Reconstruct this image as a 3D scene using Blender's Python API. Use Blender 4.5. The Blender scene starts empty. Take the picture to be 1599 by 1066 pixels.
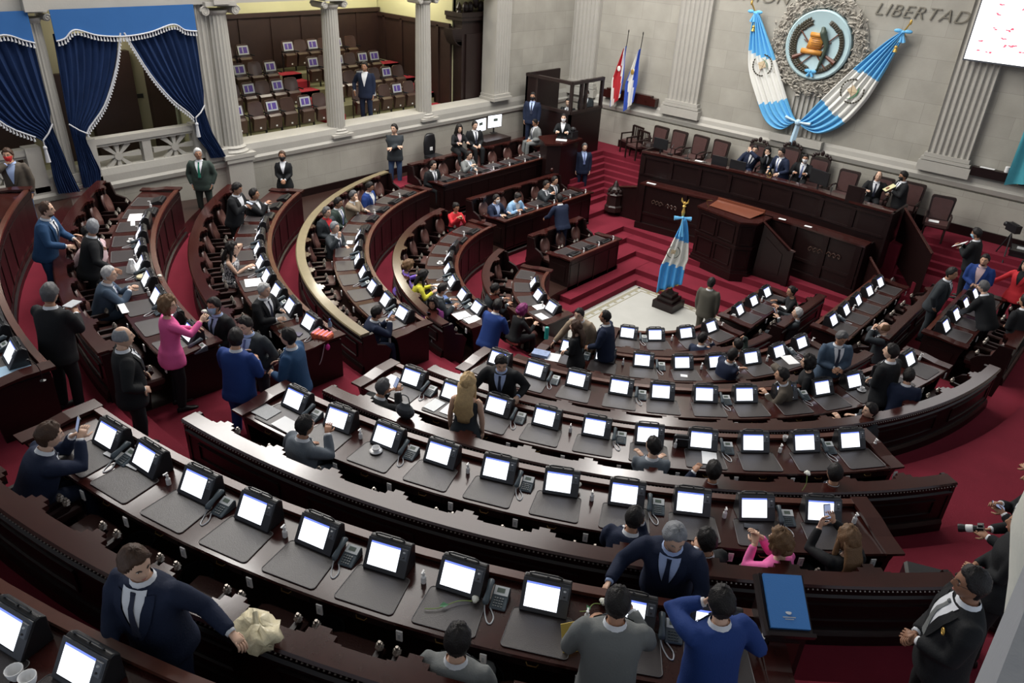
import bpy, math, random
from mathutils import Vector, Matrix
random.seed(7)
PI=math.pi; R=math.radians; sin=math.sin; cos=math.cos
SC=bpy.context.scene; COL=SC.collection
# ------------------------------------------------------------------ materials
MATS={}
def mat(name,col,rough=.6,metal=0,bump=0,bscale=30,var=0,vscale=8,emit=0,stretch=None,trans=0,spec=.5,coat=0,alpha=1):
    if name in MATS: return MATS[name]
    m=bpy.data.materials.new(name); m.use_nodes=True; nt=m.node_tree; b=nt.nodes['Principled BSDF']
    b.inputs['Base Color'].default_value=(*col,1); b.inputs['Roughness'].default_value=rough; b.inputs['Metallic'].default_value=metal
    b.inputs['Specular IOR Level'].default_value=spec
    if coat: b.inputs['Coat Weight'].default_value=coat; b.inputs['Coat Roughness'].default_value=.12
    if emit: b.inputs['Emission Color'].default_value=(*col,1); b.inputs['Emission Strength'].default_value=emit
    if trans: b.inputs['Transmission Weight'].default_value=trans
    if var or bump:
        tc=nt.nodes.new('ShaderNodeTexCoord'); mp=nt.nodes.new('ShaderNodeMapping')
        if stretch: mp.inputs['Scale'].default_value=stretch
        nt.links.new(tc.outputs['Object'],mp.inputs['Vector'])
        if var:
            n=nt.nodes.new('ShaderNodeTexNoise'); n.inputs['Scale'].default_value=vscale; n.inputs['Detail'].default_value=4
            nt.links.new(mp.outputs['Vector'],n.inputs['Vector'])
            mx=nt.nodes.new('ShaderNodeMix'); mx.data_type='RGBA'
            mx.inputs[6].default_value=(*[c*(1-var) for c in col],1); mx.inputs[7].default_value=(*[min(1,c*(1+var)) for c in col],1)
            nt.links.new(n.outputs['Fac'],mx.inputs[0]); nt.links.new(mx.outputs[2],b.inputs['Base Color'])
        if bump:
            n2=nt.nodes.new('ShaderNodeTexNoise'); n2.inputs['Scale'].default_value=bscale; n2.inputs['Detail'].default_value=3
            nt.links.new(mp.outputs['Vector'],n2.inputs['Vector'])
            bp=nt.nodes.new('ShaderNodeBump'); bp.inputs['Strength'].default_value=bump; bp.inputs['Distance'].default_value=.01
            nt.links.new(n2.outputs['Fac'],bp.inputs['Height']); nt.links.new(bp.outputs['Normal'],b.inputs['Normal'])
    MATS[name]=m; return m
def stone_mat(name,col,axis,bw=1.1,bh=.55):
    m=bpy.data.materials.new(name); m.use_nodes=True; nt=m.node_tree; b=nt.nodes['Principled BSDF']
    tc=nt.nodes.new('ShaderNodeTexCoord'); sp=nt.nodes.new('ShaderNodeSeparateXYZ'); cb=nt.nodes.new('ShaderNodeCombineXYZ')
    nt.links.new(tc.outputs['Object'],sp.inputs[0]); nt.links.new(sp.outputs[axis],cb.inputs[0]); nt.links.new(sp.outputs['Z'],cb.inputs[1])
    br=nt.nodes.new('ShaderNodeTexBrick'); br.inputs['Scale'].default_value=1; br.inputs['Brick Width'].default_value=bw; br.inputs['Row Height'].default_value=bh
    br.inputs['Mortar Size'].default_value=.006; br.inputs['Mortar Smooth'].default_value=.6; br.inputs['Bias'].default_value=0
    br.inputs['Color1'].default_value=(*[c*1.06 for c in col],1); br.inputs['Color2'].default_value=(*[c*.93 for c in col],1); br.inputs['Mortar'].default_value=(*[c*.72 for c in col],1)
    nt.links.new(cb.outputs[0],br.inputs['Vector'])
    n=nt.nodes.new('ShaderNodeTexNoise'); n.inputs['Scale'].default_value=1.4; n.inputs['Detail'].default_value=6; nt.links.new(tc.outputs['Object'],n.inputs['Vector'])
    rp=nt.nodes.new('ShaderNodeValToRGB'); rp.color_ramp.elements[0].position=.3; rp.color_ramp.elements[1].position=.75
    rp.color_ramp.elements[0].color=(.84,.83,.80,1); rp.color_ramp.elements[1].color=(1.05,1.04,1.02,1); nt.links.new(n.outputs['Fac'],rp.inputs[0])
    mx=nt.nodes.new('ShaderNodeMix'); mx.data_type='RGBA'; mx.blend_type='MULTIPLY'; mx.inputs[0].default_value=1
    nt.links.new(br.outputs['Color'],mx.inputs[6]); nt.links.new(rp.outputs[0],mx.inputs[7]); nt.links.new(mx.outputs[2],b.inputs['Base Color'])
    b.inputs['Roughness'].default_value=.8
    n2=nt.nodes.new('ShaderNodeTexNoise'); n2.inputs['Scale'].default_value=25; nt.links.new(tc.outputs['Object'],n2.inputs['Vector'])
    bp=nt.nodes.new('ShaderNodeBump'); bp.inputs['Strength'].default_value=.25; bp.inputs['Distance'].default_value=.01
    nt.links.new(n2.outputs['Fac'],bp.inputs['Height']); nt.links.new(bp.outputs['Normal'],b.inputs['Normal'])
    MATS[name]=m; return m
STONE=(.385,.372,.335)
M_sx=stone_mat('stone_blocks_back',STONE,'X'); M_sy=stone_mat('stone_blocks_left',STONE,'Y')
M_stone=mat('stone_plain',(.40,.385,.35),.8,bump=.25,bscale=20,var=.10,vscale=2)
M_carve=mat('stone_carved',(.38,.355,.31),.85,bump=1.0,bscale=9,var=.25,vscale=14)
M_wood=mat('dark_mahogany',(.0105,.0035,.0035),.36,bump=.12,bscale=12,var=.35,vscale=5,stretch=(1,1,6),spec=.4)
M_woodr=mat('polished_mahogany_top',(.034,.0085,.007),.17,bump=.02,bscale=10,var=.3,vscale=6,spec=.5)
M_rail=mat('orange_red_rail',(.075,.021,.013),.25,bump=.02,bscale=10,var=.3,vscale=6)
M_woodd=mat('very_dark_wood',(.018,.009,.008),.4,bump=.1,bscale=12,var=.3,vscale=5)
M_panel=mat('gallery_dark_panel',(.032,.014,.011),.55,bump=.1,bscale=8,var=.3,vscale=4)
M_carpet=mat('red_carpet',(.165,.016,.030),.95,bump=.5,bscale=160,var=.22,vscale=2.2,spec=.15)
M_carpet2=mat('gallery_red_carpet',(.42,.045,.06),.95,bump=.5,bscale=160,var=.15,vscale=3,spec=.15)
M_floor=mat('dark_parquet',(.030,.014,.011),.30,bump=.05,bscale=20,var=.3,vscale=7)
M_marble=mat('white_marble',(.47,.47,.44),.25,var=.10,vscale=2.2)
M_marbleb=mat('marble_border',(.36,.36,.32),.3,var=.15,vscale=12)
M_leather=mat('brown_leather',(.075,.032,.027),.38,bump=.25,bscale=60,var=.2,vscale=10)
M_leatherk=mat('oxblood_leather',(.075,.038,.036),.33,bump=.25,bscale=50,var=.2,vscale=8)
M_mat=mat('desk_pad_leather',(.034,.028,.029),.40,bump=.2,bscale=120,var=.12,vscale=6)
M_matedge=mat('desk_pad_edge',(.16,.15,.15),.45)
M_black=mat('black_plastic',(.012,.012,.014),.35)
M_grey=mat('slate_grey_plastic',(.075,.10,.12),.4)
M_silver=mat('silver_plastic',(.45,.47,.50),.35)
M_lgrey=mat('light_grey_plastic',(.55,.58,.60),.4)
M_screen=mat('lit_screen',(.86,.90,1.0),.3,emit=1.1)
M_screenb=mat('screen_title_bar',(.15,.22,.75),.3,emit=.8)
M_screent=mat('screen_text_line',(.62,.68,.85),.3,emit=.9)
M_lcd=mat('phone_display',(.10,.13,.11),.3)
M_white=mat('white_plastic',(.80,.80,.80),.4)
M_paper=mat('white_paper',(.82,.83,.84),.7)
M_brass=mat('brass',(.55,.38,.14),.32,metal=.9)
M_iron=mat('antique_metal_beads',(.30,.27,.24),.35,metal=.7)
M_blue=mat('royal_blue_velvet',(.009,.024,.078),.85,bump=.3,bscale=30,var=.25,vscale=4,spec=.2)
M_blueval=mat('bright_blue_cloth',(.035,.125,.34),.85,var=.06,vscale=3,spec=.2)
M_fringe=mat('silver_fringe',(.52,.53,.56),.6)
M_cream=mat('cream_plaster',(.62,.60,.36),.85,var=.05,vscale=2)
M_sky=mat('sky_blue_satin',(.13,.45,.78),.5,var=.10,vscale=6)
M_flagw=mat('white_satin',(.78,.78,.74),.5)
M_green=mat('flag_green',(.08,.25,.12),.6)
M_gold=mat('gold',(.62,.40,.10),.35,metal=.6)
M_emb=mat('emblem_pale_blue',(.42,.58,.62),.5,var=.06,vscale=5)
M_scroll=mat('scroll_orange',(.55,.24,.045),.45,var=.25,vscale=14)
M_leaf=mat('dark_bronze_leaf',(.05,.045,.03),.45,var=.3,vscale=20)
M_quetz=mat('quetzal_green',(.05,.075,.055),.5,var=.3,vscale=18)
M_redb=mat('flag_red',(.45,.02,.03),.6)
M_navyf=mat('flag_royal_blue',(.03,.08,.42),.6)
M_glass=mat('booth_glass',(.96,.98,.98),.0,trans=1.0,spec=.15); M_glass.node_tree.nodes['Principled BSDF'].inputs['IOR'].default_value=1.08
M_olive=mat('gallery_floor_olive',(.27,.26,.15),.6,var=.2,vscale=1.5)
M_seatp=mat('gallery_seat_brown',(.075,.040,.032),.35,var=.15,vscale=6,coat=.3)
M_purple=mat('seat_notice_purple',(.12,.07,.36),.5,var=.4,vscale=40)
M_violetm=mat('violet_sheen_pad',(.115,.095,.145),.42,bump=.2,bscale=120,var=.12,vscale=6)
def cloth(n,c,r=.8): return mat('cloth_'+n,c,r,bump=.25,bscale=70,var=.10,vscale=5,spec=.25)
def skin(n,c): return mat('skin_'+n,c,.5,spec=.4,var=.08,vscale=9)
CL={'navy':(.012,.019,.045),'black':(.011,.012,.014),'blue':(.016,.045,.19),'midblue':(.022,.065,.15),'grey':(.115,.135,.16),'greyblue':(.055,.085,.13),'dgrey':(.028,.034,.040),
 'green':(.035,.052,.045),'tan':(.27,.21,.15),'olive':(.085,.080,.065),'brown':(.09,.075,.06),'pink':(.78,.13,.36),'hotpink':(.80,.16,.42),'white':(.72,.74,.78),'lblue':(.42,.53,.80),
 'yellow':(.72,.68,.07),'purple':(.20,.12,.50),'red':(.55,.03,.04),'jeans':(.045,.085,.17),'midgrey':(.16,.17,.17),'sky':(.24,.40,.60),'tie':(.03,.035,.06),'tieblue':(.14,.18,.36),'tiegreen':(.02,.18,.12),
 'rose':(.55,.40,.42),'pattern':(.3,.3,.32),'plum':(.14,.02,.12)}
def C_(n): return cloth(n,CL[n])
_m=mat('cloth_pattern',(.3,.3,.32),.8,var=.1); _nt=_m.node_tree; _n=[x for x in _nt.nodes if x.type=='TEX_NOISE'][0]; _n.inputs['Scale'].default_value=38; _r=_nt.nodes.new('ShaderNodeValToRGB'); _r.color_ramp.elements[0].position=.48; _r.color_ramp.elements[1].position=.52; _r.color_ramp.elements[0].color=(.02,.025,.04,1); _r.color_ramp.elements[1].color=(.65,.66,.68,1)
_nt.links.new(_n.outputs['Fac'],_r.inputs[0]); _nt.links.new(_r.outputs[0],_nt.nodes['Principled BSDF'].inputs['Base Color'])
SK={'a':(.52,.30,.20),'b':(.40,.21,.13),'c':(.62,.40,.29),'d':(.28,.14,.085)}
HR={'black':(.012,.010,.010),'grey':(.22,.23,.25),'white':(.50,.50,.50),'brown':(.06,.032,.02),'blond':(.52,.36,.18),'salt':(.09,.09,.095),'lbrown':(.16,.09,.045),'magenta':(.20,.03,.13)}
# ------------------------------------------------------------------ mesh builder
class MB:
    def __init__(s): s.v=[];s.f=[];s.m=[];s.mi=0
    def add(s,vs,fs,mi=None):
        o=len(s.v); s.v+= [tuple(p) for p in vs]; s.f+=[tuple(i+o for i in f) for f in fs]; s.m+=[s.mi if mi is None else mi]*len(fs)
    def box(s,cx,cy,cz,sx,sy,sz,rz=0,mi=None,M=None):
        vs=[]
        for dx in(-1,1):
            for dy in(-1,1):
                for dz in(-1,1):
                    x,y=dx*sx/2,dy*sy/2; p=Vector((cx+x*cos(rz)-y*sin(rz),cy+x*sin(rz)+y*cos(rz),cz+dz*sz/2))
                    if M: p=M@p
                    vs.append(p)
        s.add(vs,[(0,1,3,2),(4,6,7,5),(0,4,5,1),(2,3,7,6),(0,2,6,4),(1,5,7,3)],mi)
    def bx(s,x0,x1,y0,y1,z0,z1,mi=None): s.box((x0+x1)/2,(y0+y1)/2,(z0+z1)/2,x1-x0,y1-y0,z1-z0,mi=mi)
    def rings(s,rs,closed=True,cap=True,mi=None):
        n=len(rs[0]); o=len(s.v); fs=[]
        for r in rs: s.v+=[tuple(p) for p in r]
        for i in range(len(rs)-1):
            for j in range(n if closed else n-1):
                a=i*n+j; b=i*n+(j+1)%n; fs.append((a,b,b+n,a+n))
        if cap and closed: fs.append(tuple(range(n-1,-1,-1))); fs.append(tuple((len(rs)-1)*n+j for j in range(n)))
        s.f+=[tuple(i+o for i in f) for f in fs]; s.m+=[s.mi if mi is None else mi]*len(fs)
    def tube(s,pts,rad,n=8,mi=None,cap=True,sq=1):
        pts=[Vector(p) for p in pts]
        if not isinstance(rad,(list,tuple)): rad=[rad]*len(pts)
        rs=[]; up=None
        for i,p in enumerate(pts):
            d=(pts[min(i+1,len(pts)-1)]-pts[max(i-1,0)])
            d=d.normalized() if d.length>1e-9 else Vector((0,0,1))
            if up is None: up=Vector((0,0,1)) if abs(d.z)<.9 else Vector((0,1,0))
            a=d.cross(up)
            if a.length<1e-4: a=d.cross(Vector((1,0,0)))
            a.normalize(); b=a.cross(d).normalized(); up=b
            rs.append([p+a*cos(2*PI*k/n)*rad[i]+b*sin(2*PI*k/n)*rad[i]*sq for k in range(n)])
        s.rings(rs,mi=mi,cap=cap)
    def lathe(s,prof,n=16,c=(0,0,0),mi=None):
        s.rings([[ (c[0]+r*cos(2*PI*k/n),c[1]+r*sin(2*PI*k/n),c[2]+z) for k in range(n)] for r,z in prof],mi=mi)
    def ell(s,c,r,n=10,m=6,mi=None,M=None):
        rs=[]
        for i in range(m+1):
            t=-PI/2+PI*i/m; t=max(-1.5,min(1.5,t))
            rs.append([])
            for k in range(n):
                p=Vector((r[0]*cos(t)*cos(2*PI*k/n),r[1]*cos(t)*sin(2*PI*k/n),r[2]*sin(t)))
                if M: p=M@p
                rs[-1].append(Vector(c)+p)
        s.rings(rs,mi=mi)
    def prism(s,poly,h0,h1,f,mi=None):
        n=len(poly); s.add([f(a,b,h0) for a,b in poly]+[f(a,b,h1) for a,b in poly],
          [tuple(range(n-1,-1,-1)),tuple(range(n,2*n))]+[(i,(i+1)%n,n+(i+1)%n,n+i) for i in range(n)],mi)
    def sweep(s,path,prof,mi=None,clampx=None):
        rs=[]
        for (cx,cy,nx,ny) in path:
            r=[]
            for d,z in prof:
                x=cx+nx*d;y=cy+ny*d
                if clampx: x=max(clampx[0],min(clampx[1],x))
                r.append((x,y,z))
            rs.append(r)
        s.rings(rs,mi=mi)
    def build(s,name,mats,parent=None,loc=(0,0,0),rz=0,smooth=False,flat_ang=None):
        me=bpy.data.meshes.new(name); me.from_pydata(s.v,[],s.f)
        if not isinstance(mats,(list,tuple)): mats=[mats]
        for m in mats: me.materials.append(m)
        if len(mats)>1: me.polygons.foreach_set('material_index',s.m)
        if smooth: me.polygons.foreach_set('use_smooth',[True]*len(me.polygons))
        import bmesh
        bm=bmesh.new(); bm.from_mesh(me); bmesh.ops.recalc_face_normals(bm,faces=bm.faces); bm.to_mesh(me); bm.free()
        if smooth and flat_ang: me.set_sharp_from_angle(angle=R(flat_ang))
        me.update()
        o=bpy.data.objects.new(name,me); COL.objects.link(o); o.location=loc; o.rotation_euler=(0,0,rz)
        if parent is not None: o.parent=parent
        return o
def tag(o,label,cat,group=None):
    o['label']=label; o['category']=cat
    if group: o['group']=group
    return o
def empty(name,label,cat,loc=(0,0,0),rz=0,group=None):
    o=bpy.data.objects.new(name,None); COL.objects.link(o); o.location=loc; o.rotation_euler=(0,0,rz); o.empty_display_size=.1
    return tag(o,label,cat,group)
def struct(o): o['kind']='structure'; return o
def kids(o): return [c for c in ALLKIDS.get(o.name,[])]
ALLKIDS={}
def reg(p):
    ALLKIDS[p.name]=[c for c in bpy.data.objects if c.parent==p]
    for c in ALLKIDS[p.name]: reg(c)
def dup(o,loc,rz,label,group=None,parent=None,cat=None):
    c=o.copy(); COL.objects.link(c)
    if parent is None:
        c.location=loc; c.rotation_euler=(0,0,rz); c['label']=label
        if group: c['group']=group
        if cat: c['category']=cat
    else: c.parent=parent
    for k in kids(o): dup(k,None,None,None,parent=c)
    return c
ORD=['first','second','third','fourth','fifth','sixth','seventh','eighth','ninth','tenth','eleventh','twelfth','thirteenth','fourteenth','fifteenth','sixteenth']
# ------------------------------------------------------------------ geometry of the chamber
ZC=8.18; XW=-8.8; YB=8.3; XR=10.6
RK={0:15.2,1:13.06,2:10.82,3:8.74,4:6.70,5:4.62,6:2.48}
ZF={0:3.0,1:2.40,2:1.78,3:1.16,4:.62,5:0.,6:-.56}
ZP={1:2.70,2:2.10,3:1.48,4:.90,5:.34,6:-.26}   # floor of the ring aisle outside bench k
def arc(a0,a1,step=2.0):
    n=max(2,int(abs(a1-a0)/step)+1); return [(0,0,cos(R(a0+(a1-a0)*i/n)),sin(R(a0+(a1-a0)*i/n))) for i in range(n+1)]
def polar(r,a): return r*cos(R(a)),r*sin(R(a))
def cl(path,r0): return [c for c in path if XW+.05<c[0]+c[2]*r0<XR-.05]
def rings_floor():
    # one slab per terrace, the aisle strips red carpet, the seat platforms dark parquet
    for k in range(0,7):
        r0=RK[k]-.25; r1=RK[k]+1.27
        mb=MB()
        pa=[(0,4.95 if k==4 else 4.05 if k==5 else 2.7,-1,0),(0,0,-1,0)] if k>=4 else []
        pb=[(0,0,1,0),(0,4.6,1,0)] if k>=4 else []
        lo=-184 if k<4 else -180; hi=4 if k<4 else 0
        mb.sweep(cl(([] if k<4 else pa)+arc(lo,hi)+pb,r0),[(r0,-1.6),(r1,-1.6),(r1,ZF[k]),(r0,ZF[k])],clampx=(XW+.01,XR))
        struct(mb.build('floor_seating',M_floor if k<4 else M_floor))
        if k>0:
            q0=r1; q1=RK[k-1]-.25; z=ZP[k]
            mb=MB(); mb.sweep(cl(([] if k<4 else pa)+arc(lo,hi)+pb,q0),[(q0,-1.6),(q1,-1.6),(q1,z),(q0,z)],clampx=(XW+.01,XR))
            struct(mb.build('floor_aisle',M_carpet))
    # carpet runners laid over the radial aisles and the wide right side
    for k in range(0,7):
        r0=RK[k]-.27; r1=RK[k]+1.27; mb=MB(); hi=-30; 
        a0=-90-math.degrees(.62/RK[k]); a1=-90+math.degrees(1.2/RK[k])
        mb.sweep(arc(a0,a1),[(r0,ZF[k]-.5),(r1,ZF[k]-.5),(r1,ZF[k]+.012),(r0,ZF[k]+.012)])
        # half steps between terrace and ring aisle
        if k>0:
            mb.sweep(arc(-90-math.degrees(.62/RK[k]),a1),[(r1-.02,ZF[k]-.5),(RK[k-1]-.0,ZF[k]-.5),(RK[k-1]-.0,ZP[k]+.012),(r1-.02,ZP[k]+.012)])
            zz=(ZP[k]+ZF[k])/2
            mb.sweep(arc(a0,a1),[(r1-.3,ZF[k]),(r1,ZF[k]),(r1,zz+.012),(r1-.3,zz+.012)])
            zz=(ZP[k]+ZF[k-1])/2
            mb.sweep(arc(a0,a1),[(RK[k-1]-.55,ZP[k]),(RK[k-1]-.25,ZP[k]),(RK[k-1]-.25,zz+.012),(RK[k-1]-.55,zz+.012)])
        struct(mb.build('floor_central_stair',M_carpet))
    for k,a in ((0,-52),(1,-52),(2,-42),(3,-33.6),(4,-3.2),(5,-3.5)):
        r0=RK[k]-.27; r1=RK[k]+1.27; mb=MB()
        e=2 if k<4 else 5
        mb.sweep(cl(arc(a,e) if k<4 else arc(a,0)+[(0,.45,1,0)],r0),[(r0,ZF[k]-.5),(r1,ZF[k]-.5),(r1,ZF[k]+.012),(r0,ZF[k]+.012)],clampx=(-8,XR))
        struct(mb.build('floor_side_carpet',M_carpet))
rings_floor()
# marble well, stairs and dais platform
def slab(name,x0,x1,y0,y1,z1,m,z0=-1.6):
    mb=MB(); mb.bx(x0,x1,y0,y1,z0,z1); return struct(mb.build(name,m))
slab('floor_marble',-2.3,2.3,-2.4,2.74,-1.0,M_marble)
mb=MB()
for x0,x1,y0,y1 in ((-1.42,-1.34,-.6,2.70),(-1.22,-1.19,-.6,2.52),(-1.42,1.75,2.62,2.70),(-1.22,1.75,2.50,2.53)): mb.bx(x0,x1,y0,y1,-1.01,-.995)
for i in range(9): mb.lathe([(.001,0),(.055,0),(.055,.004),(.001,.004)],12,(-1.30,-.4+i*.35,-.998)); 
for i in range(8): mb.lathe([(.001,0),(.055,0),(.055,.004),(.001,.004)],12,(-1.0+i*.35,2.57,-.998))
struct(mb.build('floor_marble_border',mat('marble_border_dark',(.30,.28,.20),.35,var=.3,vscale=30)))
T=[(-1.57,2.74,-.84),(-1.87,3.11,-.68),(-2.43,3.92,-.52),(-3.05,4.3,-.36),(-3.47,4.71,-.2),(-4.6,5.75,-.04),(-5.15,5.98,.115),(-5.35,6.16,.27),(-5.5,6.34,.425),(-5.65,6.52,.58),(-5.8,6.70,.735),(-5.95,6.88,.89),(-6.1,7.06,1.045),(-6.3,7.22,1.2)]
yl=[-.4,.0,2.68,2.9,3.2,4.1,4.4,4.5,4.6,4.7,4.8,4.95,5.0,5.1]
for i,(x,y,z) in enumerate(T):
    slab('floor_step',x,8.6 if z<.1 else 7.4,y,YB,z,M_carpet)
    slab('floor_step',XW+.01 if i>2 else x-1.0,x+.01,yl[i],YB,z,M_carpet)
slab('floor_dais',-3.7,4.35,5.9,YB,1.2,M_carpet)
slab('floor_right_landing',6.0,XR,4.65,YB,.62,M_carpet); slab('floor_right_landing',4.95,6.6,5.6,YB,.45,M_carpet)
slab('floor_left_landing',XW+.01,-7.75,-1.05,5.0,1.15,M_carpet)
# ------------------------------------------------------------------ walls
mb=MB(); mb.bx(XW-.5,XW,-21,YB+.5,-1.6,2.38); w=struct(mb.build('wall_left',M_sy))
mb=MB(); mb.bx(XW-.6,XW,4.75,YB+.5,2.5,13); struct(mb.build('wall_left',M_sy))
mb=MB()  # ledge mouldings on left wall
mb.prism([(0,2.36),(.05,2.40),(.07,2.50),(.03,2.56),(.03,2.72),(.0,2.86),(-.6,2.88),(-.6,2.36)],-21,YB,lambda a,b,h:(XW+a,h,b)); struct(mb.build('trim_1',M_stone))
mb=MB(); mb.bx(XW-.5,12.5,YB,YB+.5,-1.6,13); struct(mb.build('wall_back',M_sx))
mb=MB(); mb.prism([(0,2.36),(.10,2.42),(.14,2.55),(.08,2.62),(.06,2.74),(.0,2.82)],XW,12.5,lambda a,b,h:(h,YB-a,b)); struct(mb.build('trim_2',M_stone))
mb=MB(); mb.prism([(0,-1.4),(.10,-1.4),(.10,2.36),(0,2.36)],XW,12.5,lambda a,b,h:(h,YB-a,b)); struct(mb.build('trim_3',M_sx))
mb=MB(); mb.bx(XW,XW+.05,-14,8.2,-.2,.95+.0); mb.bx(XW,XW+.045,-6.5,4.9,.6,1.36); struct(mb.build('baseboard_left',M_wood))
mb=MB(); mb.bx(-6.3,12.4,YB-.16,YB-.10,.4,1.45); struct(mb.build('baseboard_back',M_wood))
mb=MB(); mb.bx(10.6,11.1,-14.0,YB,-1.6,3.2); struct(mb.build('wall_right',M_sy))
# ceiling with a laylight
mb=MB(); mb.bx(XW-8,14,-22,YB+.5,13,13.3); struct(mb.build('ceiling',mat('ceiling_plaster',(.6,.58,.52),.9)))
# entablature over the left colonnade
mb=MB(); mb.bx(XW-.45,XW+.05,-21,4.8,6.16,6.6); mb.bx(XW-.5,XW+.12,-21,4.8,6.6,7.1); mb.bx(XW-.55,XW+.3,-21,4.8,7.1,7.5); mb.bx(XW-.45,XW,-21,4.8,7.5,13); struct(mb.build('wall_left_upper',M_stone))
# pilasters on the back wall
def pilaster(cx,w,label):
    t=empty('pilaster',label,'pilaster',(cx,YB,2.7),0,'fluted pilasters on the back wall')
    mb=MB(); n=7; fw=w/n; D=.16
    prof=[(-w/2,0)]
    for i in range(n):
        x0=-w/2+i*fw
        prof+=[(x0+fw*.12,-D)]+[(x0+fw*(.12+.76*j/6),-D+.055*sin(PI*j/6)) for j in range(1,6)]+[(x0+fw*.88,-D)]
    prof+=[(w/2,-D),(w/2,0)]
    mb.prism(prof,.48,10,lambda a,b,h:(a,b,h)); mb.build('fluted_shaft',M_stone,t)
    mb=MB(); mb.bx(-w/2-.14,w/2+.14,-.24,0,0,.27); mb.bx(-w/2-.10,w/2+.10,-.22,0,.29,.37); mb.bx(-w/2-.05,w/2+.05,-.19,0,.38,.48); mb.build('base',M_stone,t)
    return t
pilaster(-8.27,1.15,'fluted stone pilaster in the corner behind the glass booth')
pilaster(-4.0,1.15,'fluted stone pilaster right of the two small hanging flags')
pilaster(4.28,1.05,'fluted stone pilaster rising beside the white projection screen')
# faint pilaster strip behind emblem
mb=MB(); 
for i in range(8): mb.bx(-.45+i*.15,-.38+i*.15,-.05,0,0,5)
o=mb.build('fluted_panel',M_stone,None,(.1,YB,2.85)); tag(o,'shallow fluted stone strip below the carved wreath','fluted panel')
mb=MB(); mb.bx(-.75,.9,-.22,0,0,.22); o=mb.build('stone_bracket',M_stone,None,(.0,YB,2.62)); tag(o,'plain stone block under the knot of the big flags','stone block')
# ------------------------------------------------------------------ columns of the left gallery
def column(y,r,z0,z1,label,big=False,boxy=False):
    t=empty('column',label,'column',(XW-.22,y,z0),0,'fluted stone columns of the left gallery')
    H=z1-z0; nf=20; mb=MB(); rs=[]
    hb=.28 if big else .2
    for f in (hb,.25*H,.5*H,.75*H,H-.28):
        q=r*(1-.16*((f-hb)/(H-hb))**1.3); ring=[]
        for i in range(nf):
            for j in range(4):
                a=2*PI*(i+j/4)/nf; rr=q*(1 if j==0 else (1-.06 if j!=2 else 1-.085)); ring.append((rr*cos(a),rr*sin(a),f))
        rs.append(ring)
    mb.rings(rs); mb.build('fluted_shaft',M_stone,t)
    mb=MB(); mb.bx(-r*1.4,r*1.4,-r*1.4,r*1.4,0,hb*.35); mb.lathe([(r*1.35,hb*.35),(r*1.38,hb*.5),(r*1.2,hb*.65),(r*1.15,hb*.75),(r*1.22,hb*.85),(r*1.02,hb)],24); mb.build('base',M_stone,t)
    mb=MB(); q=r*.86; zt=H-.28
    mb.lathe([(q,zt),(q*1.15,zt+.05),(q*1.2,zt+.1)],24); mb.bx(-q*1.45,q*1.45,-q*1.45,q*1.45,zt+.2,zt+.29)
    for sy in(-1,1):
        for sx in(-1,1):
            pts=[]; 
            for i in range(14):
                a=i*.62; rr=.10*r/.27*(1-i/15); pts.append((sx*q*1.2, sy*(q*1.45)+rr*cos(a)*sy*.9, zt+.10+rr*sin(a)))
            mb.tube(pts,.022,6)
        mb.tube([(-q*1.25,sy*q*1.4,zt+.10),(q*1.25,sy*q*1.4,zt+.10)],.085*r/.27,12)
    mb.build('capital',M_stone,t,smooth=False)
    return t
column(-9.3,.21,2.55,6.2,'slender fluted stone column between the two blue curtain bays')
column(-5.35,.31,2.6,6.2,'thick fluted stone column where the curtains meet the seat gallery',True)
column(-2.1,.25,2.62,6.2,'fluted stone column left of the man standing in the gallery')
column(1.2,.25,2.62,6.2,'fluted stone column right of the man standing in the gallery')
mb=MB()
def flut(mb,y0,y1,n,D=.12,z0=0,z1=7):
    w=y1-y0; fw=w/n; prof=[(y0,-.5)]
    for i in range(n):
        a=y0+i*fw; prof+=[(a+fw*.12,D)]+[(a+fw*(.12+.76*j/4),D-.04*sin(PI*j/4)) for j in range(1,4)]+[(a+fw*.88,D)]
    prof+=[(y1,D),(y1,-.5)]
    mb.prism(prof,z0,z1,lambda a,b,h:(b,a,h))
t=empty('pilaster','fluted stone pilaster closing the gallery beside the carved doorway','pilaster',(XW,4.42,2.86),0,'fluted stone columns of the left gallery')
mb=MB(); flut(mb,-.36,.36,6,.08,.2,5); mb.build('fluted_shaft',M_stone,t); mb=MB(); mb.bx(-.5,.18,-.45,.45,0,.1); mb.bx(-.5,.14,-.40,.40,.1,.2); mb.build('base',M_stone,t)
t=empty('pilaster','square fluted stone pier standing against the thick gallery column','pilaster',(XW-.1,-5.92,2.6),0,'fluted stone columns of the left gallery')
mb=MB(); flut(mb,-.2,.25,4,.08,.25,3.6); mb.build('fluted_shaft',M_stone,t); mb=MB(); mb.bx(-.5,.2,-.28,.3,0,.25); mb.build('base',M_stone,t)
mb=MB(); mb.bx(-.5,.16,-.34,.34,-2.2,.02); mb.bx(-.5,.2,-.38,.38,-.1,.02); o=mb.build('column_pedestal',M_stone,None,(XW,-5.35,2.6)); tag(o,'stone pedestal block under the thick gallery column','pedestal')
# entablature blocks over columns
for y in (-9.28,-5.35):
    mb=MB(); mb.bx(-.2,.22,-.2,.2,0,.6); o=mb.build('cornice_block',M_stone,None,(XW,y,6.16)); tag(o,'square stone block above the %s column'%('slender' if y<-9 else 'thick'),'cornice block')
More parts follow.
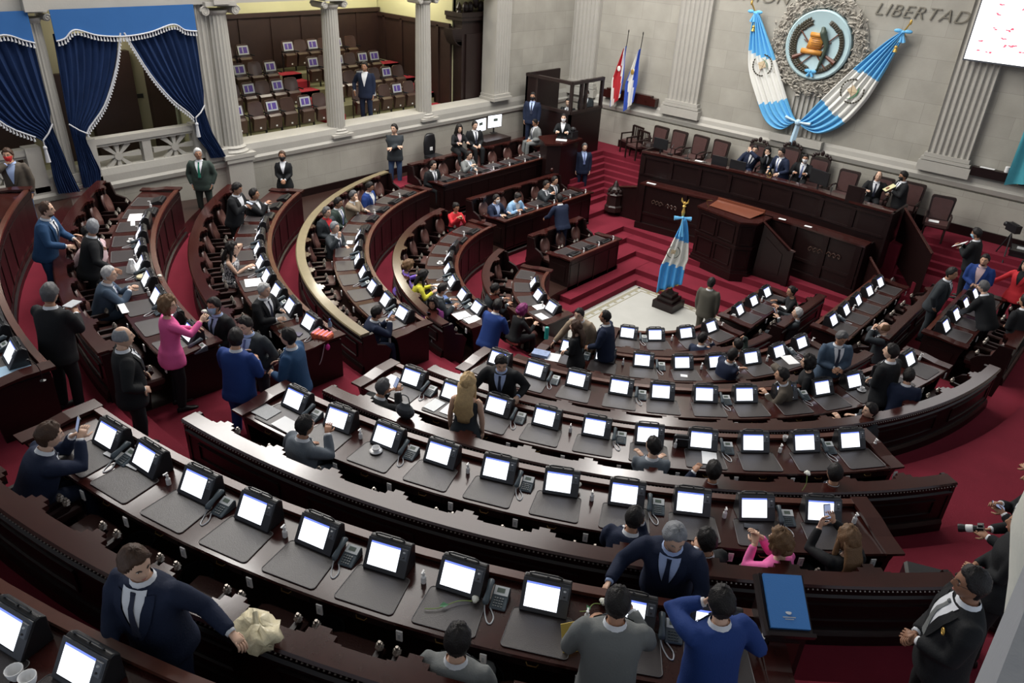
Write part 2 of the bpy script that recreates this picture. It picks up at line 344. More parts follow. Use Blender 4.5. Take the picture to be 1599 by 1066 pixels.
# balustrades
def balustrade(y0,y1,label):
    t=empty('balustrade',label,'balustrade',(XW-.12,(y0+y1)/2,2.6),0,'stone balustrades under the curtains'); L=(y1-y0)/2
    mb=MB(); mb.bx(-.12,.12,-L,L,.80,.93); mb.bx(-.09,.09,-L,L,.74,.80); mb.build('top_rail',M_stone,t)
    mb=MB(); mb.bx(-.12,.12,-L,L,0,.2); mb.build('bottom_rail',M_stone,t)
    mb=MB(); 
    for yy in (-L+.15,L-.15): mb=MB(); mb.bx(-.13,.15,yy-.15,yy+.15,0,.96); mb.build('end_post',M_stone,t)
    mb=MB(); mb.bx(-.08,.08,-.1,.1,.2,.75); mb.build('middle_post',M_stone,t)
    for c in (-L/2+.05,L/2-.05):
        mb=MB(); hw=L/2-.2
        for i in range(8):
            a=i*PI/4; dy,dz=cos(a),sin(a); ln=min(hw/max(abs(dy),.01),.27/max(abs(dz),.01))
            p0=Vector((0,c+dy*.05,.475+dz*.05)); p1=Vector((0,c+dy*ln,.475+dz*ln)); nrm=Vector((0,-dz,dy))
            vs=[]
            for x in(-.05,.05): vs+= [p0+nrm*.025+Vector((x,0,0)),p1+nrm*.06+Vector((x,0,0)),p1-nrm*.06+Vector((x,0,0)),p0-nrm*.025+Vector((x,0,0))]
            mb.add(vs,[(0,1,2,3),(7,6,5,4),(0,4,5,1),(1,5,6,2),(2,6,7,3),(3,7,4,0)])
        mb.rings([[ (x,c+.09*cos(2*PI*k/16),.475+.09*sin(2*PI*k/16)) for k in range(16)] for x in(-.07,.07)])
        mb.build('rosette_grille',M_stone,t)
balustrade(-8.95,-6.1,'pierced stone balustrade with two star rosettes between the parted blue curtains')
balustrade(-12.6,-9.75,'stone balustrade at the left edge behind the man in brown jacket')
# curtains
def curtain(pts_in,pts_out,label,zt=5.6):
    t=empty('curtain',label,'curtain',(XW+.02,0,0),0,'parted blue velvet curtains')
    # pts_in / pts_out : (y,z) of the inner and outer edges from the top down
    mb=MB(); n=34; rs=[]
    m=len(pts_in)
    for i in range(m):
        ring=[]; (yi,zi),(yo,zo)=pts_in[i],pts_out[i]
        for j in range(n+1):
            s=j/n; y=yi+(yo-yi)*s; z=zi+(zo-zi)*s; w=abs(yo-yi)
            ring.append((.045+.10*i/(m-1)+(.012+.022*w)*sin(s*2*PI*9)+.008*sin(s*31+i),y,z))
        rs.append(ring)
    back=[[(p[0]-.03,p[1],p[2]) for p in r] for r in rs]
    mb.rings([rs[i]+back[i][::-1] for i in range(m)]); mb.build('drape',M_blue,t,smooth=True,flat_ang=60)
    return t
def fringe(path,L=.10,drop=True,n=60,x=.13,t=None):
    mb=MB(); P=[Vector((x,a,b)) for a,b in path]
    mb.tube(P,.018,6)
    ln=[0]
    for i in range(len(P)-1): ln.append(ln[-1]+(P[i+1]-P[i]).length)
    cnt=int(ln[-1]/.065)
    for c in range(cnt):
        d=(c+.5)/cnt*ln[-1]; i=max(k for k in range(len(P)-1) if ln[k]<=d); f=(d-ln[i])/(ln[i+1]-ln[i]); p=P[i].lerp(P[i+1],f)
        mb.tube([p,p+Vector((0,0,-L*.45)),p+Vector((0,0,-L))],[.006,.012,.024],5)
    mb.build('fringe',M_fringe,t)
def smoothp(pts,n=10):
    out=[]
    for i in range(len(pts)-1):
        for k in range(n):
            s=k/n; p0=pts[max(i-1,0)];p1=pts[i];p2=pts[i+1];p3=pts[min(i+2,len(pts)-1)]
            out.append(tuple(.5*((2*p1[d])+(-p0[d]+p2[d])*s+(2*p0[d]-5*p1[d]+4*p2[d]-p3[d])*s*s+(-p0[d]+3*p1[d]-3*p2[d]+p3[d])*s**3) for d in range(len(p1))))
    return out+[tuple(pts[-1])]
def tieback(t,p0,p1,tassel=True):
    mb=MB(); P0=Vector((.16,*p0)); P1=Vector((.19,*p1)); mb.tube([P0,P0.lerp(P1,.5)+Vector((.02,0,-.02)),P1],.016,6)
    if tassel: mb.tube([P1,P1+Vector((0,0,-.12))],.012,6); mb.ell(P1+Vector((0,0,-.15)),(.04,.04,.045)); mb.tube([P1+Vector((0,0,-.18)),P1+Vector((0,0,-.45))],[.03,.05],8)
    mb.build('tieback_cord',M_fringe,t)
A=smoothp([(-7.73,5.68),(-7.95,5.0),(-8.35,4.25),(-8.83,3.72),(-8.80,3.3),(-8.72,2.9),(-8.78,2.58)],4); B=smoothp([(-9.02,5.72),(-9.06,5.0),(-9.10,4.4),(-9.12,3.9),(-9.12,3.3),(-9.14,2.9),(-9.14,2.58)],4)
t=curtain(A,B,'royal blue velvet curtain tied back to the slender column, right bay, left half'); fringe([p for p in A if p[1]>3.7],t=t); tieback(t,(-9.15,3.97),(-8.82,3.72),False)
A=smoothp([(-7.65,5.68),(-7.25,4.8),(-6.85,4.2),(-6.40,3.72),(-6.38,3.3),(-6.2,2.95),(-6.12,2.72)],4); B=smoothp([(-6.02,5.72),(-6.02,5.0),(-6.04,4.3),(-6.08,3.9),(-6.0,3.4),(-5.85,3.0),(-5.72,2.68)],4)
t=curtain(A,B,'royal blue velvet curtain swept right towards the thick column'); fringe([p for p in A if p[1]>3.7],t=t); tieback(t,(-6.10,3.99),(-6.38,3.74))
A=smoothp([(-11.2,5.68),(-10.8,4.8),(-10.3,4.1),(-9.72,3.70),(-9.66,3.3),(-9.68,2.9),(-9.66,2.56)],4); B=smoothp([(-9.42,5.72),(-9.42,5.0),(-9.42,4.3),(-9.46,4.0),(-9.36,3.3),(-9.3,2.9),(-9.22,2.52)],4)
t=curtain(A,B,'royal blue velvet curtain at the far left edge of the gallery'); fringe([p for p in A if p[1]>3.7],t=t); tieback(t,(-9.46,4.02),(-9.72,3.72))
def valance(pts,label):
    P=smoothp(pts,8); t=empty('valance',label,'valance',(XW+.02,0,0),0,'blue cloth valances'); mb=MB()
    mb.rings([[(.13,y,6.18),(.13,y,z),(.11,y,z),(.11,y,6.18)] for y,z in P]); mb.build('cloth',M_blueval,t)
    fringe(P,t=t,x=.145)
valance([(-9.02,5.60),(-8.85,5.64),(-8.62,5.79),(-8.2,5.66),(-7.65,5.61),(-7.1,5.66),(-6.56,5.79),(-6.3,5.66),(-6.02,5.62)],'bright blue scalloped valance with silver fringe over the right curtain bay')
valance([(-12.4,5.62),(-11.9,5.75),(-11.2,5.62),(-10.4,5.64),(-9.94,5.77),(-9.6,5.65),(-9.42,5.59)],'bright blue scalloped valance with silver fringe at the far left')
# rooms behind the curtains and the seat gallery
mb=MB(); mb.bx(-16,XW-.5,-21,5,2.2,2.62); struct(mb.build('floor_gallery',M_olive))
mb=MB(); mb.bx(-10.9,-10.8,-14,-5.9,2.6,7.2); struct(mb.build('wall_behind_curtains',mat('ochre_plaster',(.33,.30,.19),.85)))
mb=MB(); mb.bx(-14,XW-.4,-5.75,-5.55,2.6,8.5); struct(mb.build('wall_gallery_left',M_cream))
mb=MB(); mb.bx(-13.75,-13.6,-8,3.2,2.6,9); mb.bx(-13.75,-9.9,3.25,3.4,2.6,9); mb.bx(-9.9,XW-.5,5.1,5.2,2.6,9); mb.bx(-10.1,-9.9,3.3,5.2,4.3,9); struct(mb.build('wall_gallery_back',M_cream))
mb=MB(); mb.bx(-13.6,-13.52,-5.6,3.2,2.6,5.25); mb.bx(-13.56,-13.44,-5.6,3.2,5.2,5.32)
for i in range(8): mb.bx(-13.53,-13.49,-5.5+i*1.1,-5.4+i*1.1,2.6,5.2)
mb.bx(-13.6,-9.9,3.16,3.26,2.6,5.1); mb.bx(-13.6,-9.9,3.1,3.2,5.05,5.18); 
for i in range(4): mb.bx(-13.2+i*.9,-13.1+i*.9,3.1,3.18,2.6,5.1)
struct(mb.build('trim_gallery_panelling',M_panel))
mb=MB()
mb.bx(-10.1,-9.5,3.3,4.7,2.6,5.35)
mb.bx(-9.52,-9.44,3.45,4.5,2.7,4.9)
t=empty('carved_doorway','tall dark carved wooden doorway at the end of the seat gallery','doorway',(0,0,0)); mb.build('door_leaf',M_woodd,t)
mb=MB(); mb.bx(-10.15,-9.4,3.2,4.8,5.3,5.42); mb.bx(-10.15,-9.36,3.15,4.85,5.42,5.55)
for y in (3.55,3.75,4.25,4.45): mb.ell((-9.6,y,5.68),(.1,.13,.17))
mb.ell((-9.6,4.0,5.85),(.1,.1,.22)); mb.lathe([(.1,5.5),(.06,5.6),(.1,5.68),(.01,5.85)],10,(-9.6,3.25,0)); mb.lathe([(.1,5.5),(.06,5.6),(.1,5.68),(.01,5.85)],10,(-9.6,4.75,0))
mb.build('carved_pediment',M_woodd,t)
mb=MB()
for i in range(12):
    a=i/11*PI/2; mb.bx(-9.9,-9.5,2.9+.38*(1-cos(a))-.02,3.3,4.55+.45*(1-sin(a)),4.62+.45*(1-sin(a)))
mb.build('curved_bracket',M_woodd,t)
# behind curtains: dark carved wooden door
mb=MB(); mb.bx(-10.8,-10.6,-7.9,-6.8,2.6,5.0); mb.bx(-10.8,-10.62,-8.6,-8.2,2.6,4.6); mb.bx(-10.8,-10.6,-6.45,-5.9,2.6,5.2); mb.bx(-10.8,-10.6,-11.5,-9.3,2.6,5.2)
o=mb.build('dark_door_panel',M_panel); tag(o,'dark wooden door panels seen between the parted curtains','door panel')
mb=MB(); mb.bx(-.02,0,-.08,.08,-.05,.05); o=mb.build('wall_plate',M_black,None,(-10.78,-6.65,3.9)); tag(o,'small black plate on the ochre wall between the curtains','plate')
# gallery steps
for i,(x,z) in enumerate(((-10.6,2.95),(-11.5,3.3),(-12.4,3.65))):
    mb=MB(); mb.bx(-13.6,x,-5.5,3.1,2.55,z); struct(mb.build('floor_gallery_tier',M_olive))
mb=MB()
for x,z in ((-10.0,2.63),(-10.25,2.8),(-10.6,2.96),(-11.1,3.13),(-11.5,3.31),(-12.0,3.5),(-12.4,3.66)): mb.bx(x-.5,x,-1.55,-.85,z-.18,z); 
mb.bx(-9.95,-9.3,-1.5,-.5,2.62,2.64)
for x,z in ((-10.0,2.63),(-10.6,2.96),(-11.1,3.13),(-11.5,3.31),(-12.4,3.66)): mb.bx(x-.5,x,2.45,3.1,z-.18,z)
mb.bx(-13,-9.4,3.3,4.4,2.61,2.63)
struct(mb.build('floor_gallery_stair_carpet',M_carpet2))
# gallery seats
def gallery_seat():
    t=empty('gallery_seat','x','seat')
    mb=MB(); rs=[]
    for z,w,x in ((.40,.20,.0),(.55,.225,-.03),(.75,.225,-.07),(.86,.20,-.09),(.90,.15,-.095)):
        rs.append([(x-.02,-w,z),(x-.045,0,z),(x-.02,w,z),(x+.02,w,z),(x-.005,0,z),(x+.02,-w,z)])
    mb.rings(rs); mb.build('backrest',M_seatp,t,smooth=True,flat_ang=50)
    mb=MB(); mb.prism([(.02,.20),(.09,.16),(.16,.50),(.07,.55),(.02,.50)],-.19,.19,lambda a,b,h:(a,h,b)); mb.build('folded_seat',M_seatp,t)
    for s in(-1,1):
        mb=MB(); mb.tube([(-.02,s*.235,0),(-.02,s*.235,.55)],.018,6); mb.tube([(-.05,s*.235,.60),(.2,s*.235,.60)],.02,6); mb.build('arm_frame',M_black,t)
    mb=MB(); mb.box(.135,0,.24,.012,.05,.04); mb.build('number_plate',M_white,t)
    reg(t); return t
G=gallery_seat(); gused=False
ROWS=[(-10.15,2.62,[-5.0,-4.45,-3.87,-3.37,-2.87,-2.3,-1.8,-.38,.08,.62,1.12,1.62,2.12]),(-11.05,2.95,[-4.5,-4.0,-3.5,-3.05,-2.58,-2.11,-.5,-.02,.45,.96,1.46,1.95]),
 (-11.95,3.3,[-4.3,-3.75,-3.2,-2.7,-2.2,-.7,-.25,.25,.72,1.22,1.7]),(-12.85,3.66,[-4.1,-3.6,-3.05,-2.5,-.95,-.5,-.05,.4,.9,1.45])]
PURP={0:[1,3,5,8,10,12],1:[0,2,4,6,8,10],2:[0,2,4,5,7,9,10],3:[1,3,4,6,8]}
RN=['front','second','third','back']
for ri,(x,z,ys) in enumerate(ROWS):
    lf=[y for y in ys if y<-1.5]; 
    for yi,y in enumerate(ys):
        side='left of the red steps' if y<-1.5 else 'right of the red steps'
        idx=(len(lf)-1-yi) if y<-1.5 else yi-len(lf)
        pn=yi in PURP[ri]
        lab='brown gallery seat%s, %s row, %s from the red steps, %s'%(' with a purple notice' if pn else ' left bare',RN[ri],ORD[idx],'left side' if y<-1.5 else 'right side')
        if not gused: g=G; g.location=(x,y,z); g['label']=lab; g['group']='tip-up seats in the public gallery'; gused=True
        else: g=dup(G,(x,y,z),0,lab,'tip-up seats in the public gallery')
        if pn:
            mb=MB(); mb.box(0,0,0,.012,.34,.25,mi=0); mb.box(.008,0,0,.004,.25,.17,mi=1); mb.box(.010,-.02,.0,.004,.03,.15,mi=0)
            o=mb.build('seat_notice',[M_lgrey,M_purple],None,(x-.02,y,z+.74)); o.rotation_euler=(0,R(-12),0)
            tag(o,'purple white notice on %s-row gallery seat, %s from red steps, %s side'%(RN[ri],ORD[idx],'left' if y<-1.5 else 'right'),'notice','distancing notices on gallery seats')
# chandeliers
def chandelier(x,y,z,label):
    t=empty('chandelier',label,'chandelier',(x,y,z),0,'gallery chandeliers')
    mb=MB(); mb.tube([(0,0,0),(0,0,2)],.015,6); mb.lathe([(.01,-.12),(.05,-.05),(.02,0),(.06,.08),(.02,.15)],10)
    for i in range(6):
        a=i*PI/3; mb.tube(smoothp([(0,0,0),(.15*cos(a),.15*sin(a),-.06),(.3*cos(a),.3*sin(a),0),(.32*cos(a),.32*sin(a),.06)],4),.008,5)
    mb.build('brass_arms',M_brass,t)
    mb=MB()
    for i in range(6):
        a=i*PI/3; mb.lathe([(.02,.06),(.07,.10),(.085,.18),(.07,.2),(.01,.2)],10,(.32*cos(a),.32*sin(a),0))
    mb.build('glass_shade',mat('lit_glass_shade',(1,.93,.75),.4,emit=3),t)
chandelier(-11.6,-1.2,6.0,'brass chandelier with lit glass shades left of the middle gallery columns')
chandelier(-11.6,2.0,6.0,'brass chandelier with lit glass shades right of the middle gallery columns')
# ------------------------------------------------------------------ desks, benches, terminals
def frame(k,pos,dr=0):
    """pos: angle in degrees, or ('R',y)/('L',y) on the straight ends -> x,y,rz (local +Y looks at the hall centre)"""
    if isinstance(pos,tuple): s=1 if pos[0]=='R' else -1; c=(0,pos[1]); n=(s,0)
    else: c=(0,0); n=(cos(R(pos)),sin(R(pos)))
    r=RK[k]+dr; return c[0]+n[0]*r,c[1]+n[1]*r,math.atan2(-n[1],-n[0])-PI/2
def rowpath(k,a,b,st=2.2):
    if isinstance(a,tuple):
        s=1 if a[0]=='R' else -1; n=max(1,int(abs(a[1]-b[1])/.4)); return [(0,a[1]+(b[1]-a[1])*i/n,s,0) for i in range(n+1)]
    return arc(a,b,st)
def pathpt(path,i,r): c=path[i]; return (c[0]+c[2]*r,c[1]+c[3]*r)
def rsweep(path,k,prof,name,m,parent,smooth=False):
    mb=MB(); mb.sweep(path,[(RK[k]+d,ZF[k]+z) for d,z in prof]); return mb.build(name,m,parent,smooth=smooth,flat_ang=30)
def desk(k,a,b,label,seats,endlab=None):
    path=rowpath(k,a,b); mid=path[len(path)//2]
    t=empty('curved_desk',label,'desk',(0,0,0),0,'rows of members desks')
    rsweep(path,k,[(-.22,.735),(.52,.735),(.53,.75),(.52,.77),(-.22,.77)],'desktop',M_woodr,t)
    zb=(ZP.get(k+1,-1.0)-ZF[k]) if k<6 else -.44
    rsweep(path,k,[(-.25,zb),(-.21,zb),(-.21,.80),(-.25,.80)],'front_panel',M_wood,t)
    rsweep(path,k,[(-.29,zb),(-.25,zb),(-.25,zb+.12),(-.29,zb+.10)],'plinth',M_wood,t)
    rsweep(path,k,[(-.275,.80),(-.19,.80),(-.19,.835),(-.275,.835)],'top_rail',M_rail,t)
    rsweep(path,k,[(.42,.60),(.47,.60),(.47,.735),(.42,.735)],'drawer_rail',M_wood,t)
    for q in (0,-1):
        c=path[q]; n=Vector((c[2],c[3],0)); tg=Vector((-c[3],c[2],0)); s=-1 if q==0 else 1
        if isinstance(a,tuple): tg=Vector((0,1,0)); s=(-1 if q==0 else 1)
        mb=MB()
        base=Vector((c[0],c[1],ZF[k]))
        def f(aa,bb,h): return base+n*(RK[k]+aa)+tg*(s*h)+Vector((0,0,bb))
        mb.prism([(-.25,max(zb,-.3)),(.40,0 if k<6 else 0),(.46,.60),(.50,.735),(-.25,.735)],-.03,.035,f); 
        mb.prism([(-.12,.12),(.30,.12),(.36,.58),(-.12,.58)],.035,.05,f); 
        mb.build('end_panel',M_wood,t)
        mb=MB(); mb.prism([(-.30,.80),(.05,.80),(.30,.775),(.56,.775),(.56,.805),(.30,.805),(.05,.84),(-.30,.84)],-.10,.10,f); mb.build('end_rail',M_woodr,t)
    for i,p in enumerate(seats):
        x,y,rz=frame(k,p,.475); 
        mb=MB(); mb.box(0,0,.672,.46,.012,.10); d=mb.build('drawer',M_wood,t,(x,y,ZF[k]),rz)
        mb=MB(); mb.tube([(-.05,-.01,.675),(-.035,-.03,.665),(.035,-.03,.665),(.05,-.01,.675)],.005,5); mb.build('handle',M_brass,d)
    # raised mouldings on the outer face seen across the aisle
    mb=MB(); L=len(path)
    for z in (zb+.2,.62):
        mb.sweep(path,[(RK[k]-.262,ZF[k]+z),(RK[k]-.25,ZF[k]+z),(RK[k]-.25,ZF[k]+z+.03),(RK[k]-.262,ZF[k]+z+.03)])
    for p in seats:
        x,y,rz=frame(k,p,-.255); mb.box(x,y,ZF[k]+(zb+.9)/2,.035,.016,.62-zb-.2,rz=rz)
        
    mb.build('panel_moulding',M_wood,t)
    return t
def bench(k,a,b,label,beads=True,gold=None,cap=None):
    path=rowpath(k,a,b,1.5)
    t=empty('curved_bench_back',label,'bench back',(0,0,0),0,'curved bench backs')
    zo=ZP[k]-ZF[k]
    cap=cap or M_woodr
    rsweep(path,k,[(1.14,0),(1.25,0),(1.25,1.06),(1.14,1.06)],'back_wall',M_wood,t)
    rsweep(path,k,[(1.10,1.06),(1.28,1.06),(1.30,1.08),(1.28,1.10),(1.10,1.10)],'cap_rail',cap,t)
    rsweep(path,k,[(1.25,zo),(1.31,zo),(1.30,zo+.12),(1.27,zo+.17),(1.25,zo+.17)],'plinth',M_wood,t)
    rsweep(path,k,[(1.25,.88),(1.265,.885),(1.275,.93),(1.25,.95)],'frieze_moulding',M_wood,t)
    if beads:
        mb=MB(); st=.045/(RK[k]+1.3)*180/PI
        P=rowpath(k,a,b,st) if not isinstance(a,tuple) else []
        for i,c in enumerate(P):
            x=c[0]+c[2]*(RK[k]+1.285); y=c[1]+c[3]*(RK[k]+1.285); z=ZF[k]+1.045; q=.013
            mb.add([(x+q,y,z),(x-q,y,z),(x,y+q,z),(x,y-q,z),(x,y,z+q),(x,y,z-q)],[(0,2,4),(2,1,4),(1,3,4),(3,0,4),(2,0,5),(1,2,5),(3,1,5),(0,3,5)])
        if mb.v: mb.build('bead_moulding',M_iron,t)
    # framed panels on the outer face
    n=max(1,int(len(path)*1.5*PI/180*(RK[k]+1.25)/1.7)) if not isinstance(a,tuple) else max(1,int(abs(a[1]-b[1])/1.3))
    mb=MB(); r=RK[k]+1.25
    def pt(u): 
        f=u*(len(path)-1); i=min(int(f),len(path)-2); g=f-i; c0=path[i];c1=path[i+1]; return [c0[j]*(1-g)+c1[j]*g for j in range(4)]
    for i in range(n):
        u0=(i+.12)/n; u1=(i+.88)/n; sub=[pt(u0+(u1-u0)*j/8) for j in range(9)]
        for z in (zo+.27,.80): mb.sweep(sub,[(r,ZF[k]+z),(r+.02,ZF[k]+z+.005),(r+.02,ZF[k]+z+.025),(r,ZF[k]+z+.03)])
        for u in (u0,u1):
            c=pt(u); x=c[0]+c[2]*(r+.008); y=c[1]+c[3]*(r+.008); mb.box(x,y,ZF[k]+(zo+1.10)/2,.03,.02,.80-zo-.27,rz=math.atan2(c[3],c[2])+PI/2)
    mb.build('panel_moulding',M_wood,t)
    for q in (0,-1):
        c=path[q]; ang=math.atan2(c[3],c[2]); x=c[0]+c[2]*(RK[k]+1.10); y=c[1]+c[3]*(RK[k]+1.10)
        mb=MB(); mb.box(0,0,.53,.06,.62,1.06-.0); mb.box(0,-.0,1.085,.1,.5,.03)
        mb=MB(); pr=[(.18,0),(.18,1.06),(-.05,1.06),(-.12,.80),(-.32,.72),(-.42,.60),(-.36,.45),(-.30,.0)]
        def f(aa,bb,h,c=c,ang=ang): 
            p=Vector((c[0]+c[2]*(RK[k]+1.08+aa),c[1]+c[3]*(RK[k]+1.08+aa),ZF[k]+bb)); return p+Vector((-sin(ang),cos(ang),0))*h
        mb.prism(pr,-.03,.03,f); mb.build('end_panel',M_wood,t)
    return t
def proto_seat():
    t=empty('assembly_seat','x','seat')
    # local: +Y is the direction the sitter faces ; bench wall inner face at y=0
    mb=MB()
    st=[(-.19,0),(-.19,.055),(-.12,.055),(-.12,.11),(-.055,.11),(-.055,.155),(.055,.155),(.055,.11),(.12,.11),(.12,.055),(.19,.055),(.19,0)]
    mb.prism(st,1.045,1.098,lambda a,b,h:(a,b,h)); mb.build('stepped_crest',M_woodr,t)
    mb=MB(); mb.prism([(x*.75,y*.9) for x,y in st],.95,1.045,lambda a,b,h:(a,b,h)); mb.build('crest_bracket',M_wood,t)
    mb=MB(); rs=[]
    for s,yy in ((.9,.10),(1,.13),(.93,.165),(.6,.18),(.2,.185)):
        rs.append([(.20*s*cos(2*PI*i/18),yy-.06*sin(2*PI*i/18),.72+.26*s*sin(2*PI*i/18)) for i in range(18)])
    mb.rings(rs); mb.build('backrest',M_leather,t,smooth=True,flat_ang=50)
    mb=MB(); rs=[]
    for z,e in ((.36,.02),(.40,0),(.45,0),(.475,.025)):
        rs.append([(-.235+e,.16+e,z),(.235-e,.16+e,z),(.245-e,.60-e,z),(.16,.63-e,z),(-.16,.63-e,z),(-.245+e,.60-e,z)])
    mb.rings(rs); mb.build('seat_cushion',M_leather,t,smooth=True,flat_ang=40)
    mb=MB(); mb.bx(-.22,.22,.05,.55,.28,.37); mb.bx(-.03,.03,.1,.3,0,.3); mb.build('seat_frame',M_wood,t)
    for s in (-1,1):
        mb=MB(); mb.prism([(.0,.60),(.12,.66),(.42,.67),(.46,.63),(.42,.60),(.15,.60),(.10,.30),(.0,.28)],s*.285-.022,s*.285+.022,lambda a,b,h:(h,a,b))
        a=mb.build('armrest',M_wood,t)
        mb=MB(); 
        for i in range(4):
            z=.665+i*.022; q=(.034,.040,.034,.02)[i]
            mb.rings([[ (s*.285+q*f*(1 if j%2 else .82)*cos(2*PI*j/12+i*.26),.43+q*f*(1 if j%2 else .82)*sin(2*PI*j/12+i*.26),z+dz) for j in range(12)] for f,dz in ((.7,0),(1,.008),(.7,.02))])
        mb.build('carved_knob',M_iron,a)
    reg(t); return t
def proto_terminal():
    t=empty('voting_terminal','x','voting terminal')
    th=R(57); f=lambda x,u,w:(x,-.085+u*cos(th)-w*sin(th),.012+u*sin(th)+w*cos(th))   # u along the face, w outwards
    mb=MB(); mb.prism([(-.085,.0),(-.095,.018),(-.085+.285*cos(th),.012+.285*sin(th)),(.105,.255),(.145,.22),(.145,.0)],-.2,.2,lambda a,b,h:(h,a,b))
    o=mb.build('housing',M_black,t); bv=o.modifiers.new('b','BEVEL'); bv.width=.012; bv.segments=2
    mb=MB(); mb.add([f(*p) for p in ((-.20,.008,.004),(.20,.008,.004),(.20,.278,.004),(-.20,.278,.004),(-.20,.008,.014),(.20,.008,.014),(.20,.278,.014),(-.20,.278,.014),
       (-.168,.035,.014),(.112,.035,.014),(.112,.25,.014),(-.168,.25,.014))],[(0,1,5,4),(1,2,6,5),(2,3,7,6),(3,0,4,7),(4,5,9,8),(5,6,10,9),(6,7,11,10),(7,4,8,11)])
    mb.build('bezel',mat('terminal_bezel',(.035,.037,.045),.35),t)
    mb=MB(); mb.add([f(*p) for p in ((-.168,.035,.010),(.112,.035,.010),(.112,.232,.010),(-.168,.232,.010),(.112,.25,.010),(-.168,.25,.010))],[(0,1,2,3)],0); mb.add([f(*p) for p in((-.168,.232,.010),(.112,.232,.010),(.112,.25,.010),(-.168,.25,.010))],[(0,1,2,3)],1)
    for u,x0,x1 in ((.215,-.12,.02),(.222,.04,.10),(.060,-.05,.02),(.052,-.06,.0)): mb.add([f(*p) for p in((x0,u,.0115),(x1,u,.0115),(x1,u+.004,.0115),(x0,u+.004,.0115))],[(0,1,2,3)],2)
    mb.build('screen',[M_screen,M_screenb,M_screent],t)
    mb=MB(); 
    vs=[f(*p) for p in ((.122,.15,.014),(.188,.15,.014),(.188,.255,.014),(.122,.255,.014),(.127,.155,.026),(.183,.155,.026),(.183,.25,.026),(.127,.25,.026))]
    mb.add(vs,[(4,5,6,7),(0,1,5,4),(1,2,6,5),(2,3,7,6),(3,0,4,7)])
    mb.build('card_reader',mat('reader_grey',(.10,.11,.13),.4),t)
    mb=MB(); mb.ell(f(.155,.225,.026),(.014,.014,.006),8,4,mi=0); mb.ell(f(.155,.18,.026),(.012,.012,.006),8,4,mi=1); mb.build('reader_button',[M_silver,M_black],t)
    mb=MB(); mb.tube([(-.16,.10,.262),(-.12,.10,.275),(.08,.10,.275),(.12,.10,.262)],.009,6); mb.box(0,.09,.27,.02,.02,.015); mb.build('top_handle',M_black,t)
    reg(t); return t
def proto_phone():
    t=empty('desk_telephone','x','telephone')
    mb=MB(); mb.prism([(-.10,0),(-.10,.02),(.09,.085),(.10,.07),(.10,0)],-.045,.095,lambda a,b,h:(h,a,b)); o=mb.build('base',M_grey,t); bv=o.modifiers.new('b','BEVEL'); bv.width=.006
    f=lambda x,y:(x,y,.02+(y+.10)*.342+.003)
    mb=MB(); P=[(-.035,.01),(.088,.01),(.088,.085),(-.035,.085)]; mb.add([f(*p) for p in P]+[(a,b,c+.004) for a,b,c in [f(*p) for p in P]],[(4,5,6,7),(0,1,5,4),(1,2,6,5),(2,3,7,6),(3,0,4,7)]); mb.build('faceplate',M_lgrey,t)
    mb=MB(); P=[(-.012,.03),(.055,.03),(.055,.068),(-.012,.068)]; mb.add([(a,b,c+.0055) for a,b,c in [f(*p) for p in P]],[(0,1,2,3)]); mb.build('display',M_lcd,t)
    mb=MB()
    for i in range(4):
        for j in range(4): x,y,z=f(-.012+i*.022,-.082+j*.022); mb.box(x,y,z+.002,.014,.012,.006)
    mb.build('keypad',mat('keypad_dark',(.04,.055,.065),.4),t)
    mb=MB(); mb.tube([(-.075,-.10,.045),(-.075,-.085,.065),(-.075,0,.095),(-.075,.085,.125),(-.075,.10,.105)],[.022,.03,.022,.03,.024],8); mb.build('handset',M_grey,t,smooth=True)
    mb=MB(); mb.tube(smoothp([(-.08,-.10,.03),(-.06,-.16,.008),(-.02,-.24,.006),(.015,-.25,.006),(.02,-.18,.008),(-.03,-.10,.012)],5),.006,5); mb.build('coiled_cord',M_silver,t)
    reg(t); return t
def proto_pad(m=None,name='desk_pad'):
    mb=MB(); P=[]
    for cx,cy,a0 in ((.215,.17,0),(-.215,.17,90),(-.235,-.17,180),(.235,-.17,270)):
        for i in range(5): a=R(a0+i*22.5); P.append((cx+.035*cos(a),cy+.035*sin(a)))
    mb.prism(P,0,.006,lambda a,b,h:(a,b,h)); mb.m[:]=[0]*len(mb.m)
    o=mb.build(name,[m or M_mat]); tag(o,'x','desk pad')
    mb=MB(); P3=[(a,b,.0075) for a,b in P]; mb.tube(P3+[P3[0]],.0035,4); e=mb.build('stitched_edge',M_matedge,o)
    reg(o); return o
def proto_plate():
    mb=MB(); mb.box(0,0,0,.055,.012,.11); o=mb.build('outlet_box',M_white); tag(o,'x','outlet')
    mb=MB(); mb.box(0,-.008,.0,.02,.006,.05); mb.build('socket',M_lgrey,o); reg(o); return o
def proto_bottle():
    t=empty('sanitizer_bottle','x','bottle')
    mb=MB(); mb.lathe([(.02,0),(.024,.005),(.024,.07),(.012,.085),(.012,.1)],10); mb.build('bottle_body',M_white,t)
    mb=MB(); mb.lathe([(.014,.1),(.014,.115),(.005,.12),(.005,.14)],8); mb.box(.0,-.015,.14,.014,.05,.012); mb.build('pump',M_white,t); reg(t); return t
def proto_mic():
    t=empty('gooseneck_microphone','x','microphone')
    mb=MB(); mb.lathe([(.035,0),(.035,.012),(.01,.02)],12); mb.build('base',M_black,t)
    mb=MB(); mb.tube(smoothp([(0,0,.015),(0,.0,.15),(0,-.03,.26),(0,-.08,.32)],5),.005,5); mb.build('gooseneck',M_black,t)
    mb=MB(); mb.ell((0,-.09,.325),(.014,.02,.014),8,5); mb.build('capsule',M_black,t); reg(t); return t
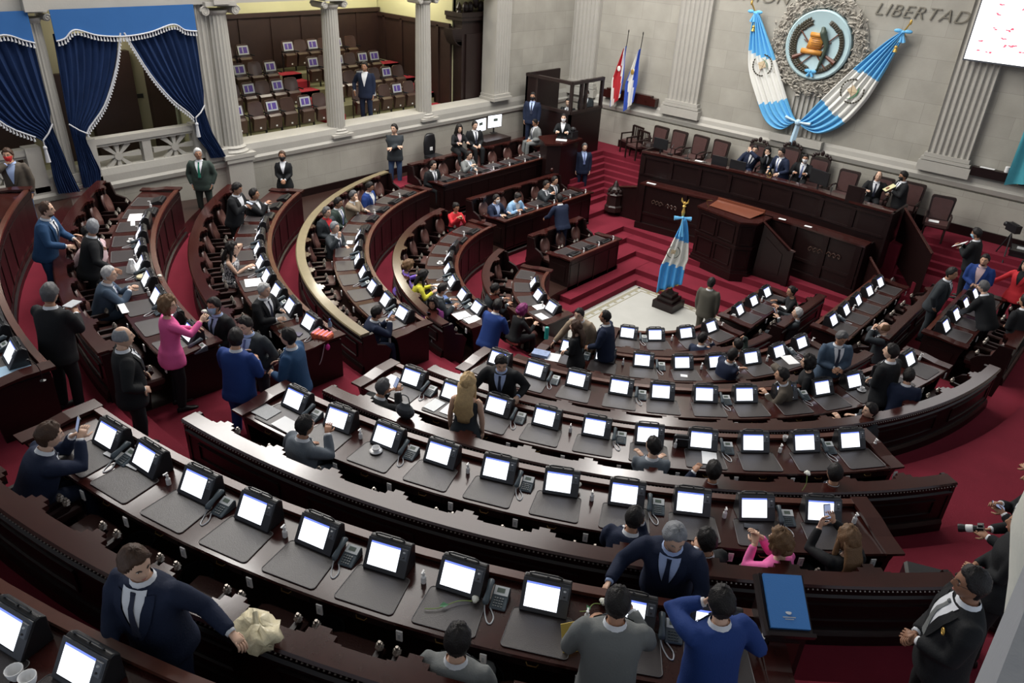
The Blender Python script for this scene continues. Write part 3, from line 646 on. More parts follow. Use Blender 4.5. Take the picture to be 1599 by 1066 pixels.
PROTO={'seat':proto_seat(),'terminal':proto_terminal(),'phone':proto_phone(),'pad':proto_pad(),'padv':None,'plate':proto_plate(),'bottle':proto_bottle(),'mic':proto_mic()}
USED=set()
def place(kind,x,y,z,rz,label,group=None,sc=None):
    p=PROTO[kind]
    if kind not in USED:
        USED.add(kind); p.location=(x,y,z); p.rotation_euler=(0,0,rz); p['label']=label
        if group: p['group']=group
        return p
    return dup(p,(x,y,z),rz,label,group)
RNM={0:'corner row',1:'nearest long row',2:'second row',3:'third row',4:'fourth row',5:'fifth row',6:'innermost row'}
SECN={'R':'right of central stair','L':'left of central stair','SR':'straight right block','SL':'straight left block'}
def ordl(i,n): return ORD[i] if i<16 else str(i+1)
def fill(k,sec,seats,phones=(),nomon=(),noseat=(),plates=True,pads=True,mons=True,seats_on=True,off=0):
    z=ZF[k]+.77; z0=ZF[k]
    for i,p in enumerate(seats):
        w2='%s place of %s, %s'%(ordl(i+off,0),RNM[k],SECN[sec])
        x,y,rz=frame(k,p,0)
        if mons and i not in nomon: place('terminal',x,y,z,rz+R(random.uniform(-4,4)),'black lit voting terminal, %s'%w2,'voting terminals')
        if pads: x,y,rz=frame(k,p,.265); place('pad',x,y,z+.002,rz,'leather desk pad, %s'%w2,'desk pads')
        if seats_on and i not in noseat: x,y,rz=frame(k,p,1.14); place('seat',x,y,z0,rz,'carved leather-backed seat, %s'%w2,'fixed members seats')
    for i in phones:
        p=seats[i]
        if isinstance(p,tuple): q=(p[0],p[1]+(.36 if p[0]=='R' else .36))
        else: q=p+math.degrees(.33/RK[k])
        x,y,rz=frame(k,q,.04); place('phone',x,y,z,rz,'grey telephone after %s place of %s, %s'%(ordl(i+off,0),RNM[k],SECN[sec]),'desk telephones')
    for i,p in enumerate(seats):
        if isinstance(p,tuple): q=(p[0],p[1]+.37)
        else: q=p+math.degrees(.36/RK[k])
        if plates:
            x,y,rz=frame(k,q,.55); place('plate',x,y,z-.10,rz,'white outlet box after %s place of %s, %s'%(ordl(i+off,0),RNM[k],SECN[sec]),'white outlets under the desks')
        if mons and i%2==1 and i not in phones:
            x,y,rz=frame(k,q,.05); place('bottle',x,y,z,rz,'white pump bottle after %s place of %s, %s'%(ordl(i+off,0),RNM[k],SECN[sec]),'pump bottles on the desks')
def spread(a,b,n): return [a+(b-a)*i/(n-1) for i in range(n)]
S1=[-82.2,-79.4,-76.2,-73.0,-70.0,-66.9,-63.9,-60.7,-57.6,-54.6]
S2=[-81.0,-77.1,-73.3,-69.4,-65.6,-61.7,-57.8,-54.0,-50.3,-46.4]
S3=[-79.7,-74.9,-70.1,-65.3,-60.6,-55.8,-51.0,-46.3,-41.5,-37.0]
S4=[-77.4,-71.3,-65.0,-58.8,-53.0,-46.9,-41.1,-34.9,-28.7,-22.7,-15.8,-8.8]
S5=[-72.2,-63.4,-54.2,-44.7,-36.2,-26.6,-17.7,-8.7]
S6=[-58,-44,-27,-10]
desk(0,-90,-56,'dark desk row cut by the bottom left corner of the view',[-73.5,-70.8])
fill(0,'R',[-73.4,-70.9],plates=False,seats_on=False)
desk(1,-85.6,-52.6,'long curved mahogany desk row nearest the camera',S1); fill(1,'R',S1,phones=(0,2,4,6,8))
desk(2,-83.4,-43.4,'long curved mahogany desk row, second from the camera, right of the central stair',S2); fill(2,'R',S2,phones=(0,2,4,6,8))
desk(3,-83.8,-34.6,'curved mahogany desk row, third from the camera, right of the central stair',S3); fill(3,'R',S3,phones=(0,2,4,6,8))
desk(4,-81,-4.6,'curved mahogany desk row, fourth from the camera, right of the central stair',S4); fill(4,'R',S4,phones=(1,3,5,7,9))
desk(5,-78.5,-5,'curved mahogany desk row, fifth from the camera, right of the central stair',S5); fill(5,'R',S5,phones=(0,2,4,6))
desk(6,-66,-1,'short curved mahogany desk row round the marble floor, right of the central stair',S6); fill(6,'R',S6,phones=(0,),noseat=(3,))
L1=[-92.9,-96.3,-99.6,-102.9,-106.2,-109.5,-112.8,-116.1]
L2=[-94.4,-98.3,-102.2,-106.1,-110,-113.9,-117.8,-121.7,-125.6,-129.5]
L3=[-96.3,-101.1,-105.7,-110.3,-114.9,-119.7,-124.5,-129.3,-134.1,-138.9]
L4=[-98.3,-103.9,-109.8,-116.2,-122.3,-128.5,-134.7,-140.9,-147.1,-153.3,-159.5,-165.7]
L5=[-102.9,-111.3,-120.4,-129.3,-138.2,-147,-156,-165]
L6=[-105,-121,-137,-153]
desk(1,-91.0,-124.2,'curved mahogany desk row at the far left edge with a tall curved front',L1); fill(1,'L',L1,phones=(1,3),nomon=(5,6,7),seats_on=False)
desk(2,-92.8,-133.5,'curved mahogany desk row where the white-haired man in grey-blue suit sits',L2); fill(2,'L',L2,phones=(0,2,4,6),nomon=(8,9))
desk(3,-92.8,-146.5,'curved mahogany desk row where the woman in patterned dress sits',L3); fill(3,'L',L3,phones=(0,2,4,6),nomon=(8,9))
desk(4,-94.3,-171,'curved mahogany desk row left of the central stair where four men in suits lean back',L4); fill(4,'L',L4,phones=(1,3,5),nomon=(7,8,9,10,11))
desk(5,-97.5,-173.5,'curved mahogany desk row where the women in purple and yellow sit',L5); fill(5,'L',L5,phones=(1,3),nomon=(6,7))
desk(6,-97,-163,'short curved mahogany desk row left of the marble floor',L6); fill(6,'L',L6,phones=(),nomon=(3,))
bench(1,-89.5,-55,'nearest curved bench back at the bottom left with row of carved seats')
bench(2,-83.4,-42.6,'second curved bench back from the camera with bright reflections on its cap')
bench(3,-83.2,-33.4,'third curved bench back from the camera ending near the photographers')
bench(4,-82,-4.2,'fourth curved bench back from the camera sweeping up at right')
bench(5,-79,-4.6,'fifth curved bench back, low behind the row of members near the centre')
bench(6,-63,-3,'innermost curved bench back right of the marble floor',False)
M_ochre=mat('worn_ochre_varnish',(.17,.135,.075),.35,var=.2,vscale=6,coat=.3)
bench(2,-93.6,-131.6,'curved bench back beside the man in bright blue suit at left')
bench(3,-92.8,-142,'curved bench back behind the woman in patterned dress')
bench(4,-93.8,-170,'curved bench back with pale worn cap behind the four men in suits',cap=M_ochre)
bench(5,-96.8,-169,'curved bench back behind the women in purple and yellow')
bench(6,-115,-164,'small tightly curved bench back left of the marble floor',False)
# straight blocks
def block(k,s,y0,y1,n,label,desklab,mons,**kw):
    ys=[y0+.42+(y1-y0-.84)*i/(n-1) for i in range(n)]; P=[(s,y) for y in ys]
    desk(k,(s,y0),(s,y1),desklab,P); fill(k,'S'+s,P,mons=mons,**kw)
    bench(k,(s,y0-.05),(s,y1+.05),label,False)
    return P
block(6,'R',.45,2.75,3,'straight bench back behind the grey-haired man lying back','straight dark desk block right of the marble floor',True,phones=(),plates=True)
block(5,'R',.42,4.2,5,'straight bench back right of the five unattended screens','straight desk block with five unattended lit screens at right',True,phones=(0,),plates=True)
block(4,'R',.55,3.6,4,'straight bench back at the right edge below the group of standing people','straight desk block where the grey-haired man bends over at right',True,phones=(),plates=True)
PL6=block(6,'L',.35,2.6,3,'straight bench back with three oval seats left of the marble floor','straight dark desk block with a white cup on its left corner',False)
PL5=block(5,'L',.05,4.0,5,'straight bench back behind the masked man and the man in light blue shirt','straight desk block where the man in light blue shirt sits',False)
PL4=block(4,'L',-.35,4.9,7,'straight bench back in front of the two monitors by the wall','straight desk block nearest the left wall',False)
# low black terminals folded on the left blocks
def proto_folded():
    t=empty('folded_terminal','x','terminal')
    mb=MB(); mb.prism([(-.12,0),(-.13,.03),(.05,.09),(.12,.06),(.12,0)],-.19,.19,lambda a,b,h:(h,a,b)); mb.build('housing',M_black,t)
    mb=MB(); mb.tube([(-.15,.06,.085),(.0,.075,.11),(.15,.06,.085)],.012,6); mb.build('handle',M_black,t); reg(t); return t
PROTO['fold']=proto_folded()
for k,P,nm in ((6,PL6,'straight block with the white cup'),(5,PL5,'middle straight left block'),(4,PL4,'straight block nearest the wall')):
    for i,p in enumerate(P):
        x,y,rz=frame(k,p,-.02); place('fold',x,y,ZF[k]+.77,rz,'black folded terminal, %s from near end of %s'%(ORD[i],nm),'folded terminals on the left blocks')
        x,y,rz=frame(k,(p[0],p[1]+.33),-.12); place('bottle',x,y,ZF[k]+.77,rz,'small white bottle after %s folded terminal of %s'%(ORD[i],nm),'pump bottles on the desks')
for k,P,nm in ((3,[-134.1,-138.9,-143],'third left row'),(4,[-140.9,-147.1,-153.3,-159.5,-165.7],'fourth left row'),(2,[-125.6,-129.5],'second left row'),(5,[-156,-165],'fifth left row'),(1,[-109.5,-112.8,-116.1],'far left desk row')):
    for i,p in enumerate(P):
        x,y,rz=frame(k,p,-.02); place('fold',x,y,ZF[k]+.77,rz,'black folded terminal at wall end of %s, %s along'%(nm,ORD[i]),'folded terminals on the curved rows')
# mics
for k,p,nm in ((2,-96.4,'end of the desk row by the woman in pink'),(3,-94.2,'end of the desk row by the woven bag'),(4,-95.8,'desk end by the man in navy with phone'),(1,-90,'end of the far left desk row')):
    x,y,rz=frame(k,p,-.1); place('mic',x,y,ZF[k]+.77,rz,'slim gooseneck microphone at the %s'%nm,'gooseneck microphones')
# wastebaskets under the near desks
def basket():
    t=empty('wastebasket','x','wastebasket'); mb=MB(); n=16
    mb.rings([[(.11*cos(2*PI*i/n),.11*sin(2*PI*i/n),0) for i in range(n)],[(.15*cos(2*PI*i/n),.15*sin(2*PI*i/n),.32) for i in range(n)],[(.14*cos(2*PI*i/n),.14*sin(2*PI*i/n),.32) for i in range(n)],[(.10*cos(2*PI*i/n),.10*sin(2*PI*i/n),.02) for i in range(n)]]); mb.build('bin_body',M_black,t,smooth=True,flat_ang=40)
    mb=MB(); mb.tube([(.15*cos(2*PI*i/n),.15*sin(2*PI*i/n),.32) for i in range(n+1)],.007,5); mb.build('rim',M_black,t); reg(t); return t
PROTO['basket']=basket()
for i,a in enumerate((-78,-74.7,-68.5,-62.3)):
    x,y,rz=frame(1,a,.45); place('basket',x,y,ZF[1],rz,'black wastebasket under the near desk row, %s from the left'%ORD[i],'black wastebaskets')
# ------------------------------------------------------------------ people
def headpt(lon,lat,off=0):
    """lon 0 = face front, lat -90..90 ; returns local head point (x right, y forward, z up)"""
    a=R(lon); b=R(lat); x=sin(a)*cos(b); y=cos(a)*cos(b); z=sin(b)
    px=.084*x; py=.105*y; pz=.130*z
    if z<0:
        px*=1-.30*(-z)**1.2
        if y>0: py=py*(1-.10*(-z)**2)+.012*(-z)*(y>0)
        else: py*=1-.38*(-z)**.8
    if y>0:
        py*=.96
        g=lambda v,s: math.exp(-(v/s)**2)
        py+=.024*g(px,.013)*g(pz+.016,.020)*(1 if pz<0.01 else .6)+.012*g(px,.010)*g(pz-.008,.02)
        for s in(-1,1): py-=.010*g(px-s*.032,.016)*g(pz-.012,.014)
        py+=.008*g(px,.03)*g(pz+.062,.010)+.008*g(px,.025)*g(pz+.098,.016)+.006*g(pz-.030,.012)*g(px,.05)
    v=Vector((px,py,pz)); 
    if off: v+=Vector((x,y,z)).normalized()*off
    return v
def wrapang(i,n):
    t=i/n*2-1  # -1..1 , denser at the front
    return 180*(abs(t)**1.25)*(1 if t>=0 else -1)
NL,NT=34,24
def ik(S,T,l1,l2,pole):
    d=T-S; L=min(d.length,(l1+l2)*.995); d=d.normalized() if d.length>0 else Vector((0,1,0)); 
    a=(l1*l1-l2*l2+L*L)/(2*L); h=math.sqrt(max(0,l1*l1-a*a)); p=pole-d*pole.dot(d)
    if p.length<1e-4: p=Vector((1,0,0))-d*d.x
    p.normalize(); return S+d*a+p*h, S+d*L
def handmesh(mb,W,d,n,curl,side,sc=1):
    """W wrist, d direction of the palm, n palm normal (out of the palm side)"""
    d=d.normalized(); n=(n-d*n.dot(d)).normalized(); s=d.cross(n)*side
    rs=[]
    for u,w,t in ((-.02,.024,.020),(.02,.034,.017),(.055,.042,.015),(.088,.040,.012)):
        c=W+d*u*sc; rs.append([c+s*(w*cos(2*PI*k/10))*sc+n*(t*sin(2*PI*k/10))*sc for k in range(10)])
    mb.rings(rs)
    for i,(o,L) in enumerate(((-.030,.066),(-.010,.078),(.011,.073),(.031,.058))):
        b=W+d*.082*sc+s*o*sc; c1=curl*(1+.12*i); pts=[b-d*.01*sc]; dd=d.copy(); p=b
        for j,f in enumerate((.42,.33,.25)):
            ang=c1*(.7+.5*j); q=(dd*cos(ang)+n*sin(ang)).normalized(); nn=(n*cos(ang)-dd*sin(ang)).normalized()
            p=p+q*L*f*sc; pts.append(p); dd=q; n_=nn
            n2=n; n=nn if j<2 else n2
        n=(W*0+n); 
        mb.tube(pts,[.0095*sc,.009*sc,.0085*sc,.0065*sc],6)
        n=d.cross(s)*(-side if False else 1); n=(s.cross(d)*side if False else n)
        # restore the palm normal
        n=(s*side).cross(d); n=n.normalized()
    b=W+d*.025*sc-s*.030*sc; t1=(d*.55-s*.65+n*.45).normalized(); t2=(d*.85-s*.2+n*.5).normalized()
    mb.tube([b,b+t1*.038*sc,b+t1*.038*sc+t2*.030*sc,b+t1*.038*sc+t2*.052*sc],[.014*sc,.012*sc,.010*sc,.007*sc],6)
PRE={'lap':((.10,.26,.62),(-.10,.26,.62)),'desk':((.16,.42,.84),(-.16,.42,.84)),'rest':((.30,.20,.72),(-.30,.20,.72)),
 'down':((.23,.05,.80),(-.23,.05,.80)),'clasp':((.035,.22,1.0),(-.035,.22,1.0)),'fold':((-.10,.24,1.16),(.10,.26,1.12)),'sfold':((-.10,.26,.90),(.10,.28,.87)),
 'sphone':((.05,.36,1.0),(-.06,.33,.97)),'phone':((.05,.34,1.22),(-.06,.30,1.18)),'schin':((.05,.22,1.10),(-.14,.36,.82)),'chin':((.05,.17,1.42),(-.12,.25,1.12)),
 'hips':((.22,-.02,1.02),(-.22,-.02,1.02)),'pocket':((.22,.06,.86),(-.22,.06,.86)),'deskS':((.28,.45,.95),(-.28,.45,.95)),'reach':((.30,.62,1.02),(-.26,.30,.95))}
PEOPLE=[]
def person(label,hx,hy,zf,face,pose='sit',lean=8,side=0,hyaw=0,hpitch=0,hands=None,jk='navy',shirt='white',tie='tie',tr=None,sk='a',hair='black',hs='short',fem=False,bare=False,glasses=False,mask=None,sc=1.0,legsep=.11,knees=None,beard=False,shoes='black',dress=False,curl=None,group=None,badge=False):
    sit=pose=='sit'; tr=tr or jk
    if hands is None: hands='lap' if sit else 'down'
    hd=PRE[hands] if isinstance(hands,str) else hands
    u=Vector((sin(R(side)),sin(R(lean)),cos(R(lean))*cos(R(side)))).normalized()
    rgt=Vector((1,0,0)); rgt=(rgt-u*rgt.dot(u)).normalized(); fwd=u.cross(rgt).normalized()
    pel=Vector((0,0,.55 if sit else .93))
    P=lambda t:pel+u*t
    wS=.165 if fem else .205
    # torso sections t, half width, half depth, forward shift
    if fem: SEC=[(-.20,.185,.135,0),(-.05,.178,.130,0),(.06,.150,.112,0),(.16,.132,.102,.004),(.28,.152,.118,.016),(.37,.160,.118,.012),(.43,.160,.090,0),(.475,.105,.070,-.006),(.51,.056,.056,-.004)]
    else: SEC=[(-.20,.200,.150,.004),(-.05,.198,.156,.012),(.06,.192,.156,.018),(.18,.186,.148,.014),(.30,.202,.144,.010),(.38,.208,.132,.006),(.430,.206,.100,-.002),(.462,.150,.086,-.006),(.49,.088,.076,-.006),(.515,.068,.066,-.006)]
    def sec(t):
        for i in range(len(SEC)-1):
            if SEC[i][0]<=t<=SEC[i+1][0]:
                f=(t-SEC[i][0])/(SEC[i+1][0]-SEC[i][0]); return [SEC[i][j]*(1-f)+SEC[i+1][j]*f for j in range(1,4)]
        return list((SEC[0] if t<0 else SEC[-1])[1:])
    def ring(t,off=0,n=20):
        w,d,s=sec(t); c=P(t)+fwd*s; out=[]
        for k in range(n):
            a=2*PI*k/n; ca,sa=cos(a),sin(a); e=.82
            out.append(c+rgt*((w+off)*abs(ca)**e*(1 if ca>0 else -1))+fwd*((d+off)*abs(sa)**e*(1 if sa>0 else -1)))
        return out
    def surf(t,al,off=0):   # al=0 front, + to the right
        w,d,s=sec(t); c=P(t)+fwd*s; ca,sa=sin(al),cos(al); e=.82
        return c+rgt*((w+off)*abs(ca)**e*(1 if ca>0 else -1))+fwd*((d+off)*abs(sa)**e*(1 if sa>0 else -1))
    def surfx(t,x,off=0):
        w,d,s=sec(t); q=min(.999,abs(x)/(w+off)); al=math.asin(q**(1/.82)); return surf(t,al if x>=0 else -al,off)
    # head frame
    neck=P(.51)-fwd*.004; hc=P(.50)+u*.075+Vector((0,.022,.075)); 
    HM=Matrix.Rotation(R(hyaw),3,'Z')@Matrix.Rotation(-R(lean*.25)+R(-hpitch),3,'X')
    # hpitch > 0 looks down
    hp=lambda lon,lat,off=0: hc+HM@headpt(lon,lat,off)
    # arms
    arms=[]
    for s,T in ((1,hd[0]),(-1,hd[1])):
        S=P(.425)+rgt*(s*wS*1.0); T=Vector(T)
        pole=Vector((s*.6,-.35,-.9)) if hands not in ('hips',) else Vector((s,-.3,0))
        if T.z>1.35 and not sit or (sit and T.z>1.12): pole=Vector((s*.9,.25,-.6))
        E,Wr=ik(S,T,.285*(.93 if fem else 1),.255*(.93 if fem else 1),pole); arms.append((s,S,E,Wr))
    # legs
    legs=[]
    for i,s in enumerate((1,-1)):
        H=pel+Vector((s*.092,0,-.02))
        if sit:
            K=Vector((s*legsep*1.15,.43,.53)); A=Vector((s*legsep,.44,.09))
        else:
            K=Vector((s*legsep,.03,.50)); A=Vector((s*legsep*1.05,-.02,.09))
        if knees: K,A=Vector(knees[i][0]),Vector(knees[i][1])
        legs.append((s,H,K,A))
    # body mesh
    mb=MB(); 
    mb.rings([ring(t,-.022) for t in (-.12,0,.1,.2,.3,.4,.45,.48,.512)])
    mb.tube([P(.46)-fwd*.008,neck,hc-Vector((0,.02,.055))],[.062,.054 if not fem else .045,.052 if not fem else .043],12)
    rs=[]
    for i in range(NT+1):
        lat=-86+172*i/NT; rs.append([hp(wrapang(k,NL),lat) for k in range(NL)])
    mb.rings(rs)
    for s in(-1,1):
        mb.ell(hc+HM@Vector((s*.077,-.004,-.004)),(.010,.018,.030),8,6,M=HM)
    for s,S,E,Wr in arms:
        r0=.046 if fem else .052
        mb.tube([S-rgt*s*.03,S.lerp(E,.12),S.lerp(E,.5),E,E.lerp(Wr,.3),E.lerp(Wr,.7),Wr],[r0*.9,r0,r0*.92,r0*.78,r0*.80,r0*.62,.027],10)
        cu=curl if curl is not None else (.55 if hands in('sphone','phone','clasp','fold') else .28)
        dd=(Wr-E).normalized(); nn=Vector((-s*.7,.1,-.6)) if not sit else Vector((-s*.3,0,-1))
        if hands in ('down','pocket'): nn=Vector((-s,.2,0))
        if Wr.z>(1.35 if not sit else 1.08): nn=Vector((-s*.3,-.9,.1)); dd=(dd+Vector((0,0,.8))).normalized()
        elif sit or hands in('deskS','reach','clasp','phone'): dd=(dd+Vector((-s*.25,.6,-.05))).normalized()
        handmesh(mb,Wr,dd,nn,cu,s)
    for s,H,K,A in legs: mb.tube([H,H.lerp(K,.5),K,K.lerp(A,.35),A],[.080,.072,.052,.052,.036],10)
    # hips of body
    rz=R(face)-PI/2
    q=Vector((hc.x*cos(rz)-hc.y*sin(rz),hc.x*sin(rz)+hc.y*cos(rz)))*sc
    skm=skin(sk,SK[sk])
    body=mb.build('person',skm,None,(hx-q.x,hy-q.y,zf),rz,smooth=True)
    sc*=1.03; body.scale=(sc,sc,sc); tag(body,label,'person',group)
    par=body
    def part(mb,name,m,rem=None,smooth=True,sm=1):
        o=mb.build(name,m,par,smooth=smooth,flat_ang=None)
        if rem:
            r=o.modifiers.new('r','REMESH'); r.mode='VOXEL'; r.voxel_size=rem; r.use_smooth_shade=True
            k=o.modifiers.new('s','SMOOTH'); k.iterations=2*sm; k.factor=.5
        return o
    # trousers
    if legs and not dress:
        mb=MB(); mb.tube([pel+u*.12,pel,pel-Vector((0,-.02 if sit else 0,.10))],[.145*(.78 if fem else 1),.155*(.78 if fem else 1),.13*(.85 if fem else 1)],14)
        for s,H,K,A in legs:
            mb.tube([H+Vector((0,0,.02)),H.lerp(K,.4),K,K.lerp(A,.5),A+Vector((0,0,.0))],[.105*(.85 if fem else 1),.098,.075,.068,.062],12)
        part(mb,'trousers',C_(tr),.024)
    elif dress:
        mb=MB()
        if sit:
            mb.tube([pel+u*.12,pel,pel-Vector((0,-.02,.10))],[.145,.16,.13],14); 
            for s,H,K,A in legs: mb.tube([H,H.lerp(K,.5),H.lerp(K,.95)],[.11,.105,.09],12)
        else: mb.rings([[pel+Vector((w*cos(2*PI*k/20),w*.8*sin(2*PI*k/20),z)) for k in range(20)] for z,w in ((.1,.15),(-.1,.19),(-.3,.20),(-.5,.21))])
        part(mb,'skirt',C_(tr),.024)
    # shoes
    for s,H,K,A in legs:
        mb=MB(); rs=[]
        for y,w,h in ((-.07,.030,.06),(-.03,.042,.10),(.05,.040,.09),(.12,.045,.055),(.18,.040,.045),(.215,.015,.025)):
            rs.append([Vector((A.x+w*cos(2*PI*k/10),A.y+y,max(0,A.z-.09)+h/2*(1+sin(2*PI*k/10)))) for k in range(10)])
        mb.rings(rs); part(mb,'shoe',cloth('shoe_'+shoes,(.012,.011,.011) if shoes=='black' else (.10,.05,.03),.4))
    # jacket or top
    hem=(-.06 if sit else -.20); 
    if dress: hem=-.02
    mb=MB(); ts=[t for t in (-.20,-.12,-.06,0,.06,.13,.2,.28,.36,.41,.44,.465,.485) if t>=hem]
    if bare: ts=[t for t in ts if t<.42]
    mb.rings([ring(t,(.012+(.012 if t<-.1 else 0)+(.014 if fem and t<.05 else 0)),24) for t in ts])
    if not bare:
        for s,S,E,Wr in arms:
            r0=.062 if fem else .078
            mb.tube([P(.40)+rgt*s*wS*.45,S-Vector((0,0,.006)),S.lerp(E,.25),S.lerp(E,.6),E,E.lerp(Wr,.4),E.lerp(Wr,.93)],[r0*.8,r0*1.0,r0*1.0,r0*.90,r0*.86,r0*.78,r0*.66],12)
    part(mb,'dress' if dress else ('top' if bare else 'jacket'),C_(jk),.019 if not bare else .022)
    if not bare:
        # shirt cuffs
        if shirt:
            for s,S,E,Wr in arms:
                mb=MB(); mb.tube([E.lerp(Wr,.86),E.lerp(Wr,1.0)],[.036,.034],10); part(mb,'shirt_cuff',C_(shirt))
            mb=MB(); rows=[]
            V0=.14 if not fem else .22
            for i in range(9):
                t=V0+(.487-V0)*i/8; a=.006+.078*min(1,i/7)*(1 if not fem else .8); rows.append([surfx(t,-a+2*a*j/6,.021) for j in range(7)])
            mb.rings(rows,closed=False,cap=False)
            rc=[]
            for dz,rr in ((-.005,.086),(.02,.076),(.045,.068)):
                rc.append([P(.475+dz)-fwd*.004+rgt*rr*cos(2*PI*k/14)*(1.05)+fwd*rr*sin(2*PI*k/14) for k in range(14)])
            mb.rings(rc,cap=False)
            o=part(mb,'shirt_collar',C_(shirt)); 
            if tie:
                mb=MB(); rows=[]
                for i in range(9):
                    t=V0+.0+(.463-V0)*i/8; wd=.034-.020*i/8 if i<8 else .018
                    p=surf(t,0,.026); rows.append([p-rgt*wd,p+fwd*.004,p+rgt*wd])
                mb.rings(rows,closed=False,cap=False); mb.tube([surf(.455,0,.024),surf(.47,0,.02)],[.018,.02],6); part(mb,'tie',C_(tie))
            if badge:
                mb=MB(); c=surf(.34,-.72,.030); mb.tube([c+Vector((.022*cos(k*PI/6),.002,.022*sin(k*PI/6))) for k in range(13)],.006,5); mb.ell(c,(.010,.006,.012),8,5); part(mb,'gold_badge',M_gold)
            # lapels
            mb=MB()
            for s in(-1,1):
                rows=[]
                for i in range(9):
                    t=V0-.03+(.49-V0)*i/8; a=.004+.078*min(1,i/7)*(1 if not fem else .8); wd=.030+.040*sin(PI*min(1,i/8*.8)); rows.append([surfx(t,s*a,.027),surfx(t,s*(a+wd),.024)])
                mb.rings(rows,closed=False,cap=False)
            part(mb,'lapels',C_(jk))
    # hair
    if hs!='none':
        def hm(lon,lat):
            L=abs(lon)
            if hs=='bald': top=34; m=1-max(0,(lat-34)/20)**2; line=-8 if L>60 else 90; v=min((lat-line)/14,1) if L>58 else -1; return min(v,m)
            if hs=='reced': line=46+ (12 if L<20 else 0) if L<48 else 8 if L<75 else (-8 if L<105 else -42)
            else: line=(39 if not fem else 42) if L<38 else (39-(L-38)*1.05 if L<75 else (2-(L-75)*.4 if L<105 else -44))
            if hs in('long','bob') : line=(36 if L<34 else (36-(L-34)*2.2 if L<60 else -60))
            return max(-1,min(1,(lat-line)/9))
        thick={'short':.011,'bald':.005,'reced':.008,'long':.020,'bob':.026,'bun':.013}[hs]
        rnd=random.Random(len(PEOPLE)+3)
        ph=[rnd.uniform(0,6) for _ in range(4)]
        pts=[];ms=[]
        n2=40;m2=26
        for i in range(m2+1):
            lat=-86+172*i/m2
            for k in range(n2):
                lon=-180+360*k/n2; m=hm(lon,lat); ms.append(m)
                th=thick*(1+.35*sin(lon*.10+ph[0])*cos(lat*.12+ph[1])+.25*sin(lon*.31+lat*.23+ph[2]))
                if hs not in('bald',) and lat>10 and abs(lon)<70: th*=1.35
                pts.append(hp(lon,lat,th if m>.3 else (th*.5 if m>0 else -.004)))
        fs=[]
        for i in range(m2):
            for k in range(n2):
                a=i*n2+k;b=i*n2+(k+1)%n2;c=b+n2;d=a+n2
                if max(ms[a],ms[b],ms[c],ms[d])>0: fs.append((a,b,c,d))
        if hs!='bald': fs.append(tuple(m2*n2+k for k in range(n2)))
        mb=MB(); mb.add(pts,fs)
        if hs=='long':
            rs=[]
            for i in range(9):
                f=i/8; w=(.085+.03*f if i<7 else .07)*(1.25 if hair=='blond' else 1)*(1+.07*sin(i*2.2)); d=.05-.012*f
                c=hc+HM@Vector((0,-.055,.02)) ; c=c+Vector((0,-.11*min(1,f*2.2),-(.52 if hair=='blond' else .40)*f))
                rs.append([c+Vector((w*cos(2*PI*k/18)*(1+.06*sin(k*2.3+i)),d*sin(2*PI*k/18)*(1+.15*sin(k*3.1+i*1.3)),0)) for k in range(18)])
            mb.rings(rs)
            for s in(-1,1): mb.tube([hc+HM@Vector((s*.075,.02,.03)),hc+HM@Vector((s*.088,.015,-.06)),hc+Vector((s*.095,.0,-.17)),hc+Vector((s*.10,-.01,-.27))],[.02,.028,.03,.014],8)
        if hs=='bob':
            for s in(-1,1): mb.tube([hc+HM@Vector((s*.07,.01,.05)),hc+HM@Vector((s*.088,.0,-.03)),hc+HM@Vector((s*.082,-.005,-.10))],[.025,.034,.02],8)
            mb.tube([hc+HM@Vector((-.06,-.07,-.04)),hc+HM@Vector((0,-.09,-.05)),hc+HM@Vector((.06,-.07,-.04))],[.045,.05,.045],10)
        if hs=='bun': mb.ell(hc+HM@Vector((0,-.125,.03)),(.045,.04,.045),10,6)
        hcx=HR[hair]; hm_=mat('hair_'+hair,hcx,.5,bump=.6,bscale=90,var=.25,vscale=30,spec=.3)
        part(mb,'hair',hm_)
    # face
    mb=MB()
    for s in(-1,1):
        c=hp(s*22,6.2,-.002); mb.ell(c,(.0125,.006,.0075),8,5,mi=0,M=HM); mb.ell(c+HM@Vector((s*-.0,.0045,0)),(.0055,.0028,.0058),8,4,mi=1,M=HM)
    o=mb.build('eyes',[mat('eye_white',(.62,.58,.54),.3),mat('eye_dark',(.02,.012,.01),.2)],par,smooth=True)
    if hs!='none' or True:
        mb=MB()
        for s in(-1,1): mb.tube([hp(s*12,14,.003),hp(s*22,17,.004),hp(s*34,14,.003)],[.0035,.0045,.002],5)
        part(mb,'eyebrows',mat('brow',(.03,.022,.018),.7) if hair not in('white','grey') else mat('brow_grey',(.2,.19,.18),.7))
    if not mask:
        mb=MB(); mb.tube([hp(-15,-32,.001),hp(-6,-31,.003),hp(0,-31.5,.003),hp(6,-31,.003),hp(15,-32,.001)],[.002,.005,.0045,.005,.002],6,sq=1)
        part(mb,'lips',mat('lips',(.36,.12,.10) if not fem else (.42,.07,.08),.45))
    if beard and not mask:
        mb=MB(); rows=[]
        for lat in (-62,-52,-42,-36): rows.append([hp(lon,lat,.005) for lon in range(-70,71,10)])
        mb.rings(rows,closed=False,cap=False); part(mb,'beard',mat('hair_'+hair,HR[hair],.5))
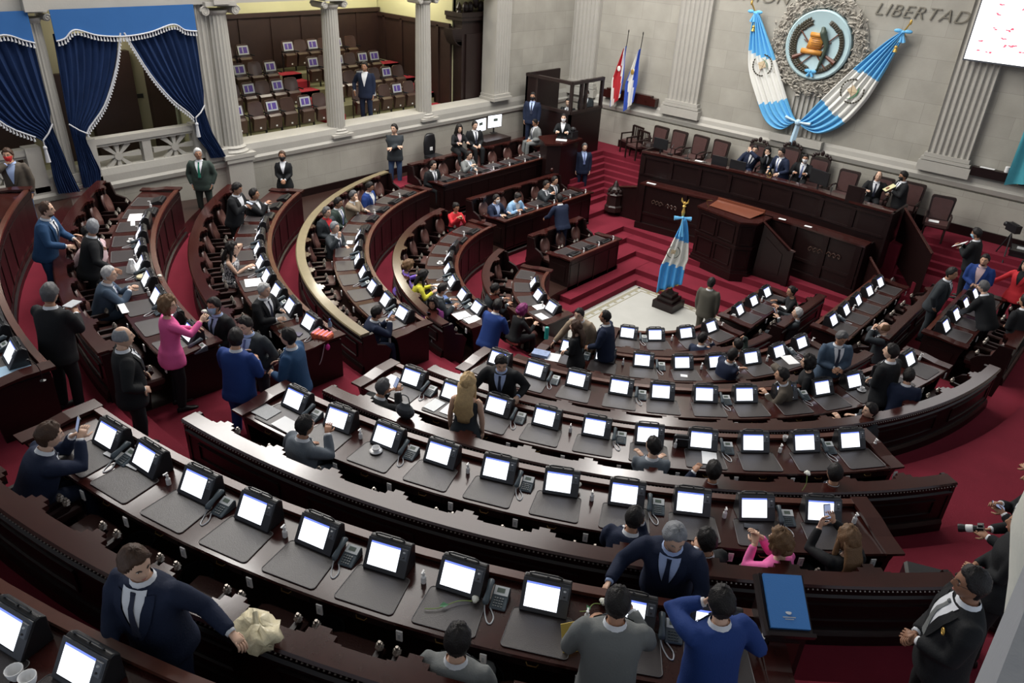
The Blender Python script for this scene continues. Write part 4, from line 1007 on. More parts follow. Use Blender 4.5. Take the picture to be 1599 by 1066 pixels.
    if mask:
        mb=MB(); rows=[]
        for lat,o_ in ((-66,.004),(-50,.012),(-34,.016),(-18,.014),(-6,.010),(1,.004)): rows.append([hp(lon,lat,o_*(1 if abs(lon)<40 else .5)) for lon in range(-62,63,8)])
        mb.rings(rows,closed=False,cap=False)
        for s in(-1,1): mb.tube([hp(s*62,-10,.004),hp(s*85,-4,.004)],.0015,4)
        part(mb,'face_mask',mat('mask_'+mask,{'blue':(.35,.58,.75),'white':(.78,.80,.82),'black':(.015,.015,.018),'red':(.6,.03,.03)}[mask],.8))
    if glasses:
        mb=MB()
        for s in(-1,1):
            c=hp(s*22,5,.010); mb.tube([c+HM@Vector((.021*cos(2*PI*k/12),0,.015*sin(2*PI*k/12))) for k in range(13)],.0018,4)
            mb.tube([c+HM@Vector((s*.021,0,0)),hp(s*85,4,.005)],.0018,4)
        mb.tube([hp(-8,6,.014),hp(8,6,.014)],.0016,4); part(mb,'glasses',M_black)
    PEOPLE.append(body)
    # world position of the hands
    Mw=Matrix.Translation(body.location)@Matrix.Rotation(rz,4,'Z')@Matrix.Scale(sc,4)
    return {'o':body,'R':Mw@(arms[0][3]+(arms[0][3]-arms[0][2]).normalized()*.09),'L':Mw@(arms[1][3]+(arms[1][3]-arms[1][2]).normalized()*.09),'rz':rz,'head':Mw@hc}
def mobile(h,label,rz=0,tilt=-40,col=None,sc=1):
    mb=MB(); mb.box(0,0,0,.074*sc,.15*sc,.009,mi=0); mb.box(0,0,.006,.066*sc,.138*sc,.003,mi=1)
    o=mb.build('mobile_phone',[M_black,col or mat('phone_screen',(.25,.30,.45),.2,emit=.5)],None,h); o.rotation_euler=(R(tilt),0,rz); tag(o,label,'mobile phone'); return o
def IN(x,y): return math.degrees(math.atan2(-y,-x))
CAM=-50   # facing the camera side
def seated(label,hx,hy,k,dface=0,**kw):
    kw.setdefault('hands','lap'); return person(label,hx,hy,ZF[k],IN(hx,hy)+dface,'sit',**kw)
def standing(label,hx,hy,z,face,**kw):
    return person(label,hx,hy,z,face,'stand',**kw)
P_=person
# left perimeter
standing('stout man in brown jacket holding a red cloth to his face, far left',-7.9,-10.6,2.1,-35,hands=((.04,.20,1.43),(-.22,.05,.82)),jk='brown',shirt='lblue',tie=None,tr='jeans',hair='brown',mask='red')
standing('bearded man in bright blue suit and glasses standing in the left ring aisle',-4.36,-11.21,2.1,52,hands=((.16,.38,1.0),(-.10,.42,1.02)),lean=14,jk='midblue',shirt='white',hair='brown',hs='reced',glasses=True,beard=True,sk='c')
seated('man in pale pink shirt reaching to the bench top behind the grey-haired man',-4.75,-10.55,2,140,lean=8,hands=((.25,.50,1.0),(-.30,.40,.85)),jk='rose',shirt=None,hair='black',tr='black',hs='short')
standing('grey-haired man in black suit seen from behind, leaning on bench and desk at left',-4.0,-10.7,1.78,75,lean=16,hands=((.46,.30,.98),(-.48,.22,1.02)),jk='black',hair='grey',hyaw=70,sk='b')
seated('white-haired man in grey-blue suit seated with clasped hands on the desk, left',-2.92,-10.99,2,-8,lean=20,hands=((.05,.46,.88),(-.05,.46,.88)),jk='greyblue',hair='white',sk='c',tie='tieblue',hyaw=-20)
r=standing('woman in bright pink jacket and black trousers holding up a white rose, seen from behind',-.44,-11.19,1.78,78,lean=4,hands=((.10,.42,1.30),(-.10,.34,1.12)),jk='pink',tr='black',shirt=None,fem=True,hair='lbrown',hs='bob',sk='c',hyaw=-40)
RO=[('white rose held up by the woman in the bright pink jacket',r['R'])]
standing('man with light blue face mask and black suit facing the woman in pink',-.85,-10.35,1.40,-72,lean=6,hands=((.16,.25,1.0),(-.16,.25,1.0)),jk='black',shirt='lblue',mask='blue',sk='b',sc=.97)
standing('smiling man in glasses and grey suit facing the camera beside the stair',.20,-10.45,1.48,-62,lean=10,hands=((.08,.30,1.05),(-.20,.12,.9)),jk='dgrey',shirt='lblue',tie='tieblue',glasses=True,sk='c',hpitch=10,hyaw=-10)
r=standing('man in royal blue suit seen from behind holding a phone on the central stair',.66,-10.85,1.60,115,lean=6,hands=((.10,.30,1.15),(-.16,.32,1.18)),jk='blue',sk='a',hyaw=25,hpitch=12); mobile(r['L'],'white phone held by the man in royal blue suit on the central stair',.3,-30)
standing('man in steel blue suit seen in profile beside the man in royal blue',.86,-10.2,1.45,212,lean=4,hands=((.14,.28,1.1),(-.12,.28,1.05)),jk='midblue',shirt='white',tie='sky',sk='c',hair='black',hs='short')
r=standing('tall grey-haired man in black suit looking down at a tablet, standing at left',-.95,-12.4,2.1,120,lean=8,hands=((.05,.36,1.20),(-.10,.38,1.22)),jk='black',hair='salt',hs='short',hpitch=22,hyaw=15,sk='b',sc=1.04)
mb=MB(); mb.box(0,0,0,.14,.20,.01); o=mb.build('tablet',M_silver,None,r['L']+Vector((0,0,.02)),r['rz']); tag(o,'thin silver tablet held by the tall grey-haired man in black suit','tablet')
standing('bald man in black suit seen from behind, holding his wrist, on the stair',.5,-12.16,2.0,75,lean=2,hands=((.20,.12,.98),(-.2,.16,1.0)),jk='black',hair='grey',hs='bald',sk='c',sc=1.02)
r=seated('dark-haired man in navy suit photographing with a phone at the near left desk',1.87,-13.49,1,-15,lean=26,hands=((.02,.50,1.02),(-.12,.46,.98)),jk='navy',hair='brown',sk='c',sc=1.05,hpitch=10); mobile(r['R']+Vector((0,0,.05)),'phone held up by the man in navy suit at the near left desk',r['rz'],70)
standing('stout man in navy suit standing behind the nearest bench back, arm along its top',4.85,-13.88,2.70,-62,lean=6,hands=((.12,.34,.98),(-.54,.0,1.03)),jk='navy',shirt='white',hair='brown',hs='short',hyaw=70,hpitch=14,sk='c',sc=1.03)
seated('black-haired man in grey suit seen from behind, cut by the bottom edge',6.4,-12.42,1,0,lean=6,hands='lap',jk='midgrey',sk='c',sc=1.03)
r=standing('man in grey suit seen from behind holding a phone at the near right desk',7.18,-11.62,2.4,125,lean=6,hands=((.14,.36,1.22),(-.16,.30,1.1)),jk='midgrey',sk='b',hair='black',hs='reced'); mobile(r['R'],'dark phone held by the man in grey suit at the near right desk',r['rz'],-10)
standing('man in royal blue suit with one hand to his mouth at the near right desk',7.71,-11.1,2.4,150,lean=5,hands=((.25,.20,1.08),(-.03,.20,1.46)),jk='blue',sk='c',hair='black',hs='short')
standing('smiling grey-haired man in navy suit leaning forward on the near right desk',6.98,-10.45,2.05,-68,lean=20,hands=((.42,.40,1.06),(-.22,.46,1.0)),jk='navy',shirt='lblue',tie='navy',hair='grey',beard=True,sk='c',hpitch=18,hyaw=22,sc=1.06)
seated('balding man in navy suit with hand at his chin, seated in the second row',6.22,-9.76,2,-22,lean=12,hands='schin',jk='navy',hs='reced',hair='black',sk='b')
seated('man in glasses and black suit seated left of the woman in hot pink',6.91,-9.53,2,28,lean=4,hands='sfold',jk='black',glasses=True,sk='b')
seated('woman in hot pink jacket seated with crossed arms in the second row',7.44,-9.03,2,35,lean=6,hands=((.05,.32,1.04),(-.06,.30,1.02)),jk='hotpink',shirt=None,fem=True,hair='lbrown',hs='bob',sk='c',hyaw=10)
r=seated('woman with light brown hair in black holding up a phone, right end of second row',7.91,-8.49,2,10,lean=12,hands=((.02,.44,1.15),(-.12,.42,1.10)),jk='black',shirt=None,fem=True,hair='lbrown',hs='long',sk='c'); mobile(r['R']+Vector((0,0,.04)),'blue phone held up by the woman in black in the second row',r['rz'],60)
# right edge
standing('man in black suit and glasses standing at the bottom right, gold badge on lapel',8.98,-9.75,2.42,205,lean=2,hands='clasp',jk='black',tie='midgrey',glasses=True,sk='d',hair='black',sc=1.06,hpitch=4,badge=True)
standing('long-haired woman in black suit with gold pin standing at the right edge',9.12,-8.15,2.1,195,lean=2,hands='clasp',jk='black',shirt=None,fem=True,hair='black',hs='long',sk='b',sc=1.02,badge=True)
r=standing('press photographer in black holding a camera at the right edge',9.2,-7.15,1.8,190,lean=6,hands=((.08,.36,1.05),(-.10,.38,1.08)),jk='black',shirt='white',sk='b',hair='black')
CAMH=r
r2=standing('person in black with white shirt holding a phone sideways at the right edge',9.15,-6.35,1.5,195,lean=6,hands='phone',jk='black',shirt='white',tie=None,sk='b'); mobile(r2['L'],'phone held sideways by the person at the right edge',r2['rz'],20)
standing('dark-suited person with folded arms at the right edge, beyond the photographers',9.2,-5.3,1.5,190,lean=3,hands='fold',jk='black',sk='b')
standing('person in dark jacket furthest back of the right edge group',9.3,-4.4,1.0,195,lean=3,hands='clasp',jk='dgrey',shirt='lblue',tie=None,sk='a')
# second row start, third row
seated('man in light grey suit seated at the start of the second row, turned away',2.64,-11.18,2,-15,lean=14,hands=((.06,.40,1.0),(-.2,.30,.75)),jk='grey',sk='b',hair='black')
seated('man in grey suit seated in the third row, head turned left',5.31,-7.83,3,0,lean=8,hands='sfold',jk='grey',hyaw=45,sk='c')
r=seated('man in black suit reading a paper in the third row, mostly hidden by the bench',6.11,-7.72,3,0,lean=8,hands=((.1,.3,.95),(-.16,.34,.98)),jk='navy',sk='b',hpitch=8)
seated('balding man in navy suit seated low behind the third bench back',7.21,-6.67,3,0,lean=4,hands='lap',jk='navy',hs='reced',sk='b')
r=seated('man in black suit using a phone at the first seat of the third row',1.81,-9.38,3,-15,lean=24,hands=((.02,.48,1.0),(-.12,.42,.95)),jk='black',sk='b',hair='salt'); mobile(r['R']+Vector((0,0,.04)),'white phone of the man at the first seat of the third row',r['rz'],60)
standing('woman with long blond hair and dark sleeveless top, seen from behind',3.04,-8.93,1.16,118,lean=4,hands='down',jk='dgrey',tr='dgrey',shirt=None,fem=True,bare=True,hair='blond',hs='long',sk='c')
standing('man in black suit and striped tie bending over a desk facing the blond woman',2.75,-7.95,1.0,-60,lean=22,hands=((.42,.42,1.0),(-.28,.30,1.05)),jk='black',shirt='lblue',sk='c',hpitch=22,hyaw=20)
# fourth / centre
standing('balding man in dark navy suit standing in profile near the marble floor',1.95,-4.1,.05,200,lean=8,hands=((.10,.30,.98),(-.14,.32,.95)),jk='navy',hs='reced',hair='black',sk='b',hyaw=10)
standing('woman with long brown hair in black standing beside the man in beige jacket',1.75,-4.75,.05,200,lean=4,hands='clasp',jk='black',shirt=None,fem=True,hair='brown',hs='long',sk='c',sc=.96)
standing('man in beige jacket and glasses leaning sideways with one arm on the desk',1.45,-4.25,.0,-80,lean=18,side=10,hands=((.52,.30,.86),(-.2,.10,.85)),jk='tan',shirt='white',tie=None,tr='tan',hair='black',glasses=True,sk='c')
seated('young man in navy suit with crossed arms leaning back in the fifth row',4.05,-2.85,5,-75,lean=2,hands='sfold',jk='navy',tr='brown',sk='b',side=8)
seated('man in navy suit resting his chin on his hand beside the innermost desk',2.86,-1.68,6,-60,lean=6,hands='schin',jk='navy',sk='a',hyaw=-20,side=-8)
seated('person in dark green jacket with hand over the head, behind the young man in navy',3.52,-1.38,6,10,lean=8,hands=((.10,.10,1.30),(-.1,.3,.75)),jk='green',sk='a')
seated('person resting their head on a raised hand in the fourth row',5.38,-3.87,4,60,lean=16,side=-14,hands=((.08,.2,1.1),(-.2,.35,.8)),jk='brown',sk='a')
seated('dark-haired woman in black seated in the fourth row below the grey-suited man',5.53,-3.2,4,55,lean=8,hands='lap',jk='black',shirt=None,fem=True,hair='black',hs='bob',sk='c')
standing('grey-haired man in grey-blue suit standing with clasped hands in the fourth row',5.79,-2.66,.62,-50,lean=10,hands=((.035,.27,1.06),(-.035,.27,1.06)),jk='greyblue',hair='salt',sk='b',hpitch=24,hyaw=10)
standing('broad man in black suit seen from behind, right of the grey-blue suited man',6.62,-2.72,.62,165,lean=6,hands='clasp',jk='black',sk='c',hyaw=20,sc=1.05)
standing('man in dark navy suit seen from behind at the right end of the fourth row',6.98,-2.75,.5,110,lean=6,hands='clasp',jk='navy',sk='a',sc=.95)
seated('man lying back against the fourth bench with an arm stretched along the desk',6.82,-3.86,4,35,lean=6,side=-22,hands=((.1,.3,.8),(-.42,.42,.95)),jk='dgrey',sk='c',hyaw=40)
seated('man in dark suit with both hands clasped before his face in the fifth row',5.72,.51,5,10,lean=2,side=6,hands=((.04,.22,1.16),(-.03,.24,1.15)),jk='dgrey',tr='black',hs='bald',hair='lbrown',sk='c')
r=seated('grey-haired man in grey suit lying back with a phone, right of the marble',3.76,1.05,6,10,lean=-12,hands=((.05,.34,1.12),(-.1,.28,1.05)),jk='dgrey',hair='white',sk='c'); mobile(r['R'],'dark phone of the grey-haired man lying back by the marble floor',r['rz'],60)
seated('dark-haired person in black writing at the innermost desk, right side',3.15,2.1,6,0,lean=14,hands='desk',jk='black',shirt=None,fem=True,hair='black',hs='bun',sk='b',hyaw=20)
standing('man in olive brown suit seen from behind on the marble floor by the flag',1.55,1.05,-1.0,98,lean=0,hands='down',jk='olive',sk='b',sc=1.02)
standing('man in dark blue-grey suit standing beside the right straight desk block',6.32,1.95,.62,0,lean=10,hands='pocket',jk='dgrey',sk='b',hyaw=-10,glasses=True)
r=standing('masked man in black suit reading papers at the right of the dais',6.12,4.62,.76,175,lean=8,hands='phone',jk='black',mask='blue',sk='b',hpitch=20)
PAP=[('white papers read by the masked man right of the dais',r['L'],r['rz'])]
standing('bearded man in vivid blue jacket standing at the right beyond the dais steps',6.62,3.39,.62,-90,lean=14,hands='clasp',jk='blue',shirt='rose',tie=None,beard=True,sk='a')
standing('woman in red jacket and black dress pointing, at the right edge',7.35,3.75,.62,-100,lean=2,hands=((.46,.26,1.05),(-.2,.10,.9)),jk='red',tr='black',shirt='black',tie=None,fem=True,hair='black',hs='long',sk='c',glasses=True)
standing('grey-haired man in black suit bending over the right straight desk block',6.98,1.85,.62,165,lean=26,hands=((.2,.46,.92),(-.1,.48,.9)),jk='black',hair='salt',hs='reced',sk='c',hpitch=12)
standing('man in black suit partly cut by the right edge behind the bending man',7.75,1.6,.62,150,lean=10,hands='clasp',jk='black',sk='b')
# dais
for lab,x,y,kw in (('man in navy suit leaning sideways on the dais, hand on face',-.70,7.15,dict(side=-16,hands=((.22,.42,.80),(-.05,.2,1.12)),jk='navy',sk='c',glasses=True)),
 ('dark-haired woman in black whispering on the dais beside the leaning man',-.32,7.2,dict(fem=True,hair='black',hs='long',jk='black',hands='schin',sk='c',side=6)),
 ('masked man in black suit seated in the carved dais chair right of centre',.80,7.35,dict(jk='black',mask='white',tie='tieblue',hands='desk',sk='b',side=-4)),
 ('bald man in black suit seated at the right end of the dais',2.95,7.25,dict(jk='black',hs='bald',hands=((.2,.4,.84),(-.34,.4,.84)),sk='c'))):
    person(lab,x,y,1.25,-72,'sit',lean=10,**kw)
standing('dark-haired man in navy suit standing bent among the seated members on the dais',.22,6.95,1.0,-110,lean=16,hands=((.2,.35,1.0),(-.2,.35,1.0)),jk='navy',tie='tieblue',sk='c',hpitch=10)
r=standing('man in black mask and dark suit standing with yellow papers, right end of dais',3.62,7.1,1.05,-140,lean=6,hands='phone',jk='black',mask='black',sk='b',hpitch=15); PAP.append(('pale yellow papers held at the right end of the dais',r['L'],r['rz']))
# left straight blocks, booth
for lab,x,y,k,kw in (('man in black suit seated at the near end of the wall desk block',-7.05,-.22,4,dict(jk='black',hands='lap',sk='c')),
 ('man in grey suit gesturing with one hand at the wall desk block',-7.15,1.35,4,dict(jk='midgrey',hands=((.18,.40,.98),(-.1,.3,.8)),sk='c',tie='sky')),
 ('masked man in navy suit seated at the middle left block',-5.05,.36,5,dict(jk='navy',mask='white',shirt='lblue',tie=None,hands=((.1,.42,.82),(-.2,.4,.84)),sk='c')),
 ('man in light blue shirt bending over the desk of the middle left block',-4.85,1.05,5,dict(jk='sky',shirt='white',tie=None,lean=24,hands='desk',sk='b',hpitch=24)),
 ('man in dark suit with hands joined at the middle left block',-4.98,2.5,5,dict(jk='dgrey',hands='sphone',sk='a')),
 ('dark-haired man in black seated furthest along the middle left block',-5.1,3.05,5,dict(jk='black',hands='lap',sk='a'))):
    kw.setdefault('lean',10); person(lab,x,y,ZF[k],0,'sit',**kw)
standing('man in dark navy suit seen from behind leaning on the middle left block',-3.75,1.62,-.3,165,lean=20,hands='deskS',jk='navy',sk='b')
standing('grey-haired man in navy suit and light shirt standing on the steps left of the dais',-5.75,5.35,.12,-40,lean=0,hands='down',jk='navy',shirt='lblue',tie='tieblue',sk='c',hair='salt')
person('woman in black with long dark hair seated by the left wall',-8.0,1.75,1.2,-20,'sit',lean=10,hands='desk',jk='black',shirt='rose',tie=None,fem=True,hair='black',hs='long',sk='c')
person('man in black suit seated by the left wall beside the long-haired woman',-8.0,2.45,1.2,-20,'sit',lean=6,hands='lap',jk='black',sk='c')
person('man in grey suit seated below the two bright monitors',-7.45,4.75,1.1,-110,'sit',lean=12,hands='lap',jk='midgrey',sk='b',hpitch=14)
person('woman in traditional red and white patterned blouse looking at a phone',-5.27,-1.02,0,-20,'sit',lean=10,hands='sphone',jk='red',tr='black',shirt=None,fem=True,hair='black',hs='bun',sk='b',hpitch=14)
# curved rows left
seated('man in vivid blue suit at the wall end of the pale-capped bench',-6.63,-2.89,4,0,jk='blue',tie=None,sk='b',hpitch=16,hands='lap')
seated('man in beige suit leaning on his hand against the pale-capped bench',-6.31,-3.66,4,-10,jk='tan',tie=None,hands='schin',sk='c',hair='salt')
seated('man in dark green suit and striped tie third from the wall on the pale-capped bench',-6.12,-4.28,4,-10,jk='green',tie='tieblue',sk='b',hpitch=10)
seated('smiling older man with red scarf and dark jacket on the pale-capped bench',-5.73,-4.9,4,-30,jk='dgrey',shirt='red',tie=None,hair='salt',sk='c')
seated('grey-haired man in grey suit raising a hand at the pale-capped bench row',-4.78,-5.37,4,-30,jk='dgrey',hair='grey',hands=((.25,.35,1.08),(-.1,.3,.75)),sk='c',lean=6)
seated('heavy man in black suit furthest in at the third left row',-6.51,-6.3,3,0,jk='black',tie=None,hands='sphone',sk='b')
r=standing('man in black suit standing and looking at his phone in the third left row',-6.05,-6.95,1.16,30,lean=12,hands='phone',jk='black',tie=None,sk='b',hpitch=20); mobile(r['R'],'phone of the man standing in the third left row',r['rz'],-20)
seated('woman with long dark hair in black and white patterned dress, hand at her ear',-3.95,-8.35,3,-25,fem=True,bare=True,dress=True,jk='pattern',tr='pattern',shirt=None,hair='black',hs='long',hands=((.0,.36,.84),(-.08,.08,1.18)),sk='c',lean=8)
r=standing('grey-haired man in black suit holding a black pen by the woven bag',-1.6,-9.1,1.0,20,lean=8,hands=((.08,.38,1.12),(-.08,.36,1.22)),jk='black',hair='white',sk='c',hpitch=6,sc=.97)
mb=MB(); mb.tube([(0,0,-.08),(0,0,.10)],[.008,.006],8); o=mb.build('pen',M_black,None,r['L']); o.rotation_euler=(.4,.2,0); tag(o,'black pen in the hand of the grey-haired man by the woven bag','pen')
seated('woman in violet top with fair hair bending in the fifth left row',-3.17,-4.59,5,0,jk='purple',shirt=None,fem=True,hair='lbrown',hs='bob',lean=18,hands='desk',sk='c',hpitch=16)
seated('woman in yellow jacket with black hair bending over papers',-2.55,-4.7,5,-10,jk='yellow',shirt=None,fem=True,hair='black',hs='long',lean=20,hands='desk',sk='c',tr='black',hpitch=14)
seated('masked man in dark grey suit reading a blue folder in the fifth left row',-1.74,-4.88,5,-15,jk='dgrey',mask='white',lean=18,hands='desk',sk='b',tie=None,hpitch=18)
r=seated('man in navy suit with a phone at the stair end of the fourth left row',-.85,-7.35,4,-20,jk='navy',lean=18,hands=((.05,.42,1.0),(-.08,.40,.95)),sk='b',hpitch=12); mobile(r['R']+Vector((0,0,.03)),'white phone of the man at the stair end of the fourth left row',r['rz'],50)
standing('man in vivid blue suit seen from behind bending over an open book near the centre',-.02,-5.0,-.1,95,lean=22,hands=((.1,.44,.98),(-.14,.42,1.0)),jk='blue',sk='b',hpitch=22,hyaw=30)
seated('young man in dark jacket at the innermost left row behind the blue-suited man',-1.78,-3.16,6,0,jk='dgrey',lean=12,hands='desk',sk='b',tie=None,hpitch=14)
seated('woman with magenta-tinted hair in dark patterned clothes at the innermost left desk',-.63,-3.5,6,-5,jk='black',tr='black',shirt=None,fem=True,hair='magenta',hs='bob',lean=16,hands='desk',sk='c',hpitch=14)
r=person('person in plum top and grey trousers holding a phone near the centre',-1.35,-5.5,0,-60,'sit',lean=10,hands='sphone',jk='plum',tr='grey',shirt=None,fem=True,hair='black',hs='bob',sk='b'); mobile(r['R']+Vector((0,0,.02)),'white phone of the person in plum top',r['rz'],40)
# standing along the left wall and in the gallery
standing('man with crossed arms in dark grey jacket and blue jeans by the left wall',-8.35,-.55,.98,-40,lean=-2,hands='fold',jk='dgrey',tr='jeans',shirt=None,sk='c',hair='black',hyaw=-30,sc=1.05,shoes='brown')
standing('woman in black suit and black mask standing with joined hands by the left wall',-8.4,-4.3,.92,-40,lean=0,hands='clasp',jk='black',tie=None,fem=True,mask='black',hair='brown',hs='bun',sk='b',sc=.98)
standing('grey-haired man in dark green suit with green tie standing by the thick column',-8.0,-6.75,1.48,-40,lean=0,hands='pocket',jk='green',tie='tiegreen',hair='white',sk='b',sc=.98,hyaw=20)
standing('man in navy blazer and open white shirt standing in the gallery between the columns',-9.55,-.6,2.62,-50,lean=0,hands=((.30,.12,.92),(-.22,.05,.82)),jk='navy',shirt='white',tie=None,sk='b',hyaw=-10)
# ------------------------------------------------------------------ dais, tribune
def T_(mb,name,m,label=None,cat=None,parent=None,loc=(0,0,0),rz=0,group=None,smooth=False):
    o=mb.build(name,m,parent,loc,rz,smooth=smooth,flat_ang=40 if smooth else None)
    if label: tag(o,label,cat,group)
    return o
DF=[(-3.55,5.40),(-.5,5.80),(.7,5.84),(1.9,5.82),(3.2,5.64),(4.05,5.60)]
t=empty('dais_desk','long raised presiding desk of dark panelled mahogany with red-brown top','desk')
def strip(mb,P,d0,d1,z0,z1):
    rs=[]
    for i,(x,y) in enumerate(P): rs.append([(x,y+d0,z0),(x,y+d1,z0),(x,y+d1,z1),(x,y+d0,z1)])
    mb.rings(rs)
mb=MB(); strip(mb,DF,0,.06,.1,2.06); mb.build('front_panel',M_wood,t)
mb=MB(); strip(mb,DF,-.05,.10,2.04,2.10); strip(mb,DF,.05,.62,1.96,2.0); mb.build('desktop',M_woodr,t)
mb=MB(); strip(mb,DF,-.03,.02,1.90,1.96); strip(mb,DF,-.03,.0,1.36,1.42)
for i in range(9):
    u=i/8; x=-3.45+7.4*u
    y=[DF[j][1]+(DF[j+1][1]-DF[j][1])*(x-DF[j][0])/(DF[j+1][0]-DF[j][0]) for j in range(5) if DF[j][0]<=x<=DF[j+1][0]][0]
    mb.bx(x-.06,x+.06,y-.04,y,1.4,1.96)
mb.build('panel_moulding',M_wood,t)
for x in(-3.58,4.0):
    mb=MB(); mb.bx(x,x+.06,5.4,6.6,.5,2.1); mb.build('side_panel',M_wood,t)
mb=MB(); mb.bx(-3.3,3.9,5.95,6.35,1.2,1.24); 
t=empty('clerk_tier','lower dark panelled clerks tier with shelf in front of the presiding desk','desk')
LT=[(-3.2,4.98),(-.5,5.30),(1.9,5.16),(3.75,5.0)]
mb=MB(); strip(mb,LT,0,.06,-.4,1.22); mb.build('front_panel',M_wood,t)
mb=MB(); strip(mb,LT,-.05,.42,1.2,1.25); mb.build('shelf',M_woodr,t)
mb=MB(); strip(mb,LT,-.03,.0,.28,.36); strip(mb,LT,-.08,.0,-.4,.0)
for x in (-3.1,-1.7,1.75,2.7,3.6):
    y=[LT[j][1]+(LT[j+1][1]-LT[j][1])*(x-LT[j][0])/(LT[j+1][0]-LT[j][0]) for j in range(3) if LT[j][0]<=x<=LT[j+1][0]][0]; mb.bx(x-.08,x+.08,y-.05,y,0,1.2)
mb.build('panel_moulding',M_wood,t)
mb=MB()
for cx in (-2.3,2.75):
    y=5.04 if cx<0 else 5.05
    for j in range(3):
        for s in(-1,1): mb.tube(smoothp([(cx+s*(.05+.13*j),y-.0,.72),(cx+s*(.12+.13*j),y-.03,.80),(cx+s*(.18+.13*j),y-.03,.74),(cx+s*(.15+.13*j),y-.02,.68),(cx+s*(.11+.13*j),y-.0,.72)],3),.014,5)
mb.build('scroll_carving',mat('carved_highlight',(.07,.04,.03),.35),t)
for x in(-3.2,3.7): mb=MB(); mb.bx(x,x+.06,4.98,5.7,-.3,1.2); mb.build('side_panel',M_wood,t)
# tribune
t=empty('speakers_tribune','projecting speakers tribune of dark panelled wood with orange-brown sloping top','tribune')
TP=[(-.80,5.2),(-.80,4.42),(.62,4.12),(.98,4.40),(1.02,5.2)]
def poly(mb,P,z0,z1,sc=1,c=(.1,4.8)):
    Q=[(c[0]+(x-c[0])*sc,c[1]+(y-c[1])*sc) for x,y in P]; mb.prism(Q,z0,z1,lambda a,b,h:(a,b,h))
mb=MB(); poly(mb,TP,-.6,1.2); mb.build('panelled_body',M_wood,t)
mb=MB(); poly(mb,TP,-.6,-.28,1.07); poly(mb,TP,-.28,-.2,1.04); poly(mb,TP,.44,.52,1.04); poly(mb,TP,1.12,1.2,1.04)
for (x0,y0),(x1,y1) in (((-.80,4.42),(.62,4.12)),((.62,4.12),(.98,4.40))):
    d=Vector((x1-x0,y1-y0,0)); L=d.length; d.normalize(); n=Vector((d.y,-d.x,0))
    for (za,zb_) in ((-.1,.38),(.58,1.06)):
        for f0,f1 in (((.08,.46),(.54,.92)) if L>1 else ((.15,.85),)):
            a=Vector((x0,y0,0))+d*L*f0; b=Vector((x0,y0,0))+d*L*f1; ang=math.atan2(d.y,d.x)
            for z in(za,zb_): m=(a+b)/2+n*.012; mb.box(m.x,m.y,z,(b-a).length,.03,.03,rz=ang)
            for p in(a,b): q=p+n*.012; mb.box(q.x,q.y,(za+zb_)/2,.03,.03,zb_-za,rz=ang)
mb.build('panel_moulding',M_wood,t)
mb=MB(); poly(mb,TP,1.2,1.25,1.08); mb.build('top_rail',M_woodr,t)
mb=MB(); mb.add([(-.62,5.15,1.34),(-.62,4.62,1.27),(.72,4.5,1.27),(.85,5.15,1.34)],[(0,1,2,3)]); mb.bx(-.62,.85,5.1,5.16,1.25,1.40); mb.build('reading_slope',mat('orange_mahogany',(.16,.045,.022),.3,coat=.4),t)
# tribune stair wing at its right
t=empty('tribune_stair_wing','dark panelled stair wing with sloping handrail right of the tribune','stair wing')
mb=MB(); mb.prism([(1.06,-.5),(1.95,-.5),(1.95,.62),(1.12,1.18)],4.62,4.70,lambda a,b,h:(a,h,b)); mb.prism([(1.95,-.5),(2.1,-.5),(2.1,.66),(1.95,.66)],4.58,4.74,lambda a,b,h:(a,h,b)); mb.build('side_panel',M_wood,t)
mb=MB(); mb.tube([(1.06,4.66,1.24),(1.98,4.66,.68),(2.12,4.66,.66)],.035,6); mb.build('handrail',M_woodr,t)
mb=MB(); mb.prism([(1.2,-.1),(1.8,-.1),(1.8,.5),(1.25,.85)],4.60,4.62,lambda a,b,h:(a,h,b)); mb.build('raised_panel',M_wood,t)
# microphones and book slope on tribune
mb=MB(); mb.tube(smoothp([(-.60,4.55,1.25),(-.66,4.5,1.42),(-.45,4.42,1.5)],4),.008,5); o=mb.build('tribune_microphone',M_brass); tag(o,'thin brass-coloured microphone arm at the left corner of the tribune','microphone')
mb=MB(); mb.box(0,0,.25,.36,.5,.04); mb.box(0,0,.12,.06,.06,.26); mb.bx(-.15,.15,-.15,.15,-.0,.03); mb.box(0,0,.275,.30,.42,.02,mi=1); o=mb.build('small_stand',[M_wood,M_carpet],None,(1.95,3.3,-.68),.1); tag(o,'low stand with a red carpeted top at the foot of the tribune','stand')
